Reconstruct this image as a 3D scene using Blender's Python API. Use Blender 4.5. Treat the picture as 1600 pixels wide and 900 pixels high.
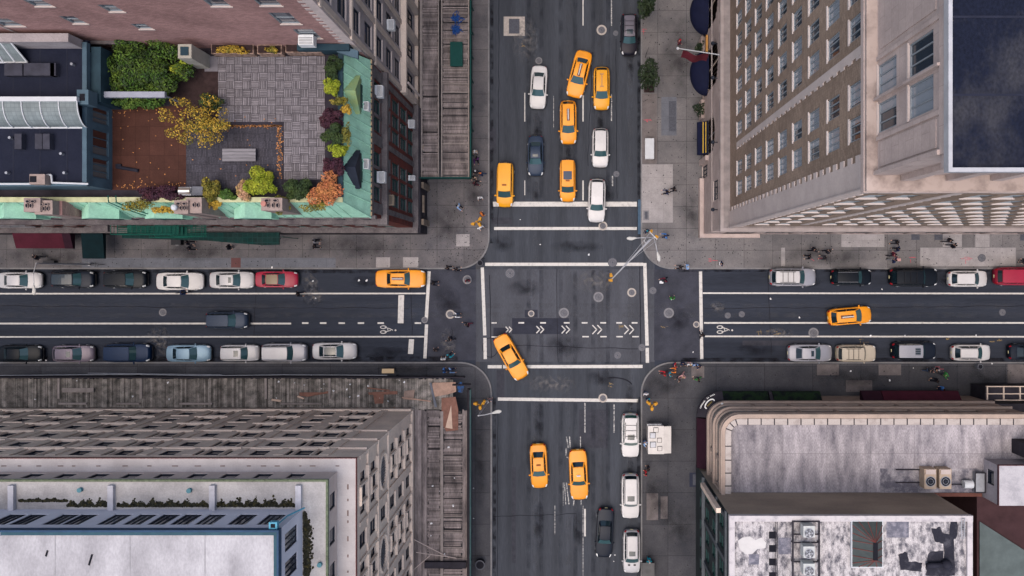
import bpy, bmesh, math, random
from mathutils import Vector, Matrix
R = math.radians
for o in list(bpy.data.objects): bpy.data.objects.remove(o)
scene = bpy.context.scene
COL = scene.collection

# ------------------------------------------------------------ camera, sky, sun, exposure
CH = 86.0                      # metres above the street
FP = 1244.0                    # focal length in photo pixels
NX, NY = 893.0, 425.0          # point of the photo straight below the camera
cam_d = bpy.data.cameras.new('camera'); cam = bpy.data.objects.new('camera', cam_d); COL.objects.link(cam)
cam.location = (0, 0, CH); cam.rotation_euler = (0, 0, 0)
cam_d.sensor_width = 36; cam_d.lens = FP / 1600 * 36
cam_d.shift_x = (800 - NX) / 1600; cam_d.shift_y = (NY - 450) / 1600
cam_d.clip_start = 0.5; cam_d.clip_end = 1500
scene.camera = cam
world = bpy.data.worlds.new('World'); scene.world = world; world.use_nodes = True
wn = world.node_tree; wn.nodes.clear()
wo = wn.nodes.new('ShaderNodeOutputWorld'); wb = wn.nodes.new('ShaderNodeBackground'); ws = wn.nodes.new('ShaderNodeTexSky')
SUN_EL, SUN_ROT = R(76), R(215)
ws.sky_type = 'NISHITA'; ws.sun_disc = False; ws.sun_elevation = SUN_EL; ws.sun_rotation = SUN_ROT
ws.air_density = 1.3; ws.dust_density = 4.5; ws.ozone_density = 1.6
wb.inputs[1].default_value = 0.15
wn.links.new(ws.outputs[0], wb.inputs[0]); wn.links.new(wb.outputs[0], wo.inputs[0])
sd = bpy.data.lights.new('sun', 'SUN'); sun = bpy.data.objects.new('sun', sd); COL.objects.link(sun)
sd.energy = 1.0; sd.angle = R(52); sd.color = (1.0, 0.88, 0.78)
sdir = Vector((math.sin(SUN_ROT) * math.cos(SUN_EL), math.cos(SUN_ROT) * math.cos(SUN_EL), math.sin(SUN_EL)))
sun.rotation_euler = sdir.to_track_quat('Z', 'Y').to_euler(); sun.location = sdir * 120
scene.view_settings.view_transform = 'Standard'; scene.view_settings.look = 'None'
scene.view_settings.exposure = 0.84; scene.view_settings.gamma = 1
scene.view_settings.use_curve_mapping = False
scene.render.engine = 'CYCLES'

# ------------------------------------------------------------ helpers
def W(px, py, h=0.0):
    k = (CH - h) / FP
    return ((px - NX) * k, (NY - py) * k)
def tag(o, label=None, cat=None, group=None, kind=None):
    if label: o['label'] = label
    if cat: o['category'] = cat
    if group: o['group'] = group
    if kind: o['kind'] = kind
    return o
def thing(name, label, cat, loc=(0, 0, 0), rz=0, group=None):
    o = bpy.data.objects.new(name, None); COL.objects.link(o)
    o.empty_display_size = .3
    o.location = loc; o.rotation_euler = (0, 0, rz); o['wl'] = list(loc)
    return tag(o, label, cat, group)
class MB:
    def __init__(s): s.v = []; s.f = []; s.m = []
    def add(s, vs, fs, m=0):
        b = len(s.v); g = len(s.f); s.v += [tuple(p) for p in vs]
        for f in fs: s.f.append([b + i for i in f]); s.m.append(m)
        s.__dict__.setdefault('cuts', []).append((b, len(s.v), g, len(s.f)))
        return s
    def box(s, x0, x1, y0, y1, z0, z1, m=0):
        if x0 > x1: x0, x1 = x1, x0
        if y0 > y1: y0, y1 = y1, y0
        vs = [(x0,y0,z0),(x1,y0,z0),(x1,y1,z0),(x0,y1,z0),(x0,y0,z1),(x1,y0,z1),(x1,y1,z1),(x0,y1,z1)]
        return s.add(vs, [(0,3,2,1),(4,5,6,7),(0,1,5,4),(1,2,6,5),(2,3,7,6),(3,0,4,7)], m)
    def obox(s, c, size, rz=0, m=0, tilt=0):
        M = Matrix.Translation(c) @ Matrix.Rotation(rz, 4, 'Z') @ Matrix.Rotation(tilt, 4, 'Y')
        vs = []
        for z in (-.5, .5):
            for x, y in ((-.5,-.5),(.5,-.5),(.5,.5),(-.5,.5)):
                vs.append(M @ Vector((x*size[0], y*size[1], z*size[2])))
        return s.add(vs, [(0,3,2,1),(4,5,6,7),(0,1,5,4),(1,2,6,5),(2,3,7,6),(3,0,4,7)], m)
    def prism(s, pts, z0, z1, m=0):
        n = len(pts)
        vs = [(x, y, z0) for x, y in pts] + [(x, y, z1) for x, y in pts]
        fs = [tuple(range(n))[::-1], tuple(range(n, 2*n))] + [(i, (i+1) % n, n + (i+1) % n, n + i) for i in range(n)]
        return s.add(vs, fs, m)
    def poly(s, pts, z, m=0):
        return s.add([(x, y, z) for x, y in pts], [tuple(range(len(pts)))], m)
    def rect(s, x0, x1, y0, y1, z, m=0):
        return s.poly([(min(x0,x1),min(y0,y1)),(max(x0,x1),min(y0,y1)),(max(x0,x1),max(y0,y1)),(min(x0,x1),max(y0,y1))], z, m)
    def tube(s, p, q, r, r2=None, n=8, m=0):
        p, q = Vector(p), Vector(q); r2 = r if r2 is None else r2
        d = (q - p).normalized(); a = d.orthogonal().normalized(); b = d.cross(a)
        vs = [p + (a*math.cos(2*math.pi*i/n) + b*math.sin(2*math.pi*i/n))*r for i in range(n)]
        vs += [q + (a*math.cos(2*math.pi*i/n) + b*math.sin(2*math.pi*i/n))*r2 for i in range(n)]
        fs = [(i, (i+1) % n, n + (i+1) % n, n + i) for i in range(n)] + [tuple(range(n))[::-1], tuple(range(n, 2*n))]
        return s.add(vs, fs, m)
    def path(s, pts, r, n=6, m=0):
        for a, b in zip(pts, pts[1:]): s.tube(a, b, r, n=n, m=m)
        return s
    def disc(s, cx, cy, r, z, n=24, m=0, r0=0):
        if r0 == 0: return s.poly([(cx + r*math.cos(2*math.pi*i/n), cy + r*math.sin(2*math.pi*i/n)) for i in range(n)], z, m)
        vs = [(cx + q*math.cos(2*math.pi*i/n), cy + q*math.sin(2*math.pi*i/n), z) for q in (r0, r) for i in range(n)]
        return s.add(vs, [(i, (i+1) % n, n + (i+1) % n, n + i)[::-1] for i in range(n)], m)
    def ball(s, c, rad, n=8, k=6, m=0):
        vs = [(c[0], c[1], c[2]-rad[2])]
        for j in range(1, k):
            t = -math.pi/2 + math.pi*j/k
            for i in range(n):
                a = 2*math.pi*i/n
                vs.append((c[0]+rad[0]*math.cos(t)*math.cos(a), c[1]+rad[1]*math.cos(t)*math.sin(a), c[2]+rad[2]*math.sin(t)))
        vs.append((c[0], c[1], c[2]+rad[2])); L = len(vs)-1
        fs = [(0, 1+(i+1) % n, 1+i) for i in range(n)]
        for j in range(k-2):
            for i in range(n): fs.append((1+j*n+i, 1+j*n+(i+1) % n, 1+(j+1)*n+(i+1) % n, 1+(j+1)*n+i))
        fs += [(L, 1+(k-2)*n+i, 1+(k-2)*n+(i+1) % n) for i in range(n)]
        return s.add(vs, fs, m)
    def grid(s, fn, nu, nv, u0=0, u1=1, v0=0, v1=1, m=0):
        vs = [fn(u0+(u1-u0)*i/nu, v0+(v1-v0)*j/nv) for j in range(nv+1) for i in range(nu+1)]
        fs = [(j*(nu+1)+i, j*(nu+1)+i+1, (j+1)*(nu+1)+i+1, (j+1)*(nu+1)+i) for j in range(nv) for i in range(nu)]
        return s.add(vs, fs, m)
    def wall(s, P0, th, length, z0, z1, holes=(), depth=.22, m=0, mr=None):
        """vertical wall with real openings; th: outward normal is local -y turned by th"""
        mr = m if mr is None else mr
        ux, uy = math.cos(th), math.sin(th); nx, ny = math.sin(th), -math.cos(th)
        P = lambda u, z, d=0: (P0[0]+ux*u-nx*d, P0[1]+uy*u-ny*d, z)
        us = sorted({0, length} | {round(min(max(q, 0), length), 4) for h in holes for q in h[:2]})
        zs = sorted({z0, z1} | {round(min(max(q, z0), z1), 4) for h in holes for q in h[2:4]})
        for a, b in zip(us, us[1:]):
            run = None
            for c, d in zip(zs, zs[1:]):
                um, zm = (a+b)/2, (c+d)/2
                hit = any(h[0] < um < h[1] and h[2] < zm < h[3] for h in holes)
                if not hit:
                    if run is None: run = c
                    end = d
                if (hit or d == zs[-1]) and run is not None:
                    s.add([P(a,run),P(b,run),P(b,end),P(a,end)], [(0,1,2,3)], m); run = None
        for h in holes:
            a, b, c, d = h[:4]
            s.add([P(a,c),P(b,c),P(b,d),P(a,d),P(a,c,depth),P(b,c,depth),P(b,d,depth),P(a,d,depth)],
                  [(0,4,5,1),(1,5,6,2),(2,6,7,3),(3,7,4,0),(4,7,6,5)], mr)
        return s
    def mesh(s, name, mats, smooth=False, fix=True, off=(0,0,0)):
        me = bpy.data.meshes.new(name)
        me.from_pydata([(x-off[0], y-off[1], z-off[2]) for x, y, z in s.v], [], s.f)
        for mt in (mats if isinstance(mats, (list, tuple)) else [mats]): me.materials.append(mt)
        me.polygons.foreach_set('material_index', s.m)
        if smooth: me.polygons.foreach_set('use_smooth', [True]*len(s.f))
        if fix:
            bm = bmesh.new(); bm.from_mesh(me); bmesh.ops.recalc_face_normals(bm, faces=bm.faces); bm.to_mesh(me); bm.free()
        me.update(); return me
    def each(s, name, mats, parent, **kw):
        comp = s.__dict__.get('cuts') or []
        outs = []
        for (v0, v1, f0, f1) in comp:
            m_ = MB(); m_.v = s.v[v0:v1]; m_.f = [[i-v0 for i in f] for f in s.f[f0:f1]]; m_.m = s.m[f0:f1]
            outs.append(m_.build(name, mats, parent, **kw))
        return outs
    def build(s, name, mats, parent=None, loc=None, smooth=False, fix=True, label=None, cat=None, group=None, kind=None):
        pl = Vector(parent.get('wl', (0,0,0))) if parent else Vector((0,0,0))
        wl = Vector(loc) if loc is not None else pl
        me = s.mesh(name, mats, smooth, fix, wl)
        o = bpy.data.objects.new(name, me); COL.objects.link(o)
        o.parent = parent; o.location = wl - pl; o['wl'] = list(wl)
        return tag(o, label, cat, group, kind)

def srgb(c):
    return tuple(((x/255)/12.92 if x/255 <= .04045 else ((x/255+.055)/1.055)**2.4) for x in c) + (1,)
MATS = {}
def mat(name, col, rough=.8, metal=0, var=0.25, scale=1.5, stretch=(1,1,1), bump=0, col2=None, thr=None, island=0,
        fine=0, spec=.10, coat=0, grid=None, gw=.03, gcol=None, objrand=0):
    """procedural surface: base colour, large-scale noise towards col2 (or darker), fine grain, optional joint grid"""
    if name in MATS: return MATS[name]
    m = bpy.data.materials.new(name); m.use_nodes = True; nt = m.node_tree; N = nt.nodes; L = nt.links
    b = N['Principled BSDF']; b.inputs['Roughness'].default_value = rough; b.inputs['Metallic'].default_value = metal
    b.inputs['Specular IOR Level'].default_value = spec
    if coat: b.inputs['Coat Weight'].default_value = coat; b.inputs['Coat Roughness'].default_value = .05
    c1 = col if len(col) == 4 else tuple(col)+(1,)
    c2 = (tuple(col2)+(1,) if len(col2) == 3 else col2) if col2 else tuple(x*(1-var) for x in c1[:3])+(1,)
    tc = N.new('ShaderNodeTexCoord'); mp = N.new('ShaderNodeMapping'); L.new(tc.outputs['Object'], mp.inputs[0])
    mp.inputs['Scale'].default_value = stretch
    out = None
    if var or col2:
        nz = N.new('ShaderNodeTexNoise'); nz.inputs['Scale'].default_value = scale; nz.inputs['Detail'].default_value = 7
        nz.inputs['Roughness'].default_value = .62
        L.new(mp.outputs[0], nz.inputs[0])
        rp = N.new('ShaderNodeValToRGB'); t = thr or (.35, .68)
        rp.color_ramp.elements[0].position = t[0]; rp.color_ramp.elements[1].position = t[1]
        rp.color_ramp.elements[0].color = c1; rp.color_ramp.elements[1].color = c2
        L.new(nz.outputs[0], rp.inputs[0]); out = rp.outputs[0]
    else:
        rgb = N.new('ShaderNodeRGB'); rgb.outputs[0].default_value = c1; out = rgb.outputs[0]
    def mul(o, facsock, lo, hi):
        mr = N.new('ShaderNodeMapRange'); mr.inputs[3].default_value = lo; mr.inputs[4].default_value = hi
        L.new(facsock, mr.inputs[0]); mx = N.new('ShaderNodeVectorMath'); mx.operation = 'SCALE'
        L.new(o, mx.inputs[0]); L.new(mr.outputs[0], mx.inputs['Scale']); return mx.outputs[0]
    if fine:
        n2 = N.new('ShaderNodeTexNoise'); n2.inputs['Scale'].default_value = 9*scale if scale > 1 else 9; n2.inputs['Detail'].default_value = 4
        L.new(mp.outputs[0], n2.inputs[0])
        q = N.new('ShaderNodeMapRange'); q.inputs[1].default_value = .3; q.inputs[2].default_value = .7; L.new(n2.outputs[0], q.inputs[0])
        out = mul(out, q.outputs[0], 1-fine, 1+fine)
    if island:
        g = N.new('ShaderNodeNewGeometry'); out = mul(out, g.outputs['Random Per Island'], 1-island, 1+island)
    if objrand:
        g = N.new('ShaderNodeObjectInfo'); out = mul(out, g.outputs['Random'], 1-objrand, 1+objrand)
    if grid:
        br = N.new('ShaderNodeTexBrick'); br.inputs['Scale'].default_value = 1; br.inputs['Mortar Size'].default_value = gw
        br.inputs['Brick Width'].default_value = grid[0]; br.inputs['Row Height'].default_value = grid[1]
        br.offset = grid[2] if len(grid) > 2 else 0; br.inputs['Mortar Smooth'].default_value = .1
        v = grid[3] if len(grid) > 3 else .15
        br.inputs['Color1'].default_value = (1+v,1+v,1+v,1); br.inputs['Color2'].default_value = (1-v,1-v,1-v,1)
        gc = gcol if gcol is not None else .45
        br.inputs['Mortar'].default_value = (gc,gc,gc,1)
        if len(grid) > 4 and grid[4] == 'wall':      # courses run up the wall: use (x+y, z)
            sx = N.new('ShaderNodeSeparateXYZ'); L.new(tc.outputs['Object'], sx.inputs[0])
            ad = N.new('ShaderNodeMath'); L.new(sx.outputs[0], ad.inputs[0]); L.new(sx.outputs[1], ad.inputs[1])
            cb = N.new('ShaderNodeCombineXYZ'); L.new(ad.outputs[0], cb.inputs[0]); L.new(sx.outputs[2], cb.inputs[1])
            L.new(cb.outputs[0], br.inputs[0])
        else: L.new(tc.outputs['Object'], br.inputs[0])
        mm = N.new('ShaderNodeVectorMath'); mm.operation = 'MULTIPLY'; L.new(out, mm.inputs[0]); L.new(br.outputs[0], mm.inputs[1]); out = mm.outputs[0]
    L.new(out, b.inputs['Base Color'])
    if bump:
        bp = N.new('ShaderNodeBump'); bp.inputs['Strength'].default_value = bump; bp.inputs['Distance'].default_value = .02
        n3 = N.new('ShaderNodeTexNoise'); n3.inputs['Scale'].default_value = 14; n3.inputs['Detail'].default_value = 5
        L.new(mp.outputs[0], n3.inputs[0]); L.new(n3.outputs[0], bp.inputs['Height']); L.new(bp.outputs[0], b.inputs['Normal'])
    MATS[name] = m; return m

M_asph = mat('asphalt_avenue', (.048,.053,.065), .85, var=.42, scale=.45, stretch=(1.6,.12,1), fine=.13, bump=.3)
M_asph_x = mat('asphalt_street', (.029,.034,.048), .85, var=.42, scale=.3, stretch=(.12,1.6,1), fine=.14, bump=.3)
M_asph_c = mat('asphalt_crossing', (.064,.067,.080), .85, var=.36, scale=.3, stretch=(1.4,.3,1), fine=.12, bump=.3)
M_asph_w = mat('asphalt_walk', (.042,.044,.058), .85, var=.38, scale=.6, fine=.12)
M_patch = mat('asphalt_patch', (.027,.029,.041), .85, var=.25, scale=1.2, fine=.12)
M_ground = mat('ground', (.05,.05,.055), .9, var=.2, scale=.2)
M_walk_a = mat('paving_warm', (.120,.110,.112), .85, col2=(.062,.060,.067), scale=.45, thr=(.3,.72), fine=.13, grid=(2.9,2.4,0,.07), gw=.022, gcol=.45)
M_walk_b = mat('paving_pale', (.155,.143,.143), .85, col2=(.092,.088,.092), scale=.4, thr=(.3,.72), fine=.12, grid=(3.1,2.35,0,.12), gw=.022, gcol=.42)
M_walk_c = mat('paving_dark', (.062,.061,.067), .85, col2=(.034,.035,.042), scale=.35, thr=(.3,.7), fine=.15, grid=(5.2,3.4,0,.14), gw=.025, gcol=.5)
M_walk_d = mat('paving_blue', (.115,.12,.14), .85, var=.25, scale=.8, fine=.1, grid=(3.3,1.4,0,.08), gw=.015, gcol=.65)
M_slab = mat('slab_pale', (.27,.25,.25), .85, var=.22, scale=1, fine=.1, grid=(1.65,1.7,0,.05), gw=.012, gcol=.75)
M_slab2 = mat('slab_rose', (.135,.118,.117), .85, var=.3, scale=1.5, fine=.15)
M_kerb = mat('kerb_stone', (.17,.165,.17), .8, var=.3, scale=1.2, fine=.1)
M_steelkerb = mat('kerb_steel', (.05,.09,.14), .5, var=.3, scale=2)
M_line = mat('road_paint', (.46,.44,.42), .7, col2=(.22,.21,.207), scale=3, thr=(.5,.80), fine=.10)
M_line_f = mat('road_paint_worn', (.42,.41,.40), .8, col2=(.07,.07,.08), scale=6, thr=(.42,.6), fine=.15)
M_yel_f = mat('utility_paint_yellow', (.30,.20,.06), .8, col2=(.06,.06,.07), scale=6, thr=(.42,.6))
M_red_f = mat('utility_paint_red', (.45,.06,.09), .8, col2=(.15,.10,.11), scale=5, thr=(.45,.65))
M_iron = mat('cast_iron', (.075,.078,.095), .6, .3, var=.3, scale=6, fine=.2)
M_ring = mat('cover_ring', (.17,.165,.175), .8, var=.3, scale=4)
M_ring_w = mat('cover_ring_pale', (.36,.32,.29), .8, var=.3, scale=4)

# ------------------------------------------------------------ the ground, roads and pavements
MB().rect(-400, 400, -400, 400, -.012).build('ground', M_ground, kind='structure')
XL, XR, XL2 = -8.85, 7.47, -8.58           # avenue kerbs (north, both, south)
YT, YB = .30, -9.70                        # cross street kerbs
MB().rect(-9.9, 9.2, YT, 200, 0).rect(-9.9, 9.2, -200, YB, 0).build('avenue', M_asph, kind='structure')
MB().rect(-200, XL-1.5, YB-1, YT+1, .004).rect(XR+1.5, 200, YB-1, YT+1, .004).build('street', M_asph_x, kind='structure')
MB().rect(XL-1.5, XR+1.5, YB, YT, .004).build('crossing', M_asph_c, kind='structure')
a = W(669, 421); b = W(757, 563); c = W(1010, 563); d = W(1094, 421)
MB().rect(a[0], XL-1.45, b[1], a[1], .008).rect(XR+1.45, d[0], b[1], a[1], .008).build('crosswalk_surface', M_asph_w, kind='structure')
def pxrect(mb, x0, y0, x1, y1, z, m=0, h=0):
    a = W(x0, y0, h); b = W(x1, y1, h); mb.rect(a[0], b[0], a[1], b[1], z, m)
m_ = MB(); pxrect(m_, 800, 497, 889, 522, .012); pxrect(m_, 771, 512, 792, 525, .012); pxrect(m_, 820, 484, 840, 496, .012)
m_.build('asphalt_patch', M_patch, kind='structure')
m_ = MB()
for r in ((776,578,788,622),(905,640,950,700),(768,340,800,350),(1520,560,1560,565),(800,730,806,880),(760,200,775,240),(1160,532,1280,540)): pxrect(m_, *r, .006)
m_.build('asphalt_mend', mat('asphalt_mend', (.040,.041,.052), .85, var=.3, scale=2, fine=.15), kind='structure')

def quad_path(cx, cy, sx, sy, rad=3.4):
    """corner of a block: kerb path coming along the avenue, round the corner, out along the street"""
    pts = [(cx, cy + sy*120)]
    ox, oy = cx + sx*rad, cy + sy*rad
    for i in range(13):
        t = math.pi/2*i/12
        pts.append((ox - sx*rad*math.cos(t), oy - sy*rad*math.sin(t)))
    pts.append((cx + sx*120, cy)); return pts
def block(cx, cy, sx, sy, m, rad=3.4, name='pavement'):
    kw = .16
    outer = quad_path(cx, cy, sx, sy, rad); inner = quad_path(cx+sx*kw, cy+sy*kw, sx, sy, rad-kw)
    MB().prism(outer + inner[::-1], -.01, .145).build('kerb', M_kerb, kind='structure')
    MB().prism(inner + [(cx+sx*120, cy+sy*120)], -.01, .14).build(name, m, kind='structure')
block(XL, YT, -1, 1, M_walk_a); block(XR, YT, 1, 1, M_walk_b)
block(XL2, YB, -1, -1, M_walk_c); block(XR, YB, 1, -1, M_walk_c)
# paving patches
m_ = MB()
pxrect(m_, 129, 403, 525, 418, .146)
m_.build('pavement_strip', M_walk_d, kind='structure')
m_ = MB()
for r in ((588,402,610,418),(630,402,654,418),(713,366,734,385),(1003,257,1051,348),(1314,364,1381,386),(1437,387,1586,416),(1220,387,1226,416),(1472,364,1502,386),(1523,364,1545,386)):
    pxrect(m_, *r, .149)
m_.build('pavement_slab', M_slab, kind='structure')
m_ = MB()
for r in ((1276,569,1310,586),(1372,569,1407,586),(1321,594,1362,612),(1003,147,1026,256),(1080,572,1100,590),(1573,569,1600,610),(1010,770,1028,812),(1032,775,1043,810)):
    pxrect(m_, *r, .148)
m_.build('pavement_slab', M_slab2, kind='structure')
m_ = MB(); pxrect(m_, 362, 403, 377, 418, .152); m_.build('pavement_plate', mat('rust_plate', (.10,.045,.045), .7, var=.2), kind='structure')
m_ = MB(); pxrect(m_, 996.5, 312, 1001, 366, .15); m_.build('kerb_plate', M_steelkerb, kind='structure')

# ------------------------------------------------------------ wear on the ground
def soft_mat(name, col, radial=True, amt=.7, scale=1.2, lo=.42, hi=.66):
    m = bpy.data.materials.new(name); m.use_nodes = True; nt = m.node_tree; N = nt.nodes; L = nt.links
    b = N['Principled BSDF']; b.inputs['Base Color'].default_value = tuple(col)+(1,); b.inputs['Roughness'].default_value = .8; b.inputs['Specular IOR Level'].default_value = .08
    tc = N.new('ShaderNodeTexCoord'); nz = N.new('ShaderNodeTexNoise'); nz.inputs['Scale'].default_value = scale; nz.inputs['Detail'].default_value = 6
    L.new(tc.outputs['Object'], nz.inputs[0]); q = N.new('ShaderNodeMapRange'); q.inputs[1].default_value = lo; q.inputs[2].default_value = hi; q.inputs[4].default_value = amt
    L.new(nz.outputs[0], q.inputs[0]); out = q.outputs[0]
    if radial:
        sb = N.new('ShaderNodeVectorMath'); sb.operation = 'SUBTRACT'; L.new(tc.outputs['Generated'], sb.inputs[0]); sb.inputs[1].default_value = (.5,.5,0)
        sx = N.new('ShaderNodeSeparateXYZ'); L.new(sb.outputs[0], sx.inputs[0]); cb = N.new('ShaderNodeCombineXYZ'); L.new(sx.outputs[0], cb.inputs[0]); L.new(sx.outputs[1], cb.inputs[1])
        ln = N.new('ShaderNodeVectorMath'); ln.operation = 'LENGTH'; L.new(cb.outputs[0], ln.inputs[0])
        w = N.new('ShaderNodeMapRange'); w.inputs[1].default_value = .5; w.inputs[2].default_value = .05; L.new(ln.outputs['Value'], w.inputs[0])
        mu = N.new('ShaderNodeMath'); mu.operation = 'MULTIPLY'; L.new(out, mu.inputs[0]); L.new(w.outputs[0], mu.inputs[1]); out = mu.outputs[0]
    L.new(out, b.inputs['Alpha']); return m
M_oil = soft_mat('oil', (.008,.008,.012), amt=.42, scale=.8, lo=.30, hi=.72); M_damp = soft_mat('damp', (.02,.02,.024), amt=.38, scale=.7, lo=.28, hi=.75); M_dust = soft_mat('dust', (.16,.15,.15), amt=.55, scale=2.2, lo=.45, hi=.7)
M_grime = soft_mat('grime', (.010,.010,.014), False, .85, 1.1, .40, .68); M_track = soft_mat('tyre_track', (.016,.018,.026), False, .36, .7, .36, .70)
M_polish = soft_mat('tyre_polish', (.085,.088,.10), False, .28, .9, .42, .72)
rw = random.Random(31); zc_ = .0125
def stain(px, py, rx, ry, m, z, name='oil_stain'):
    x, y = W(px, py); MB().prism([(x+rx/14.46*math.cos(i*.3927), y+ry/14.46*math.sin(i*.3927)) for i in range(16)], z-.002, z).build(name, m, loc=(x, y, z), kind='structure')
for px, py, rx, ry in ((840,200,7,26),(888,232,8,22),(938,186,8,24),(837,300,7,18),(985,100,7,30),(985,620,8,22),(985,735,7,20),(842,660,9,40),(904,830,10,36),(842,820,9,40),(610,548,30,8),(596,556,26,7),(570,440,24,10),
                       (940,590,26,14),(880,540,34,18),(820,450,30,14),(1180,545,34,12),(1360,545,14,10),(1480,440,16,9),(1270,440,14,9),(700,470,22,24),(1060,500,20,22),(950,300,12,20),(785,380,20,14),(900,385,44,10)):
    zc_ += .0002; stain(px, py, rx, ry, M_oil, zc_)
for px, py, rx, ry in ((248,535,22,30),(490,462,20,16),(485,440,14,22),(1215,520,26,10),(820,60,22,40),(860,600,44,16),(930,440,36,20),(1120,480,14,10),(700,540,14,30)):
    zc_ += .0002; stain(px, py, rx, ry, M_dust, zc_, 'dust_stain')
for px, py, rx, ry in ((1030,780,20,34),(1060,820,26,30),(1020,760,10,14),(1330,590,60,14),(1540,590,40,16),(1040,600,30,16),(700,350,26,30),(740,300,12,34),(300,392,60,14),(80,400,60,12),(560,385,60,16),(1080,330,14,40),(1060,90,24,60),(1290,400,70,12),(750,720,10,60),(640,575,40,6)):
    zc_ += .0002; stain(px, py, rx*1.3, ry*1.3, M_damp, .150+zc_*.1, 'pavement_stain')
mb = MB()
for r_ in ((766,-40,771,380),(996,-40,1001,372),(770,620,775,960),(995,620,1001,960)): pxrect(mb, *r_, .0225)
for r_ in ((-100,421,660,427),(-100,557,715,565),(1060,420,1700,425),(1050,559,1700,565)): pxrect(mb, *r_, .0235)
mb.build('gutter_grime', M_grime, kind='structure')
mb = MB()
for px in (826,846,876,899,927,950): pxrect(mb, px-3.2, -40, px+3.2, 310, .0115); pxrect(mb, px-3.2, 422, px+3.2, 568, .0115); pxrect(mb, px-3.2, 630, px+3.2, 960, .0115)
mb.build('tyre_track', M_track, kind='structure')
mb = MB()
for px in (836,888,938,985): pxrect(mb, px-4, -40, px+4, 960, .0105)
for py in (478,492): pxrect(mb, -100, py-4, 1700, py+4, .0125)
mb.build('lane_polish', M_polish, kind='structure')
mb = MB()
def seam(pts, w=.9):
    for a, b in zip(pts, pts[1:]): strip(mb, a, b, w, .0145)
def strip(mb, p, q, wpx, z=.016, m=0):
    a, b = Vector(W(*p)), Vector(W(*q)); d = (b-a).normalized(); n = Vector((-d.y, d.x))*wpx/FP*CH/2
    mb.poly([tuple(a-n), tuple(b-n), tuple(b+n), tuple(a+n)], z, m)
def wob(x0, y0, x1, y1, n, j): return [(x0+(x1-x0)*i/n+rw.uniform(-j,j), y0+(y1-y0)*i/n+rw.uniform(-j,j)) for i in range(n+1)]
seam(wob(780,-20,778,380,24,.7)); seam(wob(962,60,964,310,16,.6)); seam(wob(770,807,900,803,9,1)); seam(wob(1000,410,1001,568,9,.5),1.4); seam(wob(765,430,768,560,8,.6),1.1)
seam(wob(778,640,777,930,14,.7)); seam(wob(0,478,640,482,26,1.2)); seam(wob(1100,482,1620,478,22,1)); seam(wob(870,420,872,566,8,.8)); seam(wob(800,540,1000,545,10,1.2)); seam(wob(925,80,918,260,10,1.4)); seam(wob(640,430,646,560,8,1)); seam(wob(1200,428,1206,556,7,1.2)); seam(wob(400,430,396,560,7,1))
seam([(958+30*math.cos(t/8),596-14*math.sin(t/8)+8) for t in range(2, 16)], 2.0); seam([(766+12*math.cos(t/6),543+15*math.sin(t/6)) for t in range(0, 38)], 1.0)
mb.build('tar_seam', mat('tar_seam', (.014,.014,.020), .8, var=.3), kind='structure')
mb = MB()
for i in range(1500):
    t = rw.random()
    if t < .24: px, py = rw.uniform(0,760), rw.uniform(368,418)
    elif t < .36: px, py = rw.uniform(670,762), rw.uniform(282,410)
    elif t < .55: px, py = rw.uniform(1004,1098), rw.uniform(0,412)
    elif t < .75: px, py = rw.uniform(1020,1600), rw.uniform(366,418)
    elif t < .88: px, py = rw.uniform(1050,1600), rw.uniform(567,612)
    else: px, py = rw.uniform(1004,1092), rw.uniform(600,900)
    x, y = W(px, py); q = rw.uniform(.02,.07); mb.poly([(x+q*math.cos(k*1.047), y+q*math.sin(k*1.047)) for k in range(6)], .1545)
mb.build('gum_spots', mat('gum', (.03,.03,.033), .9, island=.6), kind='stuff')

# ------------------------------------------------------------ painted markings
def strip(mb, p, q, wpx, z=.016, m=0):
    a, b = Vector(W(*p)), Vector(W(*q)); d = (b-a).normalized(); n = Vector((-d.y, d.x))*wpx/FP*CH/2
    mb.poly([tuple(a-n), tuple(b-n), tuple(b+n), tuple(a+n)], z, m)
def marks(name, segs, m=M_line, z=.016):
    mb = MB()
    for s in segs: strip(mb, s[0], s[1], s[2], z)
    return mb.build(name, m, kind='structure')
marks('stop_line', [((770,319),(995,319),7.5),((627,461),(626,505),9),((643,530),(641.5,553),8)])
marks('crosswalk_line', [((772,357),(995,357),4.6),((758,413),(1005,413),5),((762,573),(784,573),5),((786,573),(1004,572.5),5),((778,623.5),(997,626),5)])
marks('crosswalk_line', [((670.5,424),(666,500),5),((666.5,507),(664,560),5),((753.6,418),(757.5,524),5),((757.7,528),(758.3,561),5),
      ((1007.5,411),(1011,540),5.2),((1011.2,543.5),(1011.6,567),5.2),((1094.5,424),(1096.5,561),5)])
marks('lane_line', [((-200,459),(665,458.5),2.3),((-200,505.5),(455,505.5),2.6),((-200,526.5),(663,526),2.2),
      ((1098,458),(1900,459),2.4),((1100,504.5),(1900,504.5),2.6),((1101,525.5),(1900,526.5),2.4)])
marks('bike_lane_dash', [((x,504.8),(x+10,504.8),2.6) for x in (472,500,529,559,590,648)])
marks('bike_lane_dash', [((x,504.4),(x+9,504.4),2.3) for x in (810,844,881,909,938,963,987)] + [((x,526),(x+10,526),2.0) for x in (910,938,963,988)] + [((768,504.5),(776,504.5),2),((768,526.5),(777,526.5),2)])
marks('lane_line', [((911,-60),(911,40),1.7),((911,147),(911,190),2.0),((911,282),(911,313),2.2),((914,795),(914,838),2.6),((820,282),(820,305),1.2),((820,145),(820,190),1.4)], z=.017)
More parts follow.
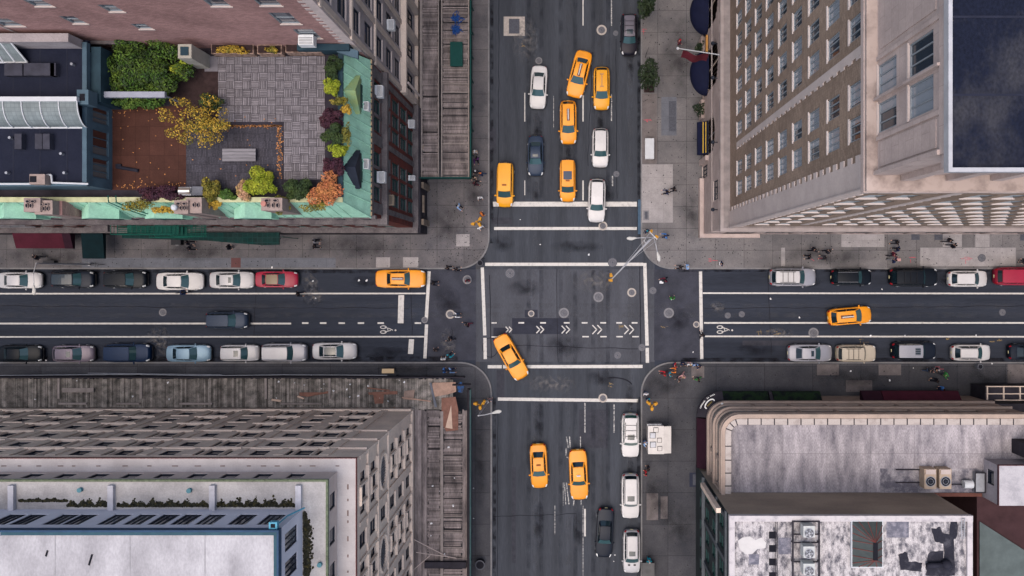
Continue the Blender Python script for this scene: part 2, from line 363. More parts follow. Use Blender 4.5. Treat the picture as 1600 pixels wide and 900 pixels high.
marks('lane_line_worn', [((955.5,0),(955.5,40),1.6),((955.5,147),(955.5,189),1.6),((957,275),(957,291),2),((914,629),(914,676),1.6),((959.5,632),(959.5,676),1.6),
      ((867,790),(867,835),.9),((911,790),(911,900),.9),((865,150),(865,200),.7)], M_line_f, z=.017)
marks('worn_letters', [((885,682),(888,700),1.5),((890,682),(891,700),1.8),((907,682),(907,700),1.4),((882,754),(884,788),1.1),((885,754),(889,788),1.6),((897,780),(896,790),1.6),((908,781),(908,789),1.4),((880,754),(880,790),.7),((884.5,700),(884.5,712),1.6),((885,714),(889,716),1.4)], M_line_f, z=.018)
ch = []
for cx, s in ((795,9),(844,11),(884,12),(933,14),(983,14)):
    for dx in (-s*.28, s*.28):
        ch += [((cx+dx-s*.25,515-s*.5),(cx+dx+s*.25,515.3),1.7),((cx+dx-s*.25,515+s*.5),(cx+dx+s*.25,514.7),1.7)]
marks('bike_chevron', ch)
for cx, cy in ((604, 515), (1130, 515)):
    mb = MB()
    for dy in (-3.8, 3.8):
        c = W(cx-5, cy+dy)
        mb2 = [(c[0]+.36*math.cos(t*math.pi/10), c[1]+.19*math.sin(t*math.pi/10)) for t in range(20)]
        mb3 = [(c[0]+.26*math.cos(t*math.pi/10), c[1]+.11*math.sin(t*math.pi/10)) for t in range(20)]
        mb.add([(x, y, .016) for x, y in mb2] + [(x, y, .016) for x, y in mb3], [(i, (i+1) % 20, 20+(i+1) % 20, 20+i) for i in range(20)])
    for s in (((cx-3,cy-4),(cx+6,cy-1)),((cx-3,cy+4),(cx+7,cy+1)),((cx+1,cy-3),(cx+3,cy+3)),((cx+6,cy-1),(cx+10,cy+1))): strip(mb, s[0], s[1], 1.1, .018)
    c = W(cx+14, cy+1); mb.disc(c[0], c[1], .1, .016, 10)
    mb.build('bike_symbol', M_line, kind='structure')
rr = random.Random(5)
def scribble(name, m, spots, h=.012):
    mb = MB(); z = h
    for cx, cy, wd, n in spots:
        for _ in range(n):
            x, y = cx+rr.uniform(-wd,wd), cy+rr.uniform(-3,3); a = rr.choice((0,0,0,1.4,.4))
            strip(mb, (x,y), (x+rr.uniform(3,9)*math.cos(a), y+rr.uniform(3,8)*math.sin(a)), .7, z); z += .0006
    mb.build(name, m, kind='structure')
scribble('utility_marks', M_yel_f, [(1035,509,6,3),(1190,517,8,5),(1215,520,8,4),(1350,533,8,4),(1480,529,6,3),(1555,531,10,4),(952,600,3,4),(816,70,2,3),(965,508,5,3)])
scribble('utility_marks', M_red_f, [(1505,404,6,6),(1420,404,9,4),(1010,188,6,6),(1110,407,5,4),(1003,47,2,4),(1270,405,12,2),(1460,574,8,3)], .153)

def cover(px, py, rpx, label, ring=0, z=.02):
    x, y = W(px, py); r = rpx/14.46
    raised = z > .1
    mb = MB(); mb.prism([(x+r*math.cos(2*math.pi*i/24), y+r*math.sin(2*math.pi*i/24)) for i in range(24)], z-.018, z)
    root = thing('manhole_cover', label, 'manhole cover', (x, y, z-.018), group='round covers in the road')
    if ring: mb = MB(); mb.prism([(x+r*math.cos(2*math.pi*i/24), y+r*math.sin(2*math.pi*i/24)) for i in range(24)], z-.018, z); mb.build('ring', M_ring_w if ring == 2 else M_ring, root)
    r2 = r*.66 if ring else r
    m2 = MB(); m2.prism([(x+r2*math.cos(2*math.pi*i/24), y+r2*math.sin(2*math.pi*i/24)) for i in range(24)], z+.001 if ring else z-.018, z+.006)
    for q in (.35, .6, .82): m2.disc(x, y, r2*q, z+.009, 20, 1, r2*(q-.09))
    m2.build('lid', [M_iron, M_ring], root)
for a in ((830,490,5,'small manhole cover with a bright rim on the dark asphalt patch above the second chevron',2),
          (881,489,8,'large pale round cover above the third bike chevron',1),(935,464,8,'large grey round cover in the middle of the crossing',1),
          (987,457,7,'manhole cover with a tan ring near the right end of the crossing',2),(1045,489,8,'large pale manhole cover in the right crosswalk',1),
          (1020,454,6,'plain grey cover just right of the upper right crosswalk line',0),(1088,507,5,'bright rimmed cover touching the right stop line',2),
          (965,555,6,'dark small cover above the lower crosswalk line',0),(942,622,7,'tan ringed cover lying on the bottom crosswalk line',2),
          (942,353,7,'tan ringed cover in front of the leading white car',2),(957,410,7.4,'plain grey cover breaking the white line under the signal arm',0),
          (940,47,8,'tan ringed cover in the avenue left of the parked maroon car',2),(963,272,5,'small dark cover in the avenue beside the white sedan',0),
          (842,95,5.5,'small ringed cover just behind the queued white sedan',1),(703.5,491,7,'tan ringed cover in the left crosswalk',2),
          (663.5,500,5,'grey ringed cover in the gap of the left stop line',1),(730,437,7,'reddish centred cover below the upper left corner',1),
          (797,427,8,'faint grey cover at the top left of the crossing',0),(254.5,488,6,'grey ringed cover in the left street',1),
          (1137,493,5,'left one of two small grey covers right of the stop line',0),(1159,491,5,'right one of two small grey covers right of the stop line',0),
          (1271,520,8,'large cover with a pale rim on the bike lane near the turning taxi',1),(1566,488,5.5,'faint small cover in the right street near the edge',0),
          (962,52,4.5,'small dark cover beside the parked maroon car',0),(1003,543,6,'faint cover beside the lower right end of the crossing',0)):
    cover(*a[:4], ring=a[4], z=.03)
cover(1533,403,6,'dark round cover in the pale paving by the brick hotel', 0, .165)
def plate(px0, py0, px1, py1, label, frame, z, name='steel_grate', cat='grate', split=1):
    a = W(px0, py0); b = W(px1, py1); c = ((a[0]+b[0])/2, (a[1]+b[1])/2, z-.01)
    root = thing(name, label, cat, c)
    MB().box(a[0], b[0], b[1], a[1], z-.01, z).build('frame', frame, root)
    w_ = (b[0]-a[0]); h_ = (a[1]-b[1])
    for i in range(split):
        m_ = MB(); y0 = b[1]+h_*(.1+.8*i/split)+.03; y1 = b[1]+h_*(.1+.8*(i+1)/split)-.03; x0, x1 = a[0]+w_*(.5 if split == 2 else .25), b[0]-w_*(.04 if split == 2 else .25)
        m_.box(x0, x1, y0, y1, z+.001, z+.012)
        for k in range(6): m_.box(x0+.02, x1-.02, y0+(y1-y0)*(k+.3)/6, y0+(y1-y0)*(k+.6)/6, z+.0125, z+.02)
        m_.build('grating' if split == 1 else 'hatch_door', M_iron, root)
plate(787, 26, 820, 56, 'square iron grating in a tan stone frame in the avenue', M_ring_w, .016)
plate(1033, 152, 1057, 212, 'pair of dark cellar hatch doors in the pavement right of the avenue', M_walk_d, .158, 'cellar_hatch', 'hatch', 2)
plate(1005, 329, 1014, 344, 'small dark utility grate in the pale corner paving', M_ring, .162)
plate(1423, 365, 1436, 375, 'left dark square hatch against the brick hotel', M_iron, .158)
plate(1459, 365, 1472, 375, 'middle dark square hatch against the brick hotel', M_iron, .158)
plate(1593, 365, 1606, 376, 'right dark square hatch against the brick hotel by the frame edge', M_iron, .158)
plate(1077, 738, 1098, 760, 'navy steel hatch by the corner of the maroon canopy', mat('navy_plate', (.022,.026,.045), .6, var=.2), .158)

# ------------------------------------------------------------ windows
def pane_mat(name, dark, pale, frac=.5, bands=7.0, rough=.12):
    m = bpy.data.materials.new(name); m.use_nodes = True; nt = m.node_tree; N = nt.nodes; L = nt.links
    b = N['Principled BSDF']; b.inputs['Roughness'].default_value = rough
    oi = N.new('ShaderNodeObjectInfo'); tc = N.new('ShaderNodeTexCoord')
    wv = N.new('ShaderNodeTexWave'); wv.inputs['Scale'].default_value = bands; wv.inputs['Distortion'].default_value = .6
    wv.bands_direction = 'X'; L.new(tc.outputs['Object'], wv.inputs[0])
    rp = N.new('ShaderNodeValToRGB'); rp.color_ramp.elements[0].color = tuple(x*.55 for x in pale)+(1,); rp.color_ramp.elements[1].color = tuple(pale)+(1,)
    L.new(wv.outputs[0], rp.inputs[0])
    sx = N.new('ShaderNodeSeparateXYZ'); L.new(tc.outputs['Object'], sx.inputs[0])
    # curtains cover a share of the opening that differs from room to room
    ml = N.new('ShaderNodeMath'); ml.operation = 'MULTIPLY_ADD'; L.new(oi.outputs['Random'], ml.inputs[0]); ml.inputs[1].default_value = 2.6; ml.inputs[2].default_value = -1.3*(2-2*frac)
    gt = N.new('ShaderNodeMath'); gt.operation = 'LESS_THAN'; L.new(sx.outputs[0], gt.inputs[0]); L.new(ml.outputs[0], gt.inputs[1])
    mx = N.new('ShaderNodeMix'); mx.data_type = 'RGBA'; L.new(gt.outputs[0], mx.inputs[0]); mx.inputs[6].default_value = tuple(dark)+(1,); L.new(rp.outputs[0], mx.inputs[7])
    L.new(mx.outputs[2], b.inputs['Base Color']); return m
P_hotel = pane_mat('pane_curtained', (.012,.022,.035), (.26,.29,.33), .55)
P_dark = pane_mat('pane_dark', (.008,.012,.022), (.05,.055,.07), .25)
P_grey = pane_mat('pane_grey', (.03,.035,.05), (.12,.13,.15), .5)
M_frame_d = mat('frame_dark', (.02,.024,.035), .5, var=.1)
M_frame_g = mat('frame_green', (.015,.05,.045), .5, var=.1)
M_frame_w = mat('frame_pale', (.20,.22,.24), .5, var=.1)
WCACHE = {}
def window_meshes(w, h, style, fm, pm, sm):
    key = (round(w,2), round(h,2), style, fm.name, pm.name, sm.name if sm else '')
    if key in WCACHE: return WCACHE[key]
    f = MB(); t = .07; dy = .10
    f.box(-w/2, -w/2+t, dy-.05, dy+.05, 0, h).box(w/2-t, w/2, dy-.05, dy+.05, 0, h).box(-w/2+t, w/2-t, dy-.05, dy+.05, 0, t).box(-w/2+t, w/2-t, dy-.05, dy+.05, h-t, h)
    if style == 'sash': f.box(-w/2+t, w/2-t, dy-.04, dy+.04, h*.48, h*.48+.05)
    if style in ('sash', 'triple', 'wide', 'mull'):
        n = {'sash': 1, 'triple': 2, 'wide': 3, 'mull': 2}[style]
        for i in range(1, n+(0 if style == 'sash' else 1)):
            x = -w/2 + w*i/(n+1) if style != 'sash' else 0
            f.box(x-.03, x+.03, dy-.035, dy+.035, t, h-t)
    p = MB().add([(-w/2+.01, dy+.02, .01), (w/2-.01, dy+.02, .01), (w/2-.01, dy+.02, h-.01), (-w/2+.01, dy+.02, h-.01)], [(0,1,2,3)])
    s = MB().box(-w/2-.08, w/2+.08, -.06, .12, -.12, .004) if sm else None
    r = (f.mesh('window', fm), p.mesh('pane', pm, fix=False), s.mesh('sill', sm) if s else None, f, p, s)
    WCACHE[key] = r; return r
def place_windows(root, specs, cap=100):
    """specs: (x, y, z, theta, w, h, style, framemat, panemat, sillmat).  the largest in view get objects of their own."""
    def area(s):
        d = max(CH - s[2], 1); px = NX + s[0]*FP/d; py = NY - s[1]*FP/d
        if not (-20 < px < 1620 and -20 < py < 920): return 0
        off = abs(s[0]) if abs(abs(math.sin(s[3]))-1) < .1 else abs(s[1])
        return s[4]*s[5]*off/d**3*1e6
    specs = [s for s in sorted(specs, key=area, reverse=True) if area(s) > 0]
    pl = Vector(root['wl'])
    for s in specs[:cap]:
        fm, pm, sm = window_meshes(*s[4:])[:3]
        o = bpy.data.objects.new('window', fm); COL.objects.link(o); o.parent = root
        o.location = Vector(s[:3]) - pl; o.rotation_euler = (0, 0, s[3])
        q = bpy.data.objects.new('pane', pm); COL.objects.link(q); q.parent = o
        if sm: q = bpy.data.objects.new('sill', sm); COL.objects.link(q); q.parent = o
    rest = specs[cap:]
    if rest:
        mb = MB(); mats = []
        for s in rest:
            _, _, _, f, p, sl = window_meshes(*s[4:])
            for src, mm in ((f, s[7]), (p, s[8]), (sl, s[9])):
                if src is None: continue
                if mm not in mats: mats.append(mm)
                Mx = Matrix.Translation(s[:3]) @ Matrix.Rotation(s[3], 4, 'Z')
                b0 = len(mb.v); mb.v += [tuple(Mx @ Vector(v)) for v in src.v]
                for f_ in src.f: mb.f.append([b0+i for i in f_]); mb.m.append(mats.index(mm))
        mb.build('window', mats, root, fix=False, kind='stuff')
TH = {'W': R(-90), 'E': R(90), 'S': 0.0, 'N': R(180)}
class Facade:
    def __init__(s, face, plane, a, b, z0, z1):
        """face: compass side it looks to; plane: its x (E/W) or y (N/S); a..b its extent along the other axis"""
        s.face, s.plane, s.a, s.b, s.z0, s.z1 = face, plane, min(a,b), max(a,b), z0, z1; s.th = TH[face]; s.holes = []; s.specs = []
        s.P0 = {'W': (plane, s.b), 'E': (plane, s.a), 'S': (s.a, plane), 'N': (s.b, plane)}[face]
    def win(s, c, z, w, h, style='sash', fm=None, pm=None, sm=None):
        u = {'W': s.b-c, 'E': c-s.a, 'S': c-s.a, 'N': s.b-c}[s.face]
        if u-w/2 < .05 or u+w/2 > s.b-s.a-.05 or z < s.z0+.02 or z+h > s.z1-.02: return
        s.holes.append((u-w/2, u+w/2, z, z+h))
        p = (s.plane, c) if s.face in 'WE' else (c, s.plane)
        s.specs.append((p[0], p[1], z, s.th, w, h, style, fm or M_frame_d, pm or P_dark, sm))
    def emit(s, mb, m=0, mr=None): mb.wall(s.P0, s.th, s.b-s.a, s.z0, s.z1, s.holes, .24, m, mr); return s.specs
    def band(s, mb, z0, z1, out, m=0, ext=0):
        a, b = s.a-ext, s.b+ext
        if s.face == 'W': mb.box(s.plane-out, s.plane-.003, a, b, z0, z1, m)
        if s.face == 'E': mb.box(s.plane+.003, s.plane+out, a, b, z0, z1, m)
        if s.face == 'S': mb.box(a, b, s.plane-out, s.plane-.003, z0, z1, m)
        if s.face == 'N': mb.box(a, b, s.plane+.003, s.plane+out, z0, z1, m)
def ac_unit(root, x, y, z, th, w=.75, h=.5, d=.55, col=None):
    Mx = Matrix.Translation((x,y,z)) @ Matrix.Rotation(th, 4, 'Z')
    m_ = MB(); src = MB().box(-w/2, w/2, -d, .05, 0, h)
    for k in range(5): src.box(-w/2+.06, w/2-.06, -d+.06+k*(d-.15)/5, -d+.09+k*(d-.15)/5, h+.001, h+.012, 1)
    m_.v = [tuple(Mx @ Vector(v)) for v in src.v]; m_.f = src.f; m_.m = src.m
    m_.build('air_conditioner', [col or mat('ac_white', (.6,.6,.6), .5, var=.15, scale=3), M_frame_d], root)

# materials of the buildings
M_brickp = mat('brick_pink', (.33,.19,.175), .9, col2=(.235,.135,.125), scale=.35, fine=.12, grid=(.34,.15,.5,.16,'wall'), gw=.012, gcol=.75)
M_brickb = mat('brick_brown', (.275,.20,.152), .9, col2=(.18,.13,.10), scale=.25, thr=(.3,.7), fine=.13, grid=(.34,.15,.5,.16,'wall'), gw=.012, gcol=.72)
M_brickr = mat('brick_red', (.13,.035,.028), .9, col2=(.07,.028,.026), scale=.5, fine=.15, grid=(.34,.15,.5,.15,'wall'), gw=.012, gcol=.7)
M_stone = mat('limestone', (.42,.335,.305), .85, col2=(.32,.255,.235), scale=.5, fine=.07, grid=(1.6,.8,.5,.05,'wall'), gw=.012, gcol=.75)
M_stoneq = mat('quoin_stone', (.45,.375,.345), .85, var=.15, scale=.8, fine=.05)
M_stoneg = mat('stone_grey', (.30,.265,.265), .85, col2=(.20,.175,.18), scale=.5, fine=.1, grid=(1.8,.9,.5,.07,'wall'), gw=.012, gcol=.7)
M_stoned = mat('stone_beige', (.64,.52,.43), .85, col2=(.51,.415,.35), scale=.45, fine=.09, grid=(1.5,.75,.5,.05,'wall'), gw=.012, gcol=.78)
M_brown = mat('brownstone', (.13,.115,.115), .85, col2=(.065,.055,.06), scale=1.1, fine=.2)
M_darkst = mat('shopfront_dark', (.03,.027,.035), .7, var=.4, scale=1)
M_copper = mat('verdigris_copper', (.29,.52,.39), .8, col2=(.20,.36,.27), scale=.9, fine=.08)
M_copper2 = mat('verdigris_olive', (.20,.26,.11), .7, col2=(.15,.26,.16), scale=1.2, fine=.08)
M_teal = mat('painted_teal', (.022,.045,.06), .7, col2=(.015,.03,.042), scale=1)
M_tealp = mat('painted_teal_pale', (.062,.10,.13), .6, var=.25, scale=1)
M_tar = mat('roof_membrane_navy', (.007,.009,.019), .8, col2=(.012,.014,.026), scale=.5, fine=.12)
M_roofw = mat('roof_white_stained', (.36,.34,.33), .85, col2=(.17,.16,.16), scale=.35, thr=(.42,.78), fine=.10)
M_white = mat('white_metal', (.44,.45,.47), .5, var=.12, scale=2)
M_steel = mat('galvanised', (.26,.27,.30), .45, .5, var=.25, scale=2)

def slab_roof(root, pts, z, m, name='roof', t=.3): return MB().prism(pts, z-t, z).build(name, m, root)

# ============================================================ BUILDING: brick tower at the top left
rootB = thing('brick_tower', 'tall pink brick building with pale stone street front, top left above the roof garden', 'building', (-30, 25, 0))
BX, BY, BH = -16.3, 17.1, 44
fs = Facade('S', BY, -75, BX, 0, BH); fe = Facade('E', BX, BY, 75, 0, BH)
def sB(px, py): d = NY-py; return ((px-NX)*BY/d, CH-BY*FP/d)
for px, py, w, h in ((183,18.5,1.0,1.4),(126,37,1.0,1.6),(229,45.5,1.0,1.2),(23,41,1.4,1.7),(70,10,1.2,1.8),(346,10,1.3,2.2),(424,9,1.4,2.2),(455,37.5,1.4,2.4),(488,60,1.4,2.2)):
    x, z = sB(px, py); fs.win(x, z, w, h, 'sash', M_frame_w, P_grey, M_stoneq)
for k, z in enumerate((40.3,36.7,33.1,29.5,25.8,22.2,18.5,14.9,11.5)):
    for j in range(11):
        fe.win(19.0+3.15*j, z-.9, 1.75, 2.0, 'sash', M_frame_d, P_dark, M_stoneq)
for j in range(11): fe.win(19.0+3.15*j, 4.2, 2.0, 3.0, 'mull', M_frame_d, P_dark)
mb = MB(); sp = fs.emit(mb, 0, 1) + fe.emit(mb, 2, 2)
mb.wall((-75, 75), TH['W'], 57.9, 0, BH, (), 0, 0).wall((BX, 75), TH['N'], 58.7, 0, BH, (), 0, 0)
mb.build('wall', [M_brickp, M_stoneq, M_stoneg], rootB, fix=False)
mb = MB()
for i in range(54):                              # toothed quoins of the corner
    w_ = 1.0 if i % 2 else .62
    mb.box(BX-w_, BX+.03, BY-.03, BY+.6, 24.3+i*.36, 24.3+i*.36+.35)
mb.build('quoins', mat('quoin_pale', (.47,.39,.37), .85, var=.2, scale=1.5, fine=.08), rootB)
mb = MB()
for z0, z1, o in ((34.6,34.95,.16),(27.2,27.6,.18),(20.1,20.4,.16),(9.7,10.2,.55),(8.9,9.25,.3),(2.9,3.3,.35)): fe.band(mb, z0, z1, o)
mb.build('cornice', M_stoned, rootB)
mb = MB()
for j in range(24):
    y = 17.5+1.575*j
    if j % 2 == 0: mb.box(BX+.003, BX+.14, y-.22, y+.22, 10.25, 43.9); mb.box(BX+.003, BX+.42, y-.32, y+.32, 3.35, 8.88)
mb.build('pilaster', mat('pilaster_stone', (.43,.35,.30), .85, var=.2, scale=1), rootB)
slab_roof(rootB, [(-75,BY),(BX,BY),(BX,75),(-75,75)], BH, M_tar)
place_windows(rootB, sp)
ac_unit(rootB, sB(481,58)[0], BY, sB(481,60)[1]+.05, 0, 1.1, .75, .7)
ac_unit(rootB, BX, 21.9, 15.0, TH['E'], .9, .6, .6)
MB().path([(BX+.5, 18.3, 0), (BX+.5, 18.3, 9)], .12).path([(-39.5,BY-.08,26),(-39.5,BY-.08,43)], .05).build('drainpipe', M_stoneq, rootB)
mb = MB()                                            # lightwell ledges low on the brick wall
for x0, x1, z in ((-43,-40,26.9),(-38.5,-33.3,27.0)): mb.box(x0, x1, BY-.25, BY-.003, z, z+.18)
mb.build('ledge', M_brown, rootB)

# ============================================================ BUILDING: corner house with roof garden
rootA = thing('mansard_house', 'dark red brick corner building with green copper mansard and planted roof terrace', 'building', (-30, 10, 0))
AX, AY = -16.25, 4.55
fe = Facade('E', AX, AY, BY-.01, 0, 22.5); fs = Facade('S', AY, -75, AX, 0, 22.5)
for z, h, sm in ((18.6,2.4,M_brown),(14.9,2.3,M_brown),(11.4,2.6,M_brown),(7.9,2.6,M_brown),(4.7,2.3,M_brown)):
    for y in (6.5, 7.95, 9.4, 12.3, 13.75, 15.2): fe.win(y, z, 1.15, h, 'sash', M_frame_g, P_dark, sm)
    for j in range(24): fs.win(-18.4-2.2*j, z, 1.2, h, 'sash', M_frame_g, P_dark, sm)
mb = MB(); sp = fe.emit(mb) + fs.emit(mb)
mb.wall((-75, BY), TH['W'], BY-AY, 0, 22.5)
mb.build('wall', [M_brickr], rootA, fix=False)
mb = MB()
for z0, z1, o in ((21.6,22.1,.28),(17.4,18.0,.5),(4.0,4.5,.55)): fe.band(mb, z0, z1, o, ext=.0); fs.band(mb, z0, z1, o, ext=.5)
mb.build('cornice', M_brown, rootA)
mb = MB()                                             # upper storey stone facing between windows
for y in (5.3, 11.0, 16.4): mb.box(AX+.003, AX+.12, y-.45, y+.45, 18.01, 21.59); mb.box(AX+.003, AX+.15, y-.22, y+.22, 4.5, 17.3)
for y in (7.2, 8.7, 13.0, 14.5): mb.box(AX+.003, AX+.10, y-.12, y+.12, 18.01, 21.59)
for j in range(25): x = -17.4-2.2*j; mb.box(x-.25, x+.25, AY-.12, AY-.003, 18.01, 21.59)
mb.build('pilaster', M_brown, rootA)
# ground floor shopfronts
mb = MB().box(AX+.003, AX+.68, AY-.5, 16.9, 0.14, 3.98); mb.box(-75, AX, AY-.52, AY-.003, 0.14, 3.98)
mb.build('shopfront', M_darkst, rootA)
mb = MB()
for y in (5.2, 9.0, 12.9): mb.box(AX+.70, AX+.95, y-.3, y+.3, .14, 3.6)
mb.box(AX+.70,AX+.9,6.2,8.0,2.6,3.1); mb.each('pier', mat('pier_buff', (.19,.15,.12), .8, var=.4, scale=2), rootA)
place_windows(rootA, sp)
for px, py, z, w_, h_ in ((583,141,20.4,1.0,.6),(587,276,19.6,.95,.7),(637,192,7.2,.8,.5),(638,277,7.0,.5,.4)):
    ac_unit(rootA, AX, W(px,py,z)[1], z-.9, TH['E'], w_, h_, .6)
ac_unit(rootA, AX, W(603,312,16)[1], 15.2, TH['E'], .9, .5, .5, mat('ac_beige', (.36,.28,.2), .6))
# mansard
ZE, ZT = 22.5, 25.8
ex, ey = AX-.02+.25, AY-.2; tx, ty = -17.3, 5.3
mb = MB()
mb.add([(-75,ey,ZE),(ex,ey,ZE),(tx,ty,ZT),(-75,ty,ZT),(ex,16.9,ZE),(tx,16.9,ZT)], [(0,1,2,3),(1,4,5,2)])
mb.add([(-75,ey,ZE),(ex,ey,ZE),(ex,16.9,ZE),(AX-.6,16.9,ZE),(AX-.6,AY+.6,ZE),(-75,AY+.6,ZE)], [(0,1,2,3,4,5)])
y = 5.6
while y < 16.8: mb.tube((ex+.02, y-.1, ZE+.05), (tx+.02, y+.55 if y < 16 else 16.9, ZT), .045, n=5); y += .75
x = -17.6
while x > -60: mb.tube((x+.1, ey-.02, ZE+.05), (x-.45, ty-.02, ZT), .045, n=5); x -= .75
mb.tube((ex+.02,ey-.02,ZE),(tx,ty,ZT),.06,n=6)
mb.build('mansard_roof', M_copper, rootA)
mb = MB().box(-75, tx+.02, ty-.03, ty+.35, ZT-.6, ZT+.12); mb.build('coping', mat('coping_yellowed', (.42,.42,.25), .8, var=.3, scale=2), rootA)
mb = MB().box(tx-.32, tx+.04, ty+.36, 16.95, ZT-.6, ZT+.14).box(tx-3.2, ex-.6, 16.55, 17.05, ZT-.4, ZT+.75).build('parapet', M_teal, rootA)
mb = MB().prism([(tx-.3,16.5),(ex,16.0),(ex,16.6),(tx-.3,17.05)], ZT+.2, ZT+.5); mb.build('ridge_cap', M_tealp, rootA)
mb = MB()                                             # gutter stones along the eave
y = 4.5
while y < 16.7: mb.box(ex-.02, ex+.10, y, y+.3, ZE-.12, ZE+.02); y += .45
mb.build('gutter_blocks', mat('gutter_buff', (.30,.22,.14), .8, var=.4, scale=3), rootA)
def dormer(cx, cy, w, face, m, zr=25.75, ze=24.3):
    mb = MB(); dpt = 1.5
    if face == 'S': P = lambda a, b, z: (cx+a, cy+b, z)
    else: P = lambda a, b, z: (cx-b, cy+a, z)
    h = w/2
    vs = [P(-h,0,ze),P(h,0,ze),P(0,0,zr),P(-h,dpt,ze),P(h,dpt,ze),P(0,dpt,zr),P(-h+.15,.08,ZE-.2),P(h-.15,.08,ZE-.2),P(-h+.15,dpt,ZE-.2),P(h-.15,dpt,ZE-.2),P(-h+.15,.08,ze),P(h-.15,.08,ze),P(-h+.15,dpt,ze),P(h-.15,dpt,ze)]
    mb.add(vs, [(0,2,5,3),(1,4,5,2),(0,1,2),(6,7,11,10),(7,9,13,11),(8,6,10,12),(0,1,4,3)])
    o = mb.build('dormer', m, rootA, fix=True)
    q = MB()
    if face == 'S': q.box(cx-w*.3, cx+w*.3, cy+.03, cy+.075, ZE+.1, ze-.15)
    else: q.box(cx-.075, cx-.03, cy-w*.3, cy+w*.3, ZE+.1, ze-.15)
    q.build('window', M_frame_g, o)
for px in (27, 157, 256, 395): x, y = W(px, 342, 24.3); dormer(x, y, 2.9, 'S', M_copper)
x, y = W(566, 148, 24.3); dormer(x-.15, y, 3.0, 'E', M_copper2)
x, y = W(566, 265, 24.3); dormer(x-.15, y, 3.0, 'E', mat('slate_dark', (.02,.024,.038), .6, var=.3))
ac_unit(rootA, ex-.4, W(571,167,23)[1], 22.7, TH['E'], .7, .7, .45); ac_unit(rootA, ex-.4, W(571,257,23)[1], 22.7, TH['E'], .8, .7, .45)
# chimneys with pots
M_chim = mat('chimney_buff', (.26,.20,.18), .85, var=.25, scale=2, fine=.1); M_black = mat('flat_black', (.01,.01,.014), .9, var=0)  # flat black; on pots, holes and wells it paints the shade inside
def chimney(x0, y0, x1, y1, pots, z=27.4):
    a = W(x0, y0, z); b = W(x1, y1, z)
    o = MB().box(a[0], b[0], b[1], a[1], ZE-.3, z).build('chimney', M_chim, rootA)
    for px, py, rx, ry in pots:
        c = W(px, py, z); p = MB(); k = z/FP*0+ (CH-z)/FP
        n = 14
        for q, zz, mm in ((1.35, .16, 0), (1.0, .165, 1)):
            pts = [(c[0]+rx*k*q*math.cos(2*math.pi*i/n), c[1]+ry*k*q*math.sin(2*math.pi*i/n)) for i in range(n)]
            p.prism(pts, z+.001 if mm == 0 else z+.161, z+zz+(.004 if mm else 0), mm)
        p.build('chimney_pot', [M_chim, M_black], o)
chimney(37, 309, 63, 331, [(45,315,2.6,1.8),(53,315,2.6,1.8),(43.5,321.5,1.7,2.8),(50,321.5,1.7,2.8)])
chimney(54, 313, 82, 335, [(58.5,319.5,2.2,1.5),(66,319.5,2.6,1.5),(74,319.5,2.6,1.5),(55.5,326,1.5,2.8),(60.5,326,1.5,2.8),(65.5,326,1.5,3),(70.5,326,1.4,3),(76,326,1.5,2.8)], 27.2)
MB().box(*[W(83,314,26.4)[0], W(97,314,26.4)[0], W(83,336,26.4)[1], W(83,314,26.4)[1]], ZE-.3, 26.4).build('chimney_shaft', M_brickp, rootA)
chimney(272, 313, 294, 334, [(280,318.5,2.8,1.6),(289,318.5,2.8,1.6),(283.5,325,1.4,2.8),(288,325,1.2,2.6),(292,325,1.3,2.6)])
chimney(291, 308.5, 315, 333, [(304,320.5,1.7,2.8),(310,320.5,1.5,2.8)], 27.2)
chimney(408, 309, 441, 329, [(418,313.5,3,1.8),(431,313.5,3,1.8),(420,321,1.6,3),(427.5,321,1.6,3.2),(434.5,321,1.9,3.2)])
c = W(272, 324, 27.7); MB().ball((c[0], c[1], 27.7), (.24,.24,.2), 12, 8).build('roof_ventilator', M_white, rootA, smooth=True)
c = W(411, 318, 27.7); MB().tube((c[0],c[1],27.2),(c[0],c[1],27.7), .2, n=12).build('terracotta_pot', mat('terracotta', (.38,.17,.14), .8), rootA)
# terrace floor (one level), four kinds of surface
ZF = 25.2
MB().prism([(-75,ty+.3),(tx-.2,ty+.3),(tx-.2,BY-.01),(-75,BY-.01)], ZE+.1, ZF).build('roof_slab', mat('roof_dark', (.03,.026,.034), .9, var=.4, scale=1), rootA)
M_deck = mat('deck_tile', (.165,.15,.162), .85, var=.3, scale=2.5, island=.24, fine=.1)
mb = MB()
a = W(341, 88, ZF); dk = 12.85*(CH-ZF)/FP
rd = random.Random(3)
for i in range(13):
    for j in range(15):
        cx, cy = a[0]+(i+.5)*dk, a[1]-(j+.5)*dk
        if i < 8 and j >= 8: continue
        n = 5
        for k in range(n):
            o_ = (k-(n-1)/2)*dk/n
            if (i+j) % 2: mb.box(cx-dk*.47, cx+dk*.47, cy+o_-dk*.075, cy+o_+dk*.075, ZF+.002, ZF+.05+rd.uniform(0,.004))
            else: mb.box(cx+o_-dk*.075, cx+o_+dk*.075, cy-dk*.47, cy+dk*.47, ZF+.002, ZF+.05+rd.uniform(0,.004))
mb.build('deck', M_deck, rootA)
mb = MB(); pxrect(mb, 174, 166, 291, 297, ZF+.02, h=ZF); mb.build('terrace_tiles', mat('tile_rust', (.055,.022,.016), .7, var=.3, scale=.8, fine=.12, grid=(1.1,1.1,0,.12), gw=.015, gcol=.6), rootA)
mb = MB(); pxrect(mb, 291, 197, 441, 297, ZF+.02, h=ZF); mb.build('terrace_gravel', mat('gravel_tile', (.05,.047,.058), .9, var=.3, scale=1, fine=.3, grid=(.12,.6,.5,.2), gw=.012, gcol=.5), rootA)
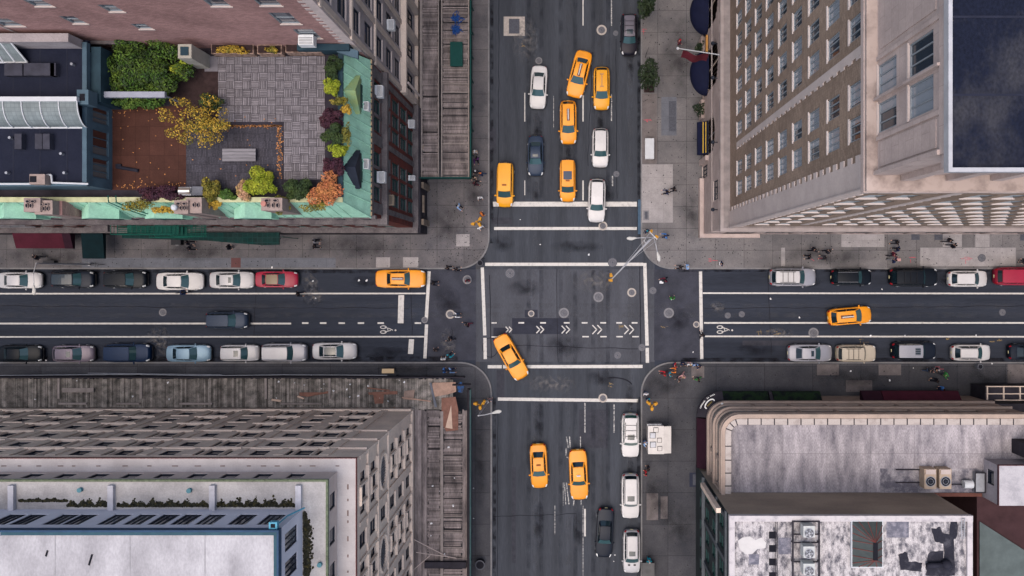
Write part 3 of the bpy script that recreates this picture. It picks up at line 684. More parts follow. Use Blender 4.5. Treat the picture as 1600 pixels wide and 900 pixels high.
mb = MB(); pxrect(mb, 291, 100, 341, 196.5, ZF+.02, h=ZF); pxrect(mb, 265, 100, 290.9, 165.9, ZF+.02, h=ZF); mb.build('terrace_bed', mat('soil', (.035,.022,.022), .95, var=.4, scale=3, fine=.3), rootA)
mb = MB(); pxrect(mb, 320, 88, 341, 112, ZF+.06, h=ZF); mb.build('terrace_tiles', mat('grey_tile', (.14,.13,.145), .85, var=.3), rootA)
M_leaflit = mat('fallen_leaves', (.36,.16,.06), .9, var=.3, island=.4)
mb = MB()
for _ in range(420):
    t = rd.random()
    if t < .45: px, py = rd.uniform(345,440), 196+abs(rd.gauss(0,1.6))
    elif t < .7: px, py = 437+rd.gauss(0,2.4), rd.uniform(197,280)
    elif t < .9: px, py = rd.uniform(176,290), rd.choice((170+abs(rd.gauss(0,7)), 294-abs(rd.gauss(0,5))))
    else: px, py = rd.uniform(180,440), rd.uniform(170,290)
    x, y = W(px, py, ZF); mb.obox((x, y, ZF+.06), (.09,.06,.004), rd.uniform(0,3))
mb.build('fallen_leaves', M_leaflit, rootA, fix=False, kind='stuff')
# penthouse
ZP = 28.3; pxE = -35.05; pyS = 6.26
pent = MB(); fpe = Facade('E', pxE, pyS, 16.0, ZF, ZP)
for y, w_ in ((11.6,1.2),(9.6,1.9),(7.7,1.5)): fpe.win(y, ZF+.5, w_, 2.0, 'mull', M_tealp, pane_mat('pane_rust%d' % int(y), (.06,.025,.02), (.12,.12,.12), .3))
psp = fpe.emit(pent)
pent.wall((-75, pyS), 0, 75+pxE, ZF, ZP)
opent = pent.build('penthouse', M_tealp, rootA, fix=False)
MB().prism([(-75,pyS+.02),(pxE-.02,pyS+.02),(pxE-.02,BY-.3),(-75,BY-.3)], ZP-.3, ZP).build('penthouse_roof', M_tar, opent)
mb = MB().box(pxE-.28, pxE+.04, pyS-.05, 16.6, ZP-.2, ZP+.22).box(-75, pxE-.29, pyS-.06, pyS+.2, ZP-.2, ZP+.22); mb.build('coping', M_tealp, opent)
MB().box(pxE+.05, pxE+.75, 12.4, 16.4, ZF, ZP-.3).build('teal_bay', M_teal, opent)
mb = MB(); a = W(120,140,29.3); b = W(138,163,29.3); mb.box(a[0],b[0],b[1],a[1],ZP-.1,29.3); mb.build('stack_box', M_tealp, opent)
mb = MB(); mb.box(a[0]+.22,b[0]-.25,b[1]+.25,a[1]-.3,29.301,29.34); mb.build('flue', M_black, opent)
place_windows(rootA, psp)
# barrel skylight and flat skylight
M_glassw = mat('glass_wired', (.15,.175,.18), .25, var=.3, scale=1.2, grid=(.28,.28,0,.08), gw=.012, gcol=.7)
a = W(0, 160, 29); b = W(136, 199, 28.4); x0, x1, y1, y0 = -60, b[0], a[1], b[1]
def barrel(u, v): t = v*math.pi/2; return (x0+(x1-x0)*u, y0+(y1-y0)*math.sin(t), ZP+.05+1.15*(1-math.cos(t)) if False else ZP+.05+1.15*math.sin(t))
def barrel(u, v): t = v*math.pi*.5; return (x0+(x1-x0)*u, y1-(y1-y0)*math.cos(t)**1.0 if False else y0+(y1-y0)*(1-math.cos(t)), ZP+.05+1.2*math.sin(t))
sk = MB().grid(barrel, 30, 8).build('skylight', M_glassw, rootA, fix=False, smooth=True)
mb = MB(); xx = x1
while xx > x0:
    mb.path([Vector(barrel((xx-x0)/(x1-x0), v/8))+Vector((0,-.02,.03)) for v in range(9)], .045); xx -= 1.32
mb.box(x0, x1, y0-.08, y0+.06, ZP, ZP+.14).box(x0, x1, y1-.05, y1+.28, ZP+.9, ZP+1.33)
mb.build('skylight_frame', M_white, sk)
a = W(-30, 66, 29.6); b = W(33, 97, 28.6)
sk = MB().add([(a[0],a[1],29.7),(b[0],a[1],29.7),(b[0]+.4,b[1],28.5),(a[0],b[1],28.5)], [(0,1,2,3)]).build('skylight', M_glassw, rootA, fix=False)
mb = MB()
for u in (0,.33,.66,1): mb.tube((a[0]+(b[0]-a[0])*u+.0, a[1], 29.72), (a[0]+(b[0]+.4-a[0])*u, b[1], 28.53), .06, n=5)
mb.tube((a[0],b[1],28.52),(b[0]+.4,b[1],28.52),.06,n=5); mb.tube((a[0],a[1],29.74),(b[0],a[1],29.74),.08,n=5); mb.build('skylight_frame', M_white, sk)
mb = MB(); a = W(-60, 50, 30.3); b = W(108, 66, 29.9); mb.box(a[0], b[0], b[1], a[1], ZP-.1, 30.0); mb.build('bulkhead', M_stoneg, rootA)
mb = MB(); a = W(0, 118, 28.8)
for px, w_ in ((60,2.2),(20,1.3),(82,.4)): c = W(px, 108, 28.8); mb.box(c[0]-w_/2, c[0]+w_/2, c[1]-.45, c[1]+.45, ZP, ZP+.45)
mb.build('roof_vent', mat('vent_dark', (.04,.04,.055), .6, var=.4), rootA)
mb = MB()
for px in (28, 60, 72): c = W(px, 222, 28.8); mb.box(c[0]-.25, c[0]+.25, c[1]-.5, c[1]+.6, ZP, ZP+.5)
mb.build('roof_vent', mat('vent_dark', (.04,.04,.055), .6), rootA)
a = W(46,272,29.2); b = W(70,288,29.2); mb = MB().box(a[0],b[0],b[1],a[1],ZP,29.2); mb.box(a[0]+.05,a[0]+.5,b[1]+.15,a[1]-.15,29.201,29.25,1); mb.build('roof_fan_box', [M_chim, M_black], rootA)
c1, c2, c3 = W(72,273,28.8), W(79,285,28.8), W(136,287,28.8)
mb = MB().path([(-60,c3[1]-.0,28.65),(c1[0]-1.2,c3[1],28.65),(c1[0],c1[1],28.7),(c1[0]+.3,c1[1],28.7),(c2[0],c2[1],28.65),(c3[0],c3[1],28.65)], .07); mb.build('roof_pipe', M_white, rootA)
mb = MB()
for px in (20,62,104): x = W(px,0,ZP)[0]; mb.box(x, x+.07, pyS+.25, BY-.5, ZP+.001, ZP+.012)
mb.build('membrane_seam', mat('seam_navy2', (.016,.018,.030), .8), opent)
for i, (px, py) in enumerate(((15,215),(100,270),(112,100),(10,270),(95,240))):
    c = W(px,py,ZP+.3); MB().tube((c[0],c[1],ZP),(c[0],c[1],ZP+.35),.10,n=10).build('vent_pipe', M_steel, opent)
a = W(278,69,28.2); b = W(299,91,28.2); mb = MB().box(a[0],b[0],b[1],a[1],ZF,28.2).box(a[0]+.2,b[0]-.2,b[1]+.2,a[1]-.2,28.203,28.26,1); mb.build('roof_hatch', [mat('hatch_frame', (.3,.28,.24), .7), M_teal], rootA)
# fire escapes over the street side
M_green = mat('fire_escape_green', (.006,.075,.056), .6, var=.3, scale=2)
mb = MB()
def platform(x0, x1, yo, z, py_=None):
    mb = MB()
    yi = AY-.01
    for k in range(9): y = yo+(yi-yo)*k/8; mb.box(x0, x1, y-.035, y+.035, z-.03, z)
    for k in range(int((x1-x0)/.9)+1): x = x0+k*.9; mb.box(x-.03, x+.03, yo, yi, z-.07, z-.031)
    for zz in (z+.5, z+1.0): mb.tube((x0,yo,zz),(x1,yo,zz),.035,n=5); mb.tube((x0,yo,zz),(x0,yi,zz),.03,n=5); mb.tube((x1,yo,zz),(x1,yi,zz),.03,n=5)
    x = x0
    while x <= x1: mb.box(x-.015,x+.015,yo-.015,yo+.015,z,z+1.0); x += .3
    mb.build('fire_escape_landing', M_green, rootA)
x0, x1 = W(173,0,16)[0], W(271,0,16)[0]; platform(x0, x1, 3.32, 15.0)
platform(W(272,0,12)[0], W(320,0,12)[0], 3.3, 11.6); platform(W(225,0,12)[0]-1, W(271,0,12)[0], 3.35, 8.2)
for k in range(14):
    t = k/13; mb.box(x0+.9+t*3.4, x0+1.25+t*3.4, 3.5, 4.2, 11.7+3.2*(1-t), 11.74+3.2*(1-t))
mb.build('fire_escape_stair', M_green, rootA)
M_net = mat('net_green', (.003,.024,.022), .8, col2=(.010,.022,.022), scale=1.5, fine=.2, grid=(.5,.5,0,.2), gw=.03, gcol=1.5)
x0, x1 = W(320,0,5)[0], W(436,0,5)[0]
mb = MB(); a = W(330, 354, 5); b = W(436, 383, 5)
mb.prism([(x0-8.5,3.75),(x0-8.5,3.45),(x0,3.2),(x0+3,2.95),(b[0]-1.6,2.72),(b[0],2.78),(b[0],4.02),(x0,4.02)], 4.75, 4.9)
cov = mb.build('net_canopy', M_net, rootA)
mb = MB()
for k in range(9): x = x0-7+k*1.85; mb.tube((x,3.6,.14),(x,3.6,4.75),.04,n=6)
mb.build('canopy_post', M_green, rootA)
mb = MB()                                             # hoops beside the chimney
for px in (176, 188): c = W(px, 313, 26); mb.path([(c[0],c[1]+.3,26.6),(c[0]+.1,c[1]-.2,26.7),(c[0]+.7,c[1]-.6,25.9),(c[0]+2.2,c[1]-1.3,23.6)], .04)
mb.build('gooseneck_ladder', M_green, rootA)
# awnings
def awning(root, x0, x1, y0, y1, z0, z1, m, out='S', name='awning', valance=.3):
    mb = MB()
    if out == 'S':   # y0 wall side, y1 outer
        vs = [(x0,y0,z1),(x1,y0,z1),(x1,y1,z0),(x0,y1,z0),(x0,y1,z0-valance),(x1,y1,z0-valance),(x0,y0,z0-valance),(x1,y0,z0-valance)]
    else:
        vs = [(x0,y0,z1),(x0,y1,z1),(x1,y1,z0),(x1,y0,z0),(x1,y0,z0-valance),(x1,y1,z0-valance),(x0,y0,z0-valance),(x0,y1,z0-valance)]
    mb.add(vs, [(0,1,2,3),(3,2,5,4),(0,3,4,6),(1,7,5,2)])
    return mb.build(name, m, root, fix=True)
M_maroon = mat('canvas_maroon', (.06,.010,.020), .8, var=.3, scale=.8, fine=.08); M_maroond = mat('canvas_maroon_dark', (.022,.007,.014), .8, var=.3)
M_dgreen = mat('canvas_bottle', (.002,.012,.016), .8, var=.3)
p, q = W(24,0,3)[0], W(101,0,3)[0]; r_ = W(114,0,3)[0]; yo = W(0,388,3)[1]
awning(rootA, p, q, 4.02, yo, 2.9, 3.5, M_maroon); awning(rootA, q+.01, r_, 4.02, yo-.03, 2.95, 3.55, M_maroond)
awning(rootA, W(129,0,3)[0], W(163,0,3)[0], 4.02, W(0,404,3)[1], 3.0, 3.3, M_dgreen)
mb = MB()
for k in range(3): y = 4.5-.0; mb.tube((-75, AY-.12-.05*k, 12-1.5*k), (W(52,0,9)[0], AY-.12-.03*k, 11.7-1.5*k), .04, n=5)
mb.build('cable', M_steel, rootA)
a = W(142,350,14); mb = MB().box(a[0], a[0]+1.5, AY-.9, AY-.003, 13.6, 14.0); mb.build('balconet', M_brown, rootA)

# ============================================================ plants
def foliage_mat(name, c, c2, isl=.45):
    m = mat(name, c, .75, col2=c2, scale=1.3, thr=(.4,.62), island=isl, spec=.3)
    return m
F = {'green': foliage_mat('leaf_green', (.030,.070,.010), (.055,.095,.010)), 'dark': foliage_mat('leaf_dark', (.014,.030,.010), (.030,.050,.008)),
     'lime': foliage_mat('leaf_lime', (.145,.19,.010), (.23,.24,.015)), 'yellow': foliage_mat('leaf_yellow', (.27,.165,.018), (.36,.23,.025)),
     'purple': foliage_mat('leaf_purple', (.030,.008,.018), (.045,.010,.016)), 'orange': foliage_mat('leaf_orange', (.34,.105,.045), (.38,.16,.05)),
     'olive': foliage_mat('leaf_olive', (.085,.085,.012), (.20,.15,.018)), 'pink': foliage_mat('leaf_pink', (.36,.20,.12), (.20,.18,.03)),
     'vine': foliage_mat('leaf_vine', (.030,.075,.008), (.062,.10,.009)), 'street': foliage_mat('leaf_street', (.008,.018,.007), (.018,.030,.009))}
M_bark = mat('bark', (.06,.045,.035), .9, var=.3, scale=4)
def leaves(mb, clumps, n, size, rnd, m=0):
    vol = [c[3]*c[4]*c[5] for c in clumps]; tot = sum(vol)
    for c, v in zip(clumps, vol):
        for _ in range(int(n*v/tot)):
            while True:
                p = Vector((rnd.uniform(-1,1), rnd.uniform(-1,1), rnd.uniform(-1,1)))
                if p.length < 1: break
            rr_ = p.length**.45; p = p.normalized()*rr_ if p.length > 0 else p
            if rnd.random() < .12: p *= 1.16
            c0 = Vector((c[0]+p.x*c[3], c[1]+p.y*c[4], c[2]+p.z*c[5]))
            nn = (p + Vector((rnd.gauss(0,.5), rnd.gauss(0,.5), rnd.gauss(.6,.5)))).normalized()
            a = nn.orthogonal().normalized(); a.rotate(Matrix.Rotation(rnd.uniform(0,6.28), 3, nn)); b = nn.cross(a)
            s = size*rnd.uniform(.6,1.3)
            mb.add([c0-a*s, c0+b*s*.5+nn*s*.12, c0+a*s, c0-b*s*.5+nn*s*.12], [(0,1,2,3)], m)
def plant(name, cat, label, px, py, rx, ry, z0, hgt, kind, n=1500, size=.09, nclump=9, seed=1, group=None, extra=None, stem=None, rag=0):
    rnd = random.Random(seed); zc = z0+hgt*.62
    x, y = W(px, py, zc); k = (CH-zc)/FP
    root = thing(name, label, cat, (x, y, z0), group=group)
    RX, RY = rx*k, ry*k
    cl = []
    for i in range(nclump):
        a = 6.283*i/nclump+rnd.uniform(-.4,.4); q = rnd.uniform(.2,.95) if rag else rnd.uniform(.25,.80)
        s = rnd.uniform(.13,.27) if rag else rnd.uniform(.22,.46)
        if rag: a = rnd.uniform(0, 6.283)
        cl.append((x+RX*q*math.cos(a), y+RY*q*math.sin(a), z0+hgt*rnd.uniform(.45,.8), RX*s, RY*s, hgt*rnd.uniform(.16,.26)))
    cl.append((x, y, z0+hgt*.7, RX*.5, RY*.5, hgt*.27))
    mb = MB(); leaves(mb, cl, n, size, rnd)
    mats = [F[kind]]
    if extra: mats.append(F[extra]); leaves(mb, cl[::2], n//2 if rag else n//3, size, rnd, 1)
    crown = 'crown' if name.endswith('tree') else 'foliage'
    mb.build(crown, mats, root, fix=False)
    t = MB(); t.tube((x,y,z0),(x+.03,y,z0+hgt*.5), .035+hgt*.018, .03, n=7)
    for c in cl[:7]: t.tube((x+.02,y,z0+hgt*.3), c[:3], .025+hgt*.006, .01, n=5)
    t.build('trunk' if crown == 'crown' else 'stem', M_bark, root)
    return root
tz = ZF+.05
plant('shrub','shrub','large mass of bright green climbing plants filling the roof corner by the brick wall',212,108,74,58,tz-.1,2.4,'vine',11500,.11,60,2,extra='dark',rag=1)
plant('shrub','shrub','green climber trailing below the pale beam on the roof terrace',215,162,40,9,tz,1.6,'green',1500,.10,9,3)
plant('shrub','shrub','bright green bush right of the climbers next to the roof hatch',283,106,14,12,tz,1.8,'lime',900,.10,6,4,extra='green')
plant('tree','tree','yellow autumn tree leaning over the middle of the roof terrace',306,188,52,40,tz,3.0,'yellow',1900,.085,30,5,extra='olive',rag=1)
plant('shrub','shrub','dull green bush behind the yellow tree',327,160,22,14,tz,1.6,'dark',900,.09,6,6,extra='olive')
for a in ((520,106,17,17,'dark',1.7,'dark green round shrub at the top of the east planting row'),
          (519,138,17,16,'lime',1.6,'vivid yellow green round shrub in the east planting row'),
          (531,158,12,10,'olive',1.5,'yellowish shrub spilling over the copper below the vivid one'),
          (516,182,20,16,'purple',1.6,'dark purple leaved shrub in the middle of the east row'),
          (542,171,11,8,'yellow',1.3,'yellow shrub hanging over the copper beside the purple one'),
          (521,211,20,17,'dark',1.7,'mid green shrub below the purple one in the east row'),
          (542,210,10,20,'olive',1.3,'thin yellow green shrub hanging over the copper roof'),
          (530,236,19,13,'lime',1.5,'lime coloured bush above the dark dormer'),
          (522,262,20,18,'purple',1.5,'deep purple shrub above the orange bush'),
          (470,297,24,20,'dark',1.5,'dark green rounded bush left of the orange one'),
          (407,288,27,25,'lime',1.9,'large lime green round bush by the wicker chimney'),
          (382,298,14,18,'pink',1.3,'salmon flowered shrub left of the large lime bush'),
          (440,318,14,16,'olive',1.2,'yellow leaved twiggy shrub beside the four pot chimney'),
          (328,300,17,20,'olive',1.6,'yellow green bush right of the middle chimney'),
          (354,305,17,10,'green',1.3,'low green bush between two chimneys on the parapet'),
          (245,303,36,13,'purple',1.3,'reddish purple bush along the south parapet'),
          (216,321,26,10,'olive',1.0,'yellow trailing shrub over the south copper roof by the hoops'),
          (255,328,22,8,'yellow',.8,'yellow trailing shrub over the dormer left of the middle chimney'),
          (495,322,26,11,'olive',1.0,'yellow trailing shrub over the copper below the orange bush'),
          (333,318,14,9,'yellow',1.0,'sparse yellow shrub on the copper right of the middle chimney')):
    trail = 'trailing' in a[6] or 'hanging' in a[6] or 'spilling' in a[6]
    plant('shrub','shrub',a[6],a[0],a[1],a[2],a[3],tz+(.5 if trail else 0),a[5],a[4],650 if trail else int(a[2]*a[3]*7),.085,8,hash(a[6][:7]) % 97 if False else a[0],group='shrubs round the edge of the roof terrace')
plant('shrub','shrub','orange red autumn bush at the corner of the roof terrace',510,297,27,25,tz,2.0,'orange',3000,.085,11,11,group='shrubs round the edge of the roof terrace')
# planters along the brick wall
M_plant = mat('planter_brick', (.28,.19,.15), .85, col2=(.12,.08,.06), scale=3, thr=(.45,.6), fine=.15)
def planter(px0, py0, px1, py1, label, z=ZF, h=.9):
    a = W(px0, py0, z+h); b = W(px1, py1, z+h)
    MB().box(a[0], b[0], b[1], a[1], z, z+h).box(a[0]+.06, b[0]-.06, b[1]+.06, a[1]-.06, z+h+.001, z+h+.03, 1).build('planter', [M_plant, mat('soil', (0,0,0))], loc=((a[0]+b[0])/2, (a[1]+b[1])/2, z), label=label, cat='planter')
planter(446, 69, 502, 82, 'long pinkish planter against the brick wall, right one')
planter(330, 69, 396, 84, 'long planter holding yellow plants against the brick wall')
planter(402, 70, 440, 84, 'short planter with one yellow plant against the brick wall')
plant('shrub','shrub','yellow flowering plant filling the long planter by the brick wall',361,77,29,9,ZF+.7,.9,'yellow',700,.08,8,31,extra='olive')
plant('shrub','shrub','small yellow plant in the short planter by the brick wall',426,78,13,9,ZF+.7,.8,'olive',300,.08,5,32,extra='yellow')
# beam, bench, heater, barbecue
a = W(154,143,27.6); b = W(257,152,27.6)
MB().box(a[0],b[0],b[1],a[1],27.3,27.6).tube((b[0]-.2,a[1]-.2,ZF),(b[0]-.2,a[1]-.2,27.3),.07).tube((a[0]+.3,a[1]-.2,ZF),(a[0]+.3,a[1]-.2,27.3),.07).build('beam', mat('beam_grey', (.25,.26,.31), .6, var=.2), loc=((a[0]+b[0])/2,a[1],ZF), label='pale grey beam on posts crossing the green climbers on the roof', cat='beam')
a = W(347,232,25.7); b = W(399,252,25.7); M_ben = mat('bench_wood', (.17,.16,.172), .8, var=.3, island=.15, scale=2, stretch=(.4,3,1))
rt = thing('bench', 'grey weathered wooden bench alone on the dark gravel of the roof terrace', 'bench', ((a[0]+b[0])/2,(a[1]+b[1])/2,ZF+.02))
mb = MB()
for k in range(4): y0 = b[1]+(a[1]-b[1])*k/4; mb.box(a[0], b[0], y0+.01, y0+(a[1]-b[1])/4-.01, ZF+.42, ZF+.47)
mb.build('seat', M_ben, rt)
for x in (a[0]+.2, b[0]-.3):
    for y in (b[1]+.06, a[1]-.16): MB().box(x, x+.1, y, y+.1, ZF+.02, ZF+.42).build('leg', M_ben, rt)
c = W(179,260,25.6); d_ = W(213,266,25.6)
MB().path([(c[0],c[1],ZF+.12),(d_[0],d_[1],ZF+.12)], .13, n=10).box(c[0]-.05,c[0]+.35,c[1]-.12,c[1]+.22,ZF+.02,ZF+.2).build('folded_parasol', mat('parasol_cover', (.02,.02,.03), .8), loc=(c[0],c[1],ZF+.02), label='dark rolled parasol lying on the rust red roof tiles', cat='parasol')
a = W(278,291,26.2); b = W(315,307,26.2); rt = thing('barbecue', 'steel barbecue with a side table behind the middle chimney', 'barbecue', (a[0],b[1],ZF+.02))
MB().box(a[0],a[0]+.95,b[1]+.1,a[1]-.05,ZF+.02,26.1).build('grill_body', M_steel, rt); MB().box(a[0]+.97,b[0],b[1]+.1,a[1],25.95,26.03).box(b[0]-.1,b[0],b[1]+.1,a[1],ZF+.02,25.95).build('side_table', M_walk_d, rt)
MB().grid(lambda u,v:(a[0]+.05+.85*u, b[1]+.15+.55*v, 26.1+.22*math.sin(v*math.pi)), 4, 8).build('lid', mat('lid_steel', (.55,.5,.45), .3, .7, var=.2), rt, smooth=True, fix=False)

# ============================================================ BUILDING: brick hotel at the top right
rootC = thing('brick_hotel', 'tall brown brick hotel with limestone base and navy roof at the top right corner', 'building', (28, 20, 0))
CX, CY = 14.1, 4.08; CX2, CY2 = 14.7, 4.22; ZB, ZM, ZR = 12.0, 46.8, 54.2
fwb = Facade('W', CX, CY, 60, 0, ZB); fsb = Facade('S', CY, CX, 75, 0, ZB)
fwm = Facade('W', CX2, CY2, 60, ZB, ZM); fsm = Facade('S', CY2, CX2, 75, ZB, ZM)
CX3, CY3 = 15.0, 4.75
fwt = Facade('W', CX3, CY3, 60, ZM, ZR); fst = Facade('S', CY3, CX3, 75, ZM, ZR)
cols = [7.4, 9.2] + [12.65+1.92*k for k in range(8)]
M_sillw = mat('sill_limestone', (.50,.43,.40), .8, var=.12)
for k in range(9):
    zc = 44.9-3.57*k
    for y in cols: fwm.win(y, zc-1.0, 1.22, 2.0, 'triple', M_frame_w, P_hotel, M_sillw)
    for x in [16.9, 18.75] + [22.9+1.87*j for j in range(11)]: fsm.win(x, zc-1.0, 1.15, 2.0, 'sash', M_frame_w, P_hotel, M_sillw)
for y in (7.5, 9.35, 14.6, 16.5, 19): fwt.win(y, 47.05, 1.45, 2.2, 'triple', M_frame_w, P_hotel, M_stoneq)
for y in (7.5, 9.35, 14.6, 16.5): fwt.win(y, 50.6, 1.5, 2.4, 'mull', M_frame_w, P_hotel, M_stoneq)
for x in [17.5+2.2*j for j in range(10)]: fst.win(x, 48.3, 1.3, 3.2, 'mull', M_frame_w, P_dark, None)
# base: shop windows and arched openings
for y, w_, z, h in ((10.6,1.3,.4,3.0),(8.0,1.9,7.0,2.4)): fwb.win(y, z, w_, h, 'mull', M_frame_d, P_dark, M_stoneq)
for y in (6.4,9.3,11.2,16.8,17.9,23.3,24.4): fwb.win(y, 9.9, .9, 1.5, 'sash', M_frame_d, P_dark, None)
for j in range(12): fsb.win(17.6+4.1*j, .6, 3.2, 4.6, 'wide', M_frame_d, P_dark, None); fsb.win(17.6+4.1*j, 8.2, 2.6, 2.4, 'wide', M_frame_d, P_dark, None)
arches = [(13.9, 3.6, 7.6), (20.7, 4.3, 9.3), (27.0, 4.3, 9.3), (33.3, 4.3, 9.3)]
for yc, w_, top in arches:                      # stepped openings that make the arch
    r_ = w_/2; n = 10; z0 = .3
    for i in range(n):
        a = -r_+w_*i/n; b = -r_+w_*(i+1)/n; am = (a+b)/2
        fwb.holes.append((fwb.b-(yc+b), fwb.b-(yc+a), z0, round(top-r_*.9+.9*math.sqrt(max(r_*r_-am*am, .01)), 2)))
mb = MB(); sp = []
holes_w = fwb.holes
sp += fwb.emit(mb, 1, 1) + fsb.emit(mb, 1, 1) + fwm.emit(mb, 0, 0) + fsm.emit(mb, 0, 0) + fwt.emit(mb, 1, 1) + fst.emit(mb, 1, 1)
for z0, z1, m_ in ((0, ZM, 0), (ZM, ZR, 1)): mb.wall((75, CY), TH['E'], 56, z0, z1, (), 0, m_).wall((75, 60), TH['N'], 60, z0, z1, (), 0, m_)
mb.build('wall', [M_brickb, M_stone, M_sillw], rootC, fix=False)
M_arch = mat('arch_dark', (.035,.025,.028), .6, col2=(.07,.05,.04), scale=1.2)
for yc, w_, top in arches:
    MB().box(CX+.19, CX+.23, yc-w_/2, yc+w_/2, .3, top).build('arch_glazing', M_arch, rootC)
    MB().path([(CX+.12, yc, .3), (CX+.12, yc, top-.3)], .06).path([(CX+.12, yc-w_/2, 3.4), (CX+.12, yc+w_/2, 3.4)], .07).build('arch_mullion', M_stoned if yc > 15 else M_steel, rootC)
mb = MB()
for z0, z1, o in ((11.3,11.75,.12),(11.75,12.25,.30),(6.1,6.3,.10)): fwb.band(mb, z0, z1, o, ext=.0); fsb.band(mb, z0, z1, o, ext=0)
mb.box(CX-.30, CX-.003, CY-.30, CY-.003, 11.75, 12.25); mb.box(CX-.12, CX-.003, CY-.12, CY-.003, 11.3, 11.75)
mb.build('cornice', M_stoned if False else mat('cornice_grey', (.31,.265,.25), .85, col2=(.24,.20,.19), scale=1), rootC)
MB().box(CX, CX2+.1, CY, 60, 11.9, 12.2).box(CX2+.1, 75, CY, CY2+.1, 11.9, 12.2).build('ledge', mat('cornice_top', (.26,.22,.21), .85, col2=(.16,.14,.135), scale=1), rootC)
mb = MB()                                       # plinth round the corner
mb.box(CX-.42, CX-.003, CY-.42, 10.0, .14, 1.1).box(CX-.003, CX+6, CY-.42, CY-.003, .14, 1.1)
for y in (17.3, 24.0): mb.box(CX-.35, CX-.003, y-1.0, y+1.0, .14, 1.6)
mb.box(CX-.35, CX-.003, 11.5, 12.0, .14, 4.2)
mb.build('plinth', M_stone, rootC)
mb = MB()                                       # toothed limestone corner and vertical strips
for i in range(58):
    z = ZB+.3+i*.594; w_ = 2.1 if i % 2 else 1.75
    mb.box(CX2-.07, CX2-.003, CY2-.07, CY2+w_-.35, z, z+.594); mb.box(CX2-.003, CX2+(1.0 if i % 2 else .75), CY2-.07, CY2-.003, z, z+.594)
    w2 = .75 if i % 2 else .45
    if z > 15: mb.box(CX2-.05, CX2-.003, 11.25-w2*.5, 11.25+.25, z, z+.594); mb.box(20.6-.3, 20.6+w2*.5, CY2-.05, CY2-.003, z, z+.594)
mb.tube((CX2-.1,CY2-.1,ZB+.3),(CX2-.1,CY2-.1,ZM),.11,n=8)
mb.build('quoins', M_stoneq, rootC)
mb = MB()                                       # upper cornices, pilasters and the spandrel slabs of the stone storeys
fwm.band(mb, ZM-.45, ZM-.05, .30); fsm.band(mb, ZM-.45, ZM-.05, .30); mb.box(CX2-.3, CX2, CY2-.3, CY2, ZM-.45, ZM-.05)
MB().box(CX2-.25, CX3, CY3-.004, 60, ZM-.049, ZM+.2).box(CX2-.25, 75, CY2-.25, CY3-.004, ZM-.049, ZM+.2).build('ledge', mat('ledge_stained', (.36,.285,.25), .85, col2=(.17,.13,.115), scale=.8, thr=(.45,.7)), rootC)
for y0, y1 in ((5.1, 6.3),(10.8,13.4),(17.6,18.1)): fwt_ = mb.box(CX3-.05, CX3-.003, y0, y1, ZM+.6, ZR-.9)
for y in (6.5, 10.4): mb.box(CX3-.10, CX3-.003, y-.10, y+.10, ZM+.25, ZR-.51)
for y0, y1 in ((4.75,4.95),(8.36,8.48)): mb.box(CX3-.22, CX3-.003, y0, y1, ZM+.2, ZR-.4)
fwt.band(mb, ZR-.5, ZR-.01, .10); fst.band(mb, ZR-.5, ZR-.01, .55)
for j in range(11): x = 16.4+2.2*j; mb.box(x-.3, x+.3, CY3-.3, CY3-.003, ZM+.3, ZR-.5)
mb.build('cornice', M_stone, rootC)
slab_roof(rootC, [(CX3+.021,4.121),(75,4.121),(75,60),(CX3+.021,60)], ZR+.15, mat('roof_tar_smoky', (.007,.009,.019), .85, col2=(.050,.048,.052), scale=.30, thr=(.52,.80), fine=.25, stretch=(1,.7,1)))
mb = MB().box(14.86, 15.02, 3.95, 60, ZR+.02, ZR+.42).box(15.021, 75, 3.95, 4.12, ZR+.02, ZR+.42); mb.build('coping', mat('coping_pale', (.36,.355,.37), .6, var=.2), rootC)
mb = MB()
for x in (19.3,23.4): mb.box(x, x+.09, 4.13, 60, ZR+.151, ZR+.163)
for y in (7.0,10.1,13.2): mb.box(CX3+.03, 40, y, y+.09, ZR+.151, ZR+.164)
mb.build('membrane_seam', mat('seam_navy', (.018,.020,.034), .8, var=.3), rootC)
place_windows(rootC, sp)
M_navy = mat('canvas_navy', (.008,.010,.030), .8, var=.3)
for yc in (20.7, 27.0, 33.3):                    # domed canopies over the arches
    r_ = 2.35
    def dome(u, v, yc=yc, r_=r_): t = -math.pi/2+math.pi*u; e = v*math.pi/2; return (CX-.02-1.75*math.cos(t)*math.cos(e), yc+r_*math.sin(t)*math.cos(e)**.6, 3.0+1.5*math.sin(e))
    MB().grid(dome, 24, 7).build('dome_canopy', M_navy, rootC, fix=False, smooth=True)
awning(rootC, CX-.01, CX-1.0, 12.2, 15.6, 3.1, 3.9, M_navy, 'W')
mb = MB().box(CX-.55, CX-.45, 12.3, 15.5, 3.65, 3.72).box(CX-.3,CX-.22,12.3,15.5,3.9,3.98); mb.build('light_strip', mat('strip_yellow', (.5,.33,.05), .5), rootC)
mb = MB().box(CX-.3, CX-.12, 22.6, 24.3, 3.9, 4.4); mb.build('sign_strip', mat('strip_orange', (.45,.22,.06), .6), rootC)
mb = MB()
for y in (22.0, 18.7, 12.5, 6.0): mb.tube((CX-.02,y,9.2),(CX-.45,y,9.35),.05).ball((CX-.5,y,9.4),(.2,.2,.25))
mb.build('wall_lantern', M_frame_d, rootC)
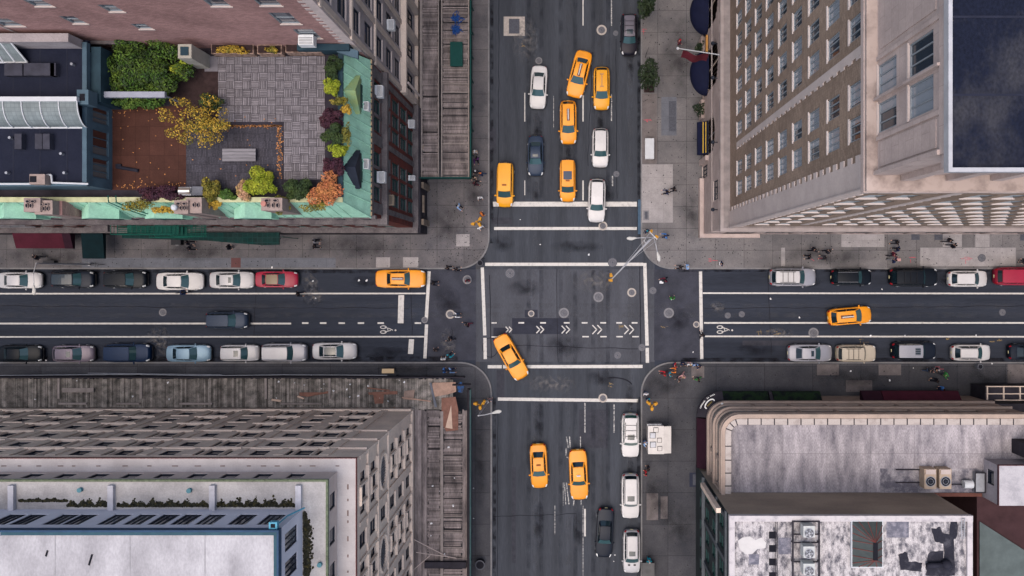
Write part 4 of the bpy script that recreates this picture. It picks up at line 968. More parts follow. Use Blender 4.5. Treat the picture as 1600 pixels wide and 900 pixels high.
# tall flag on the wall
rt = thing('flagpole', 'white pole with a dark red flag leaning out from the brick hotel wall', 'flagpole', (CX-.02, 20.35, 11.3))
MB().tube((CX-.02,20.35,11.3),(9.8,20.5,13.0),.06,.04).ball((9.75,20.5,13.03),(.14,.14,.14)).build('pole', M_white, rt)
def flag(u, v): return (CX-1.2-2.6*u, 20.42-.25*v+.12*math.sin(u*9)-.15*math.sin(u*3.1), 11.3+1.2*u-.02-v*1.5)
MB().grid(flag, 16, 6).build('flag', mat('flag_red', (.12,.02,.03), .8, var=.3), rt, fix=False, smooth=True)

# ============================================================ BUILDING: ornate beige block at the bottom left
rootD = thing('ornate_office_block', 'beige stone office block with oval windows and stepped white roof, bottom left', 'building', (-35, -30, 0))
DX, DY, DH = -16.3, -14.1, 26.0
fn = Facade('N', DY, DX, -75, 0, DH); fe = Facade('E', DX, DY, -60, 0, DH)
fl = (6.9, 10.3, 13.7, 17.2, 20.8, 24.0)
for k, z in enumerate(fl):
    for j in range(13):
        x = -20.8-3.5*j
        if j % 2 == 0: fn.win(x, z-1.05, 1.3, 2.0, 'sash', M_frame_d, P_dark, None); fn.win(x-1.15, z-.95, .42, 1.6, 'plain', M_frame_d, P_dark, None); fn.win(x+1.15, z-.95, .42, 1.6, 'plain', M_frame_d, P_dark, None)
        else: fn.win(x, z-1.0, 1.25, 1.8, 'sash', M_frame_d, P_dark, None)
    for g in range(5):
        yc = -17.15-7.1*g; ys = -20.85-7.1*g
        fe.win(ys, z-.95, 1.15, 1.7, 'sash', M_frame_d, P_dark, None)
        if k != 3:
            big = k in (5, 2, 0)
            fe.win(yc, z-1.05, 1.1, 2.1 if big else 1.7, 'sash', M_frame_d, P_dark, None)
            fe.win(yc+1.25, z-.85, .75, 1.4, 'plain', M_frame_d, P_dark, None); fe.win(yc-1.25, z-.85, .75, 1.4, 'plain', M_frame_d, P_dark, None)
mb = MB(); ov = []
for g in range(5):
    yc = -17.15-7.1*g; n = 12; a_, b_ = 1.35, 1.25
    for i in range(n):
        a = -a_+2*a_*i/n; b = a+2*a_/n; hh = b_*math.sqrt(max(1-((a+b)/2/a_)**2, .02))
        fe.holes.append((yc+a-fe.a, yc+b-fe.a, round(17.3-hh, 2), round(17.3+hh, 2)))
    ov.append(yc)
sp = fn.emit(mb) + fe.emit(mb)
mb.wall((-75, DY), TH['W'], 46, 0, DH).wall((-75, -60), TH['S'], 58.7, 0, DH)
mb.build('wall', M_stoned, rootD, fix=False)
for yc in ov:
    o = MB().box(DX-.12, DX-.07, yc-1.45, yc+1.45, 15.9, 18.7).build('oval_window', mat('oval_glass', (.24,.24,.27), .3, var=.3, scale=1.5), rootD)
    mb = MB(); n = 24
    pts = [(DX+.06, yc+1.55*math.cos(6.2832*i/n), 17.3+1.45*math.sin(6.2832*i/n)) for i in range(n+1)]; mb.path(pts, .13, n=6)
    mb.box(DX-.1, DX+.22, yc-.3, yc+.3, 15.4, 16.0).box(DX-.1, DX+.2, yc-.25, yc+.25, 18.7, 19.1); mb.build('surround', M_stoned, o)
mb = MB()
for z0, z1, o in ((15.3,15.6,.14),(19.05,19.3,.16),(22.45,22.65,.14),(5.0,5.35,.2),(25.3,25.95,.10),(25.0,25.29,.06)): fn.band(mb, z0, z1, o, ext=.0); fe.band(mb, z0, z1, o, ext=.0)
mb.build('cornice', M_stoned, rootD)
mb = MB()
for j in range(14): x = -19.0-3.5*j; mb.box(x-.4, x+.4, DY+.003, DY+.10, 5.36, 24.98)
for y in (-14.25, -19.4, -22.35, -26.5, -29.4): mb.box(DX+.003, DX+.12, y-.14, y+.14, 5.36, 24.98)
mb.each('pilaster', M_stoned, rootD)
mb = MB()
for j in range(13):
    x = -20.8-3.5*j
    for z in fl: mb.box(x-.9, x+.9, DY+.003, DY+.10, z+1.12, z+1.24)
    if j % 2 == 0:
        for z in fl: mb.box(x-.85, x-.70, DY+.003, DY+.10, z-1.05, z+1.1); mb.box(x+.70, x+.85, DY+.003, DY+.10, z-1.05, z+1.1); mb.box(x-1.6, x+1.6, DY+.003, DY+.2, z-1.25, z-1.12)
for g in range(5):
    yc = -17.15-7.1*g
    for z in fl:
        if z == 17.2: continue
        mb.box(DX+.003, DX+.26, yc-1.85, yc+1.85, z-1.25, z-1.12); mb.box(DX+.003, DX+.3, yc-.7, yc+.7, z+1.1, z+1.25)
        for q in (-.72, .72): mb.box(DX+.003, DX+.18, yc+q-.09, yc+q+.09, z-1.1, z+1.08)
    for z in fl: mb.box(DX+.003, DX+.14, yc-3.7-.7, yc-3.7+.7, z-1.12, z-.98)
mb.build('window_surround', M_stoned, rootD, kind='stuff')
# gutter terrace, attic, upper roof, penthouse
DX2, DY2, ZA = -17.65, -15.05, 28.3
DX3, DY3, ZQ = -19.5, -17.2, 32.9
M_terr = mat('roof_white_plain', (.38,.35,.345), .85, col2=(.30,.275,.27), scale=.6, fine=.05)
MB().prism([(-75,DY+.04),(DX+.04,DY+.04),(DX+.04,-60),(DX2,-60),(DX2,DY2),(-75,DY2)], DH-.3, DH).build('gutter_terrace', M_terr, rootD)
mb = MB().prism([(-75,DY+.1),(DX+.1,DY+.1),(DX+.1,-60),(DX+.045,-60),(DX+.045,DY+.045),(-75,DY+.045)], DH-.2, DH+.05); mb.build('eave_flashing', mat('flashing_red', (.13,.05,.05), .7), rootD)
mb = MB(); x = -17.5
while x > -60: mb.box(x-.5*rr.uniform(.3,1), x, DY-.55, DY-.48, DH+.002, DH+.02); x -= rr.uniform(.9,2.2)
y = -16
while y > -30: mb.box(DX-.6, DX-.5, y-.5*rr.uniform(.2,1), y, DH+.002, DH+.02); y -= rr.uniform(.7,1.6)
mb.build('gutter_drain', mat('drain_rust', (.16,.11,.10), .8, var=.4), rootD)
fn2 = Facade('N', DY2, DX2, -75, DH, ZA); fe2 = Facade('E', DX2, DY2, -60, DH, ZA)
for j in range(18): fn2.win(-20.35-2.43*j, DH+.5, 1.15, 1.35, 'plain', M_frame_d, P_dark, None)
for j in range(8): fe2.win(-16.9-2.6*j, DH+.5, 1.2, 1.4, 'plain', M_frame_d, P_dark, None)
fn3 = Facade('N', DY3, DX3, -75, ZA, ZQ); fe3 = Facade('E', DX3, DY3, -60, ZA, ZQ)
for px in (12,45,96,126,180,220,257,292,330,380,425): fn3.win((px-NX)*55.4/FP, ZA+1.1, 1.25, 2.4, 'mull', M_frame_d, P_grey, None)
for y in (-18.5,-20.45,-22.6,-24.6): fe3.win(y, ZA+1.1, 1.25, 2.4, 'mull', M_frame_d, P_grey, None)
mb = MB(); sp += fn2.emit(mb) + fe2.emit(mb); mb.build('attic_wall', M_stoneq, rootD, fix=False)
mb = MB(); sp += fn3.emit(mb) + fe3.emit(mb); pw = mb.build('penthouse_wall', mat('render_lilac', (.50,.50,.56), .8, var=.12, scale=.5), rootD, fix=False)
MB().prism([(-75,DY2+.004),(DX2+.004,DY2+.004),(DX2+.004,-60),(DX3,-60),(DX3,DY3),(-75,DY3)], ZA-.3, ZA).build('upper_terrace', M_roofw, rootD)
mb = MB().prism([(-75,DY2+.03),(DX2+.03,DY2+.03),(DX2+.03,-60),(DX2-.13,-60),(DX2-.13,DY2-.13),(-75,DY2-.13)], ZA-.12, ZA+.09)
x = -18
while x > -60: mb.ball((x, DY2-.05, ZA+.05), (.17,.08,.08), 6, 4); x -= .42
y = -15.2
while y > -32: mb.ball((DX2-.05, y, ZA+.05), (.08,.17,.08), 6, 4); y -= .42
mb.build('copper_edge', mat('copper_edge', (.13,.155,.10), .8, var=.4, scale=2), rootD)
mb = MB()
for px in (21, 176, 334, 468): x = W(px, 0, ZA)[0]; mb.box(x-.2, x+.2, DY3, DY2-.35, ZA+.002, ZA+.32)
mb.each('divider_curb', mat('curb_pale', (.42,.41,.44), .8), rootD)
for px, py in ((124,766),(295,767),(499,883)): c = W(px, py, ZA+.2); MB().tube((c[0],c[1],ZA),(c[0],c[1],ZA+.25),.17,n=14).build('roof_drain', mat('drain_teal', (.09,.22,.26) if py < 800 else (.12,.25,.16), .6), rootD)
M_moss = mat('moss', (.020,.020,.014), .95, island=.6, col2=(.055,.045,.014), scale=5, thr=(.5,.7), fine=.4)
rm = random.Random(8); mb = MB()
def moss(px0, px1, y0, tall):
    n = int((px1-px0)*13)
    for _ in range(n):
        t = rm.random(); px = px0+(px1-px0)*t; e = math.sin(t*math.pi)**.5
        h = min(abs(rm.gauss(0,.7)),1.9)*tall*(.35+.65*e)*(.55+.45*math.sin(px*.35)*math.sin(px*.11+1)); c = W(px, y0-h, ZA); s = rm.uniform(.02,.10)
        mb.prism([(c[0]+s*rm.uniform(.6,1.3)*math.cos(i*1.05), c[1]+s*rm.uniform(.6,1.3)*math.sin(i*1.05)) for i in range(6)], ZA+.001, ZA+.01+rm.uniform(0,.02))
moss(105,172,791,9); moss(183,329,791,8); moss(340,470,791,10); moss(30,105,783,3)
for _ in range(1100):
    py = rm.uniform(800,900); h = abs(rm.gauss(0,.6))*8*min(1,(py-795)/30); c = W(475+h, py, ZA); s = rm.uniform(.03,.11)
    mb.prism([(c[0]+s*math.cos(i*1.05), c[1]+s*math.sin(i*1.05)) for i in range(6)], ZA+.001, ZA+.02+rm.uniform(0,.05))
mb.build('moss', M_moss, rootD, kind='stuff')
MB().prism([(-75,DY3-.3),(DX3-.3,DY3-.3),(DX3-.3,-60),(-75,-60)], ZQ-.3, ZQ-.05).build('penthouse_roof', mat('roof_white_fresh', (.36,.345,.355), .85, col2=(.19,.18,.19), scale=.30, thr=(.40,.72), stretch=(1,.5,1), fine=.10), rootD)
mb = MB().prism([(-75,DY3+.05),(DX3+.05,DY3+.05),(DX3+.05,-60),(DX3-.08,-60),(DX3-.08,DY3-.08),(-75,DY3-.08)], ZQ-.3, ZQ+.25); mb.build('coping', mat('coping_navy', (.02,.05,.10), .5), rootD)
mb = MB().prism([(-38,DY3-.081),(DX3-.081,DY3-.081),(DX3-.081,-60),(DX3-.33,-60),(DX3-.33,DY3-.33),(-38,DY3-.33)], ZQ-.1, ZQ+.1); mb.build('flashing', mat('flashing_teal', (.025,.07,.095), .5, var=.3, scale=1), rootD)
mb = MB().box(-75,-38,DY3-.36,DY3-.081,ZQ-.1,ZQ+.1); mb.build('flashing', mat('flashing_grey', (.14,.15,.20), .5), rootD)
mb = MB()
for x in (-24.5,-29.5,-34.5,-39.5): mb.box(x, x+.06, -60, DY3-.35, ZQ-.049, ZQ-.04)
mb.box(-75, DX3-.35, -21.3, -21.22, ZQ-.049, ZQ-.038)
mb.build('membrane_seam', mat('seam_grey', (.29,.28,.29), .85, var=.4, scale=2), rootD)
c = W(427,823,ZQ); mb = MB().box(c[0]-.3,c[0]+.25,DY3+.051,DY3+.5,ZQ-.4,ZQ); mb.path([(c[0]+.2,DY3+.3,ZQ-.1),(DX3-.3,DY3+.2,ZA+2.2),(DX3+.3,DY3+.25,ZA+.5)],.06); mb.build('downpipe', mat('pipe_teal', (.08,.28,.38), .5), rootD)
MB().box(c[0]-.17,c[0]+.12,DY3+.15,DY3+.4,ZQ+.002,ZQ+.03).build('pipe_hole', M_black, rootD)
mb = MB()
for px, py in ((72.5,865),(141,875)): c = W(px,py,ZQ); mb.obox((c[0],c[1],ZQ-.03),(.12,.75 if py > 870 else .4,.04), -.3)
mb.build('roof_slit', M_black, rootD)
place_windows(rootD, sp)

# ============================================================ BUILDING: low rounded corner block, bottom right
rootE = thing('rounded_corner_building', 'low building with rounded tan corner, window bands and pale stained flat roof', 'building', (28, -17, 0))
EX, EY, EH, ER = 14.0, -13.35, 11.9, 1.7; EX1, EY1 = 43.0, -20.64
def rline(off, sub=10):
    r = ER+off; pts = [(EX-off, EY1)]
    for i in range(sub+1):
        t = math.pi/2*i/sub; pts.append((EX+ER-r*math.cos(t), EY-ER+r*math.sin(t)))
    pts.append((EX1, EY+off)); return pts
def ring(mb, o0, o1, z0, z1, m=0):
    mb.prism(rline(o1) + rline(o0)[::-1], z0, z1, m)
M_tan = mat('stone_tan', (.36,.28,.235), .85, col2=(.27,.215,.185), scale=.8, fine=.08)
M_glassb = mat('glass_band', (.055,.075,.085), .2, col2=(.11,.125,.13), scale=.6, thr=(.4,.6), grid=(1.9,3,0,.25,'wall'), gw=.05, gcol=.5)
mb = MB(); ring(mb, -.3, 0, 0, 4.6); ring(mb, -.3, 0, 4.95, 5.6); ring(mb, -.3, 0, 8.35, 8.75); ring(mb, -.3, 0, 10.9, EH)
x = EX+ER+2.6
while x < 39: mb.box(x-.13, x+.13, EY-.28, EY-.01, 5.6, 8.35); mb.box(x-.13, x+.13, EY-.28, EY-.01, 8.75, 10.9); x += 3.6
for y in (-17.8, -20.4): mb.box(EX+.01, EX+.28, y-.2, y+.2, 5.6, 10.9)
mb.box(39.3, EX1, EY-.28, EY-.003, 5.6, 6.1).box(39.3,40.7,EY-.28,EY-.003,6.1,10.9).box(41.9,EX1,EY-.28,EY-.003,6.1,10.9).box(40.7,41.9,EY-.28,EY-.003,7.9,9.2)
mb.box(EX1-.3, EX1, EY1, EY-.31, 0, EH)
mb.build('wall', M_tan, rootE)
mb = MB(); ring(mb, -.22, -.16, 5.6, 8.35); mb.build('window_band', M_glassb, rootE)
mb = MB(); ring(mb, -.22, -.16, 8.75, 10.9); mb.build('window_band', M_glassb, rootE)
mb = MB(); ring(mb, .003, .22, 4.6, 5.15); ring(mb, .003, .22, 7.95, 8.35); ring(mb, .003, .14, 10.9, 11.3); ring(mb, 0, .12, EH-.1, EH+.1); mb.build('cornice', M_tan, rootE)
mb = MB(); ring(mb, -.85, -.31, EH-.6, EH+.06); mb.build('parapet', mat('parapet_cream', (.36,.32,.30), .85, col2=(.22,.185,.175), scale=1.2, thr=(.5,.75), fine=.08), rootE)
mb = MB()
x = EX+ER+.7
while x < EX1: mb.box(x-.05, x+.05, EY-.87, EY-.29, EH-.5, EH+.075); x += 1.235
for y in (-16.2,-17.5,-18.7,-19.9): mb.box(EX+.29, EX+.87, y-.05, y+.05, EH-.5, EH+.075)
for t in (.35,.8,1.25): mb.obox((EX+ER-(ER-.58)*math.cos(t), EY-ER+(ER-.58)*math.sin(t), EH-.2),(.58,.09,.56), -t)
mb.build('parapet_joint', M_darkst, rootE)
ZEr = 11.45
M_roofE = mat('roof_grey_stained', (.31,.285,.30), .85, col2=(.10,.092,.108), scale=.6, thr=(.36,.72), stretch=(1.8,.5,1), fine=.30, grid=(4.1,9,0,.10), gw=.03, gcol=.8)
MB().prism([(p[0], p[1]) for p in rline(-.84)] + [(EX1, EY1)], ZEr-.3, ZEr).build('roof', M_roofE, rootE)
mb = MB()
for x0,y0,x1,y1 in ((1375,732,1535,770),): pxrect(mb, x0,y0,x1,y1, ZEr+.004, h=ZEr)
mb.each('roof_stain', mat('roof_soot', (.10,.095,.115), .9, col2=(.28,.26,.275), scale=.9, thr=(.42,.62), fine=.2), rootE)
M_forest = mat('canvas_forest', (.010,.022,.010), .85, col2=(.004,.006,.008), scale=1.6, thr=(.45,.6), fine=.3)
awn = [(1124,1199,M_forest,.75),(1201,1206,M_darkst,.7),(1207,1281,M_forest,.75),(1345,1376,M_maroond,.8),(1377,1497,M_maroon if False else mat('canvas_wine', (.045,.009,.018), .8, var=.3),.8)]
for a, b, m_, o in awn: awning(rootE, W(a,0,3)[0], W(b,0,3)[0], EY+.003, EY+o+.15, 3.0, 3.9, m_)
awning(rootE, EX-.003, EX-.95, -20.4, -15.2, 3.0, 3.9, M_maroond, 'W')
def canopy(u, v):
    t = math.pi/2*u; r = ER+.95*v; return (EX+ER-r*math.cos(t), EY-ER+r*math.sin(t), 3.9-.8*v)
cano = MB().grid(canopy, 14, 3).build('corner_canopy', M_darkst, rootE, fix=False)
mb = MB()
for i in range(15): p, q = canopy(i/14,1), canopy(min(i+1,14)/14,1); mb.add([p,q,(q[0],q[1],2.8),(p[0],p[1],2.8)], [(0,1,2,3)])
mb.build('canopy_valance', M_darkst, rootE, fix=False)
mb = MB(); M_sign = mat('sign_white', (.7,.7,.68), .6, var=.1); cc = (EX+ER, EY-ER)
n = 16; rs = random.Random(4)
for i in range(n):                                    # row of small unreadable letters round the canopy edge
    if i in (7, 8, 11): continue
    t = .38+.82*i/(n-1); r = ER+.80; zc = 3.9-.8*.84
    mb.obox((cc[0]-r*math.cos(t), cc[1]+r*math.sin(t), zc+.06), (.13, .05, .02), -t+math.pi); 
    mb.obox((cc[0]-(r-.03)*math.cos(t+.015), cc[1]+(r-.03)*math.sin(t+.015), zc+.085), (.05, .10, .012), -t+math.pi)
mb.build('lettering', M_sign, cano)
mb = MB(); tm = math.pi/4; ec = (cc[0]-(ER+.28)*math.cos(tm), cc[1]+(ER+.28)*math.sin(tm))
for i in range(17):                                   # pale crescent emblem
    t = -2.0+4.0*i/16; ca, sa = math.cos(math.pi-tm), math.sin(math.pi-tm)
    lx, ly = .30*math.cos(t), .60*math.sin(t); x, y = ec[0]+lx*ca-ly*sa, ec[1]+lx*sa+ly*ca
    mb.obox((x, y, 3.72-.33*(lx+.3)), (.12,.13,.03), t+math.pi-tm)
mb.build('emblem', M_sign, cano)
mb = MB()
for i in range(9): ly = -.3+.075*i; mb.obox((ec[0]-ly*math.sin(math.pi-tm), ec[1]+ly*math.cos(math.pi-tm), 3.67), (.25,.05,.03), math.pi-tm+.3*(i%3-1))
mb.build('emblem_centre', mat('emblem_gold', (.25,.19,.06), .6, var=.4, scale=8), cano)
c = W(1127, 630, 4.7); MB().ball((c[0],c[1],5.2),(.15,.15,.15)).build('lamp_globe', M_sign, rootE, smooth=True)
# things on that roof
def cond_unit(x, y, z, w, d, h, label, col, fans=1):
    rt = thing('roof_condenser', label, 'air conditioner', (x, y, z))
    MB().box(x-w/2, x+w/2, y-d/2, y+d/2, z+.06, z+h).box(x-w/2+.05, x-w/2+.15, y-d/2, y+d/2, z, z+.06).box(x+w/2-.15, x+w/2-.05, y-d/2, y+d/2, z, z+.06).build('casing', col, rt)
    r = min(w,d)*.40; cy = y-d*.12
    MB().disc(x, cy, r, z+h+.006, 20).build('fan_well', M_black if fans == 1 else mat('fan_well_grey', (.10,.10,.11), .7), rt)
    m_ = MB()
    for k in range(5): a = k*1.2566; m_.add([(x+.06*math.cos(a),cy+.06*math.sin(a),z+h+.02),(x+r*.9*math.cos(a-.25),cy+r*.9*math.sin(a-.25),z+h+.02),(x+r*.9*math.cos(a+.25),cy+r*.9*math.sin(a+.25),z+h+.05)], [(0,1,2)])
    m_.disc(x, cy, r*.25, z+h+.055, 10); m_.build('fan', M_frame_d if fans == 1 else M_steel, rt, fix=False)
    m_ = MB(); m_.disc(x, cy, r*1.08, z+h+.06, 24, 0, r*.96); m_.disc(x, cy, r*.62, z+h+.062, 20, 0, r*.55); m_.build('guard', M_steel, rt, fix=False)
M_unit = mat('unit_cream', (.38,.30,.23), .5, col2=(.30,.22,.16), scale=2); M_unitw = mat('unit_white', (.42,.43,.42), .5, var=.2, scale=2)
for px, s in ((1453,'left'),(1476.5,'right')):
    c = W(px, 748, 12.5); cond_unit(c[0], c[1], ZEr, 1.1, 1.85, 1.15, s+' of the two cream condensers on the pale roof', M_unit)
    MB().box(c[0]-.45, c[0]+.45, c[1]+.45, c[1]+.88, ZEr+1.155, ZEr+1.24).build('top_panel', M_stoneq, bpy.data.objects[[o.name for o in bpy.data.objects if o.name.startswith('roof_condenser')][-1]])
c = W(1513,757,12); rt = thing('roof_tank', 'small white drum beside the cream condensers on the pale roof', 'tank', (c[0],c[1],ZEr))
MB().tube((c[0]-.4,c[1],ZEr+.4),(c[0]+.45,c[1],ZEr+.4),.38,n=18).build('drum', M_white, rt, smooth=False); MB().box(c[0]-.3,c[0]-.2,c[1]-.3,c[1]+.3,ZEr,ZEr+.1).box(c[0]+.2,c[0]+.3,c[1]-.3,c[1]+.3,ZEr,ZEr+.1).build('cradle', M_steel, rt)
MB().path([W(1486,757,11.6)+(ZEr+.2,), W(1505,757,11.6)+(ZEr+.2,)], .05).path([W(1400,734,11.6)+(ZEr+.12,), W(1443,734,11.6)+(ZEr+.12,)], .05).path([W(1400,754,11.6)+(ZEr+.12,), W(1443,754,11.6)+(ZEr+.12,), W(1443,748,11.6)+(ZEr+.12,)], .05).build('roof_pipe', M_darkst, rootE)
a = W(1524,739,12); b = W(1536,768,11.6); rt = thing('duct_frame', 'upright grey duct frame against the white rooftop bulkhead', 'duct', (a[0],b[1],ZEr))
MB().box(a[0],b[0],b[1],a[1],ZEr,ZEr+.5).build('duct', M_steel, rt); MB().path([(a[0],b[1],ZEr+.55),(b[0],b[1],ZEr+.55),(b[0],a[1],ZEr+.55),(a[0],a[1],ZEr+.55),(a[0],b[1],ZEr+.55)], .05).build('rim', M_darkst, rt)
MB().box(W(1460,0,11.5)[0], W(1534,0,11.5)[0], -21.0, -20.66, ZEr-.5, ZEr+.12).build('steel_beam', mat('beam_rust', (.11,.045,.035), .8, var=.3), rootE)
# bulkhead on the roof (stair house)
gx, gy0, gy1, zt = 38.6, -21.1, -17.5, 14.0
rootH = thing('stair_bulkhead', 'white rendered rooftop stair hut with one dark window by the right edge', 'rooftop hut', (42, -19, ZEr))
fh = Facade('W', gx, gy0, gy1, ZEr-3, zt); fh.win(-18.9, ZEr+.6, 1.35, 1.2, 'plain', M_frame_d, P_dark, None)
mb = MB(); sph = fh.emit(mb); mb.wall((gx, gy0), TH['S'], 36, 4, zt).wall((75, gy1), TH['N'], 36.4, ZEr, zt).wall((75, gy0), TH['E'], gy1-gy0, 4, zt); mb.build('wall', mat('render_white', (.32,.30,.33), .85, var=.25, scale=1, fine=.06), rootH, fix=False)
MB().prism([(gx,gy0),(75,gy0),(75,gy1),(gx,gy1)], zt, zt+.12).build('roof', mat('roof_hut', (.36,.345,.365), .85, col2=(.23,.225,.245), scale=.9, thr=(.45,.75), fine=.08), rootH)
MB().box(gx-.03, 75, gy1, gy1+.08, zt-.1, zt+.16).box(gx-.05, gx-.003, gy0, gy1, zt-.1, zt+.16).build('trim', mat('trim_rust', (.08,.04,.045), .7), rootH)
place_windows(rootH, sph)
a = W(1577,693,14.5)
rootI = thing('stair_bulkhead', 'second smaller rooftop hut with a black side wall at the right edge', 'rooftop hut', (a[0]+2, -16, ZEr))
MB().box(41.2, 50, -16.9, -15.6, ZEr, 14.2).build('wall', M_darkst, rootI); MB().box(41.15, 50, -16.95, -15.55, 14.2, 14.3).build('roof', M_stoneg, rootI)

# BUILDING: higher roof with patched white paint
rootF = thing('patched_roof_building', 'dark walled building with patchy white painted roof and skylight, bottom right', 'building', (24, -30, 0))
FX, FY, FZ, FX1 = 13.4, -20.66, 18.4, 33.9
ff = Facade('W', FX, FY, -60, 0, FZ)
for z in (14.6, 10.9, 7.2, 3.6):
    for y in (-22.2,-24.0,-26.3,-28.1,-30.4): ff.win(y, z-.8, 1.2, 2.0, 'sash', M_frame_g, P_dark, None)
mb = MB(); spf = ff.emit(mb, 0); mb.wall((FX1, FY), TH['N'], FX1-FX, 0, FZ, (), 0, 1).wall((FX1, -60), TH['E'], 60+FY, 0, FZ, (), 0, 0).wall((FX,-60),TH['S'],FX1-FX,0,FZ,(),0,0)
mb.build('wall', [mat('facade_green_black', (.035,.042,.045), .8, var=.35, scale=.7, fine=.15), mat('parge_tan', (.30,.245,.195), .9, col2=(.21,.17,.14), scale=.35, stretch=(.5,1,1), fine=.08)], rootF, fix=False)
mb = MB()
for z0, z1, o in ((16.9,17.3,.15),(12.6,12.9,.15),(5.6,6.0,.3)): ff.band(mb, z0, z1, o)
for y in (-21.2,-25.1,-29.2): mb.box(FX-.12, FX-.003, y-.2, y+.2, 6.0, 16.9)
mb.build('cornice', mat('cornice_slate', (.09,.10,.11), .8, var=.3), rootF)
mb = MB().box(FX-.75, FX-.35, FY-.4, FY+.02, 8, FZ-2).box(EX-.1,EX+.25,FY-.25,FY+.01,8,EH+.3); mb.build('corner_pier', M_stoned, rootF)
place_windows(rootF, spf)
M_roofF = mat('roof_patchy', (.37,.345,.345), .85, col2=(.075,.072,.085), scale=1.7, thr=(.42,.64), stretch=(1.6,.8,1), fine=.35, grid=(1.9,30,0,.10), gw=.03, gcol=.8)
MB().prism([(FX,FY),(FX1,FY),(FX1,-60),(FX,-60)], FZ-.3, FZ).build('roof', M_roofF, rootF)
mb = MB().box(FX-.05, FX1+.05, FY-.45, FY+.04, FZ-.2, FZ+.28).box(FX-.05, FX+.42, -60, FY-.451, FZ-.2, FZ+.24).box(FX1-.4, FX1+.05, -60, FY-.451, FZ-.2, FZ+.24); mb.build('parapet', mat('parapet_chalk', (.42,.39,.395), .85, col2=(.24,.225,.24), scale=1.4, thr=(.5,.72), fine=.08), rootF)
mb = MB(); pp = [W(x_, y_, FZ) for x_, y_ in ((1153,845),(1160,840),(1172,838),(1180,844),(1190,840),(1197,848),(1196,856),(1183,858),(1176,865),(1165,866),(1156,858))]; mb.prism(pp, FZ, FZ+.012)
mb.build('fresh_paint_patch', mat('paint_fresh', (.46,.44,.43), .8, var=.12), rootF)
mb = MB()
for r in ((1170,866,1186,882),(1216,840,1236,866),(1385,812,1420,840)): pxrect(mb, *r, FZ+.006, h=FZ)
mb.each('roof_patch', mat('felt_grey', (.10,.10,.125), .9, col2=(.2,.19,.22), scale=2, thr=(.45,.65), fine=.2), rootF)
mb = MB()
for y in (830.5,851.5,872.5,894): pxrect(mb, 1201.5, y, 1213, y+11, FZ+.01, h=FZ)
mb.build('roof_hole', M_black, rootF)
mb = MB()
for px in (1213.8,): a = W(px,812,FZ); mb.path([(a[0],a[1],FZ+.12),(a[0],-33,FZ+.12)], .03)
a = W(1211,812,FZ); mb.path([(a[0],a[1],FZ+.1),(a[0],-33,FZ+.1)], .03); mb.build('roof_cable', M_darkst, rootF)
mb = MB(); x0, x1 = W(1239,0,FZ+.4)[0], W(1280,0,FZ+.4)[0]
for x in (x0, x1): mb.box(x-.06, x+.06, -33, W(0,814,FZ+.4)[1], FZ+.3, FZ+.45)
for py in (815,835,848,878,905): y = W(0,py,FZ+.4)[1]; mb.box(x0, x1, y-.05, y+.05, FZ+.28, FZ+.42)
rt = thing('equipment_frame', 'dark steel frame carrying three white condensers on the patchy roof', 'frame', ((x0+x1)/2,-25,FZ))
for x in (x0,x1):
    for py in (815,848,878): y = W(0,py,FZ+.4)[1]; mb.box(x-.05,x+.05,y-.05,y+.05,FZ,FZ+.3)
mb.build('frame', M_darkst, rt)
for py, s in ((831,'top'),(863,'middle'),(890,'bottom')):
    c = W(1264.5, py, FZ+1.4); cond_unit(c[0], c[1], FZ+.42, .95, .95, .95, s+' white condenser of three in the dark steel frame', M_unitw, 2)
a = W(1333,816,FZ+.5); b = W(1380,887,FZ+.5); rt = thing('roof_lantern', 'large hipped grey glass skylight with rusty bars on the patchy roof', 'skylight', ((a[0]+b[0])/2,(a[1]+b[1])/2,FZ))
xm = a[0]+(b[0]-a[0])*.62; y_t = a[1]-(a[1]-b[1])*.38; y_b = a[1]-(a[1]-b[1])*.76; zt_ = FZ+1.3
mb = MB().add([(a[0],a[1],FZ+.3),(b[0],a[1],FZ+.3),(b[0],b[1],FZ+.3),(a[0],b[1],FZ+.3),(xm,y_t,zt_),(xm,y_b,zt_)], [(0,1,4),(1,2,5,4),(2,3,5),(3,0,4,5)])
mb.build('glass', mat('lantern_glass', (.05,.06,.06), .35, var=.2, scale=2), rt)
mb = MB().box(a[0]-.08,b[0]+.08,b[1]-.08,a[1]+.08,FZ,FZ+.3); mb.build('curb', M_white, rt)
mb = MB()
for i in range(6):
    t = (i+.5)/6; yy = a[1]+(b[1]-a[1])*t; ym = min(max(yy, y_b), y_t)
    mb.tube((a[0],yy,FZ+.33),(xm,ym,zt_+.03),.03,n=5); mb.tube((b[0],yy,FZ+.33),(xm,ym,zt_+.03),.03,n=5)
for i in range(3): xx = a[0]+(b[0]-a[0])*(i+.7)/3.3; mb.tube((xx,a[1],FZ+.33),(xm,y_t,zt_+.03),.03,n=5); mb.tube((xx,b[1],FZ+.33),(xm,y_b,zt_+.03),.03,n=5)
mb.build('glazing_bars', mat('bar_rust', (.16,.05,.045), .8), rt); MB().box(xm-.18,xm+.18,y_b,y_t,zt_,zt_+.08).build('ridge_vent', M_black, rt)
mb = MB(); rq = random.Random(17)
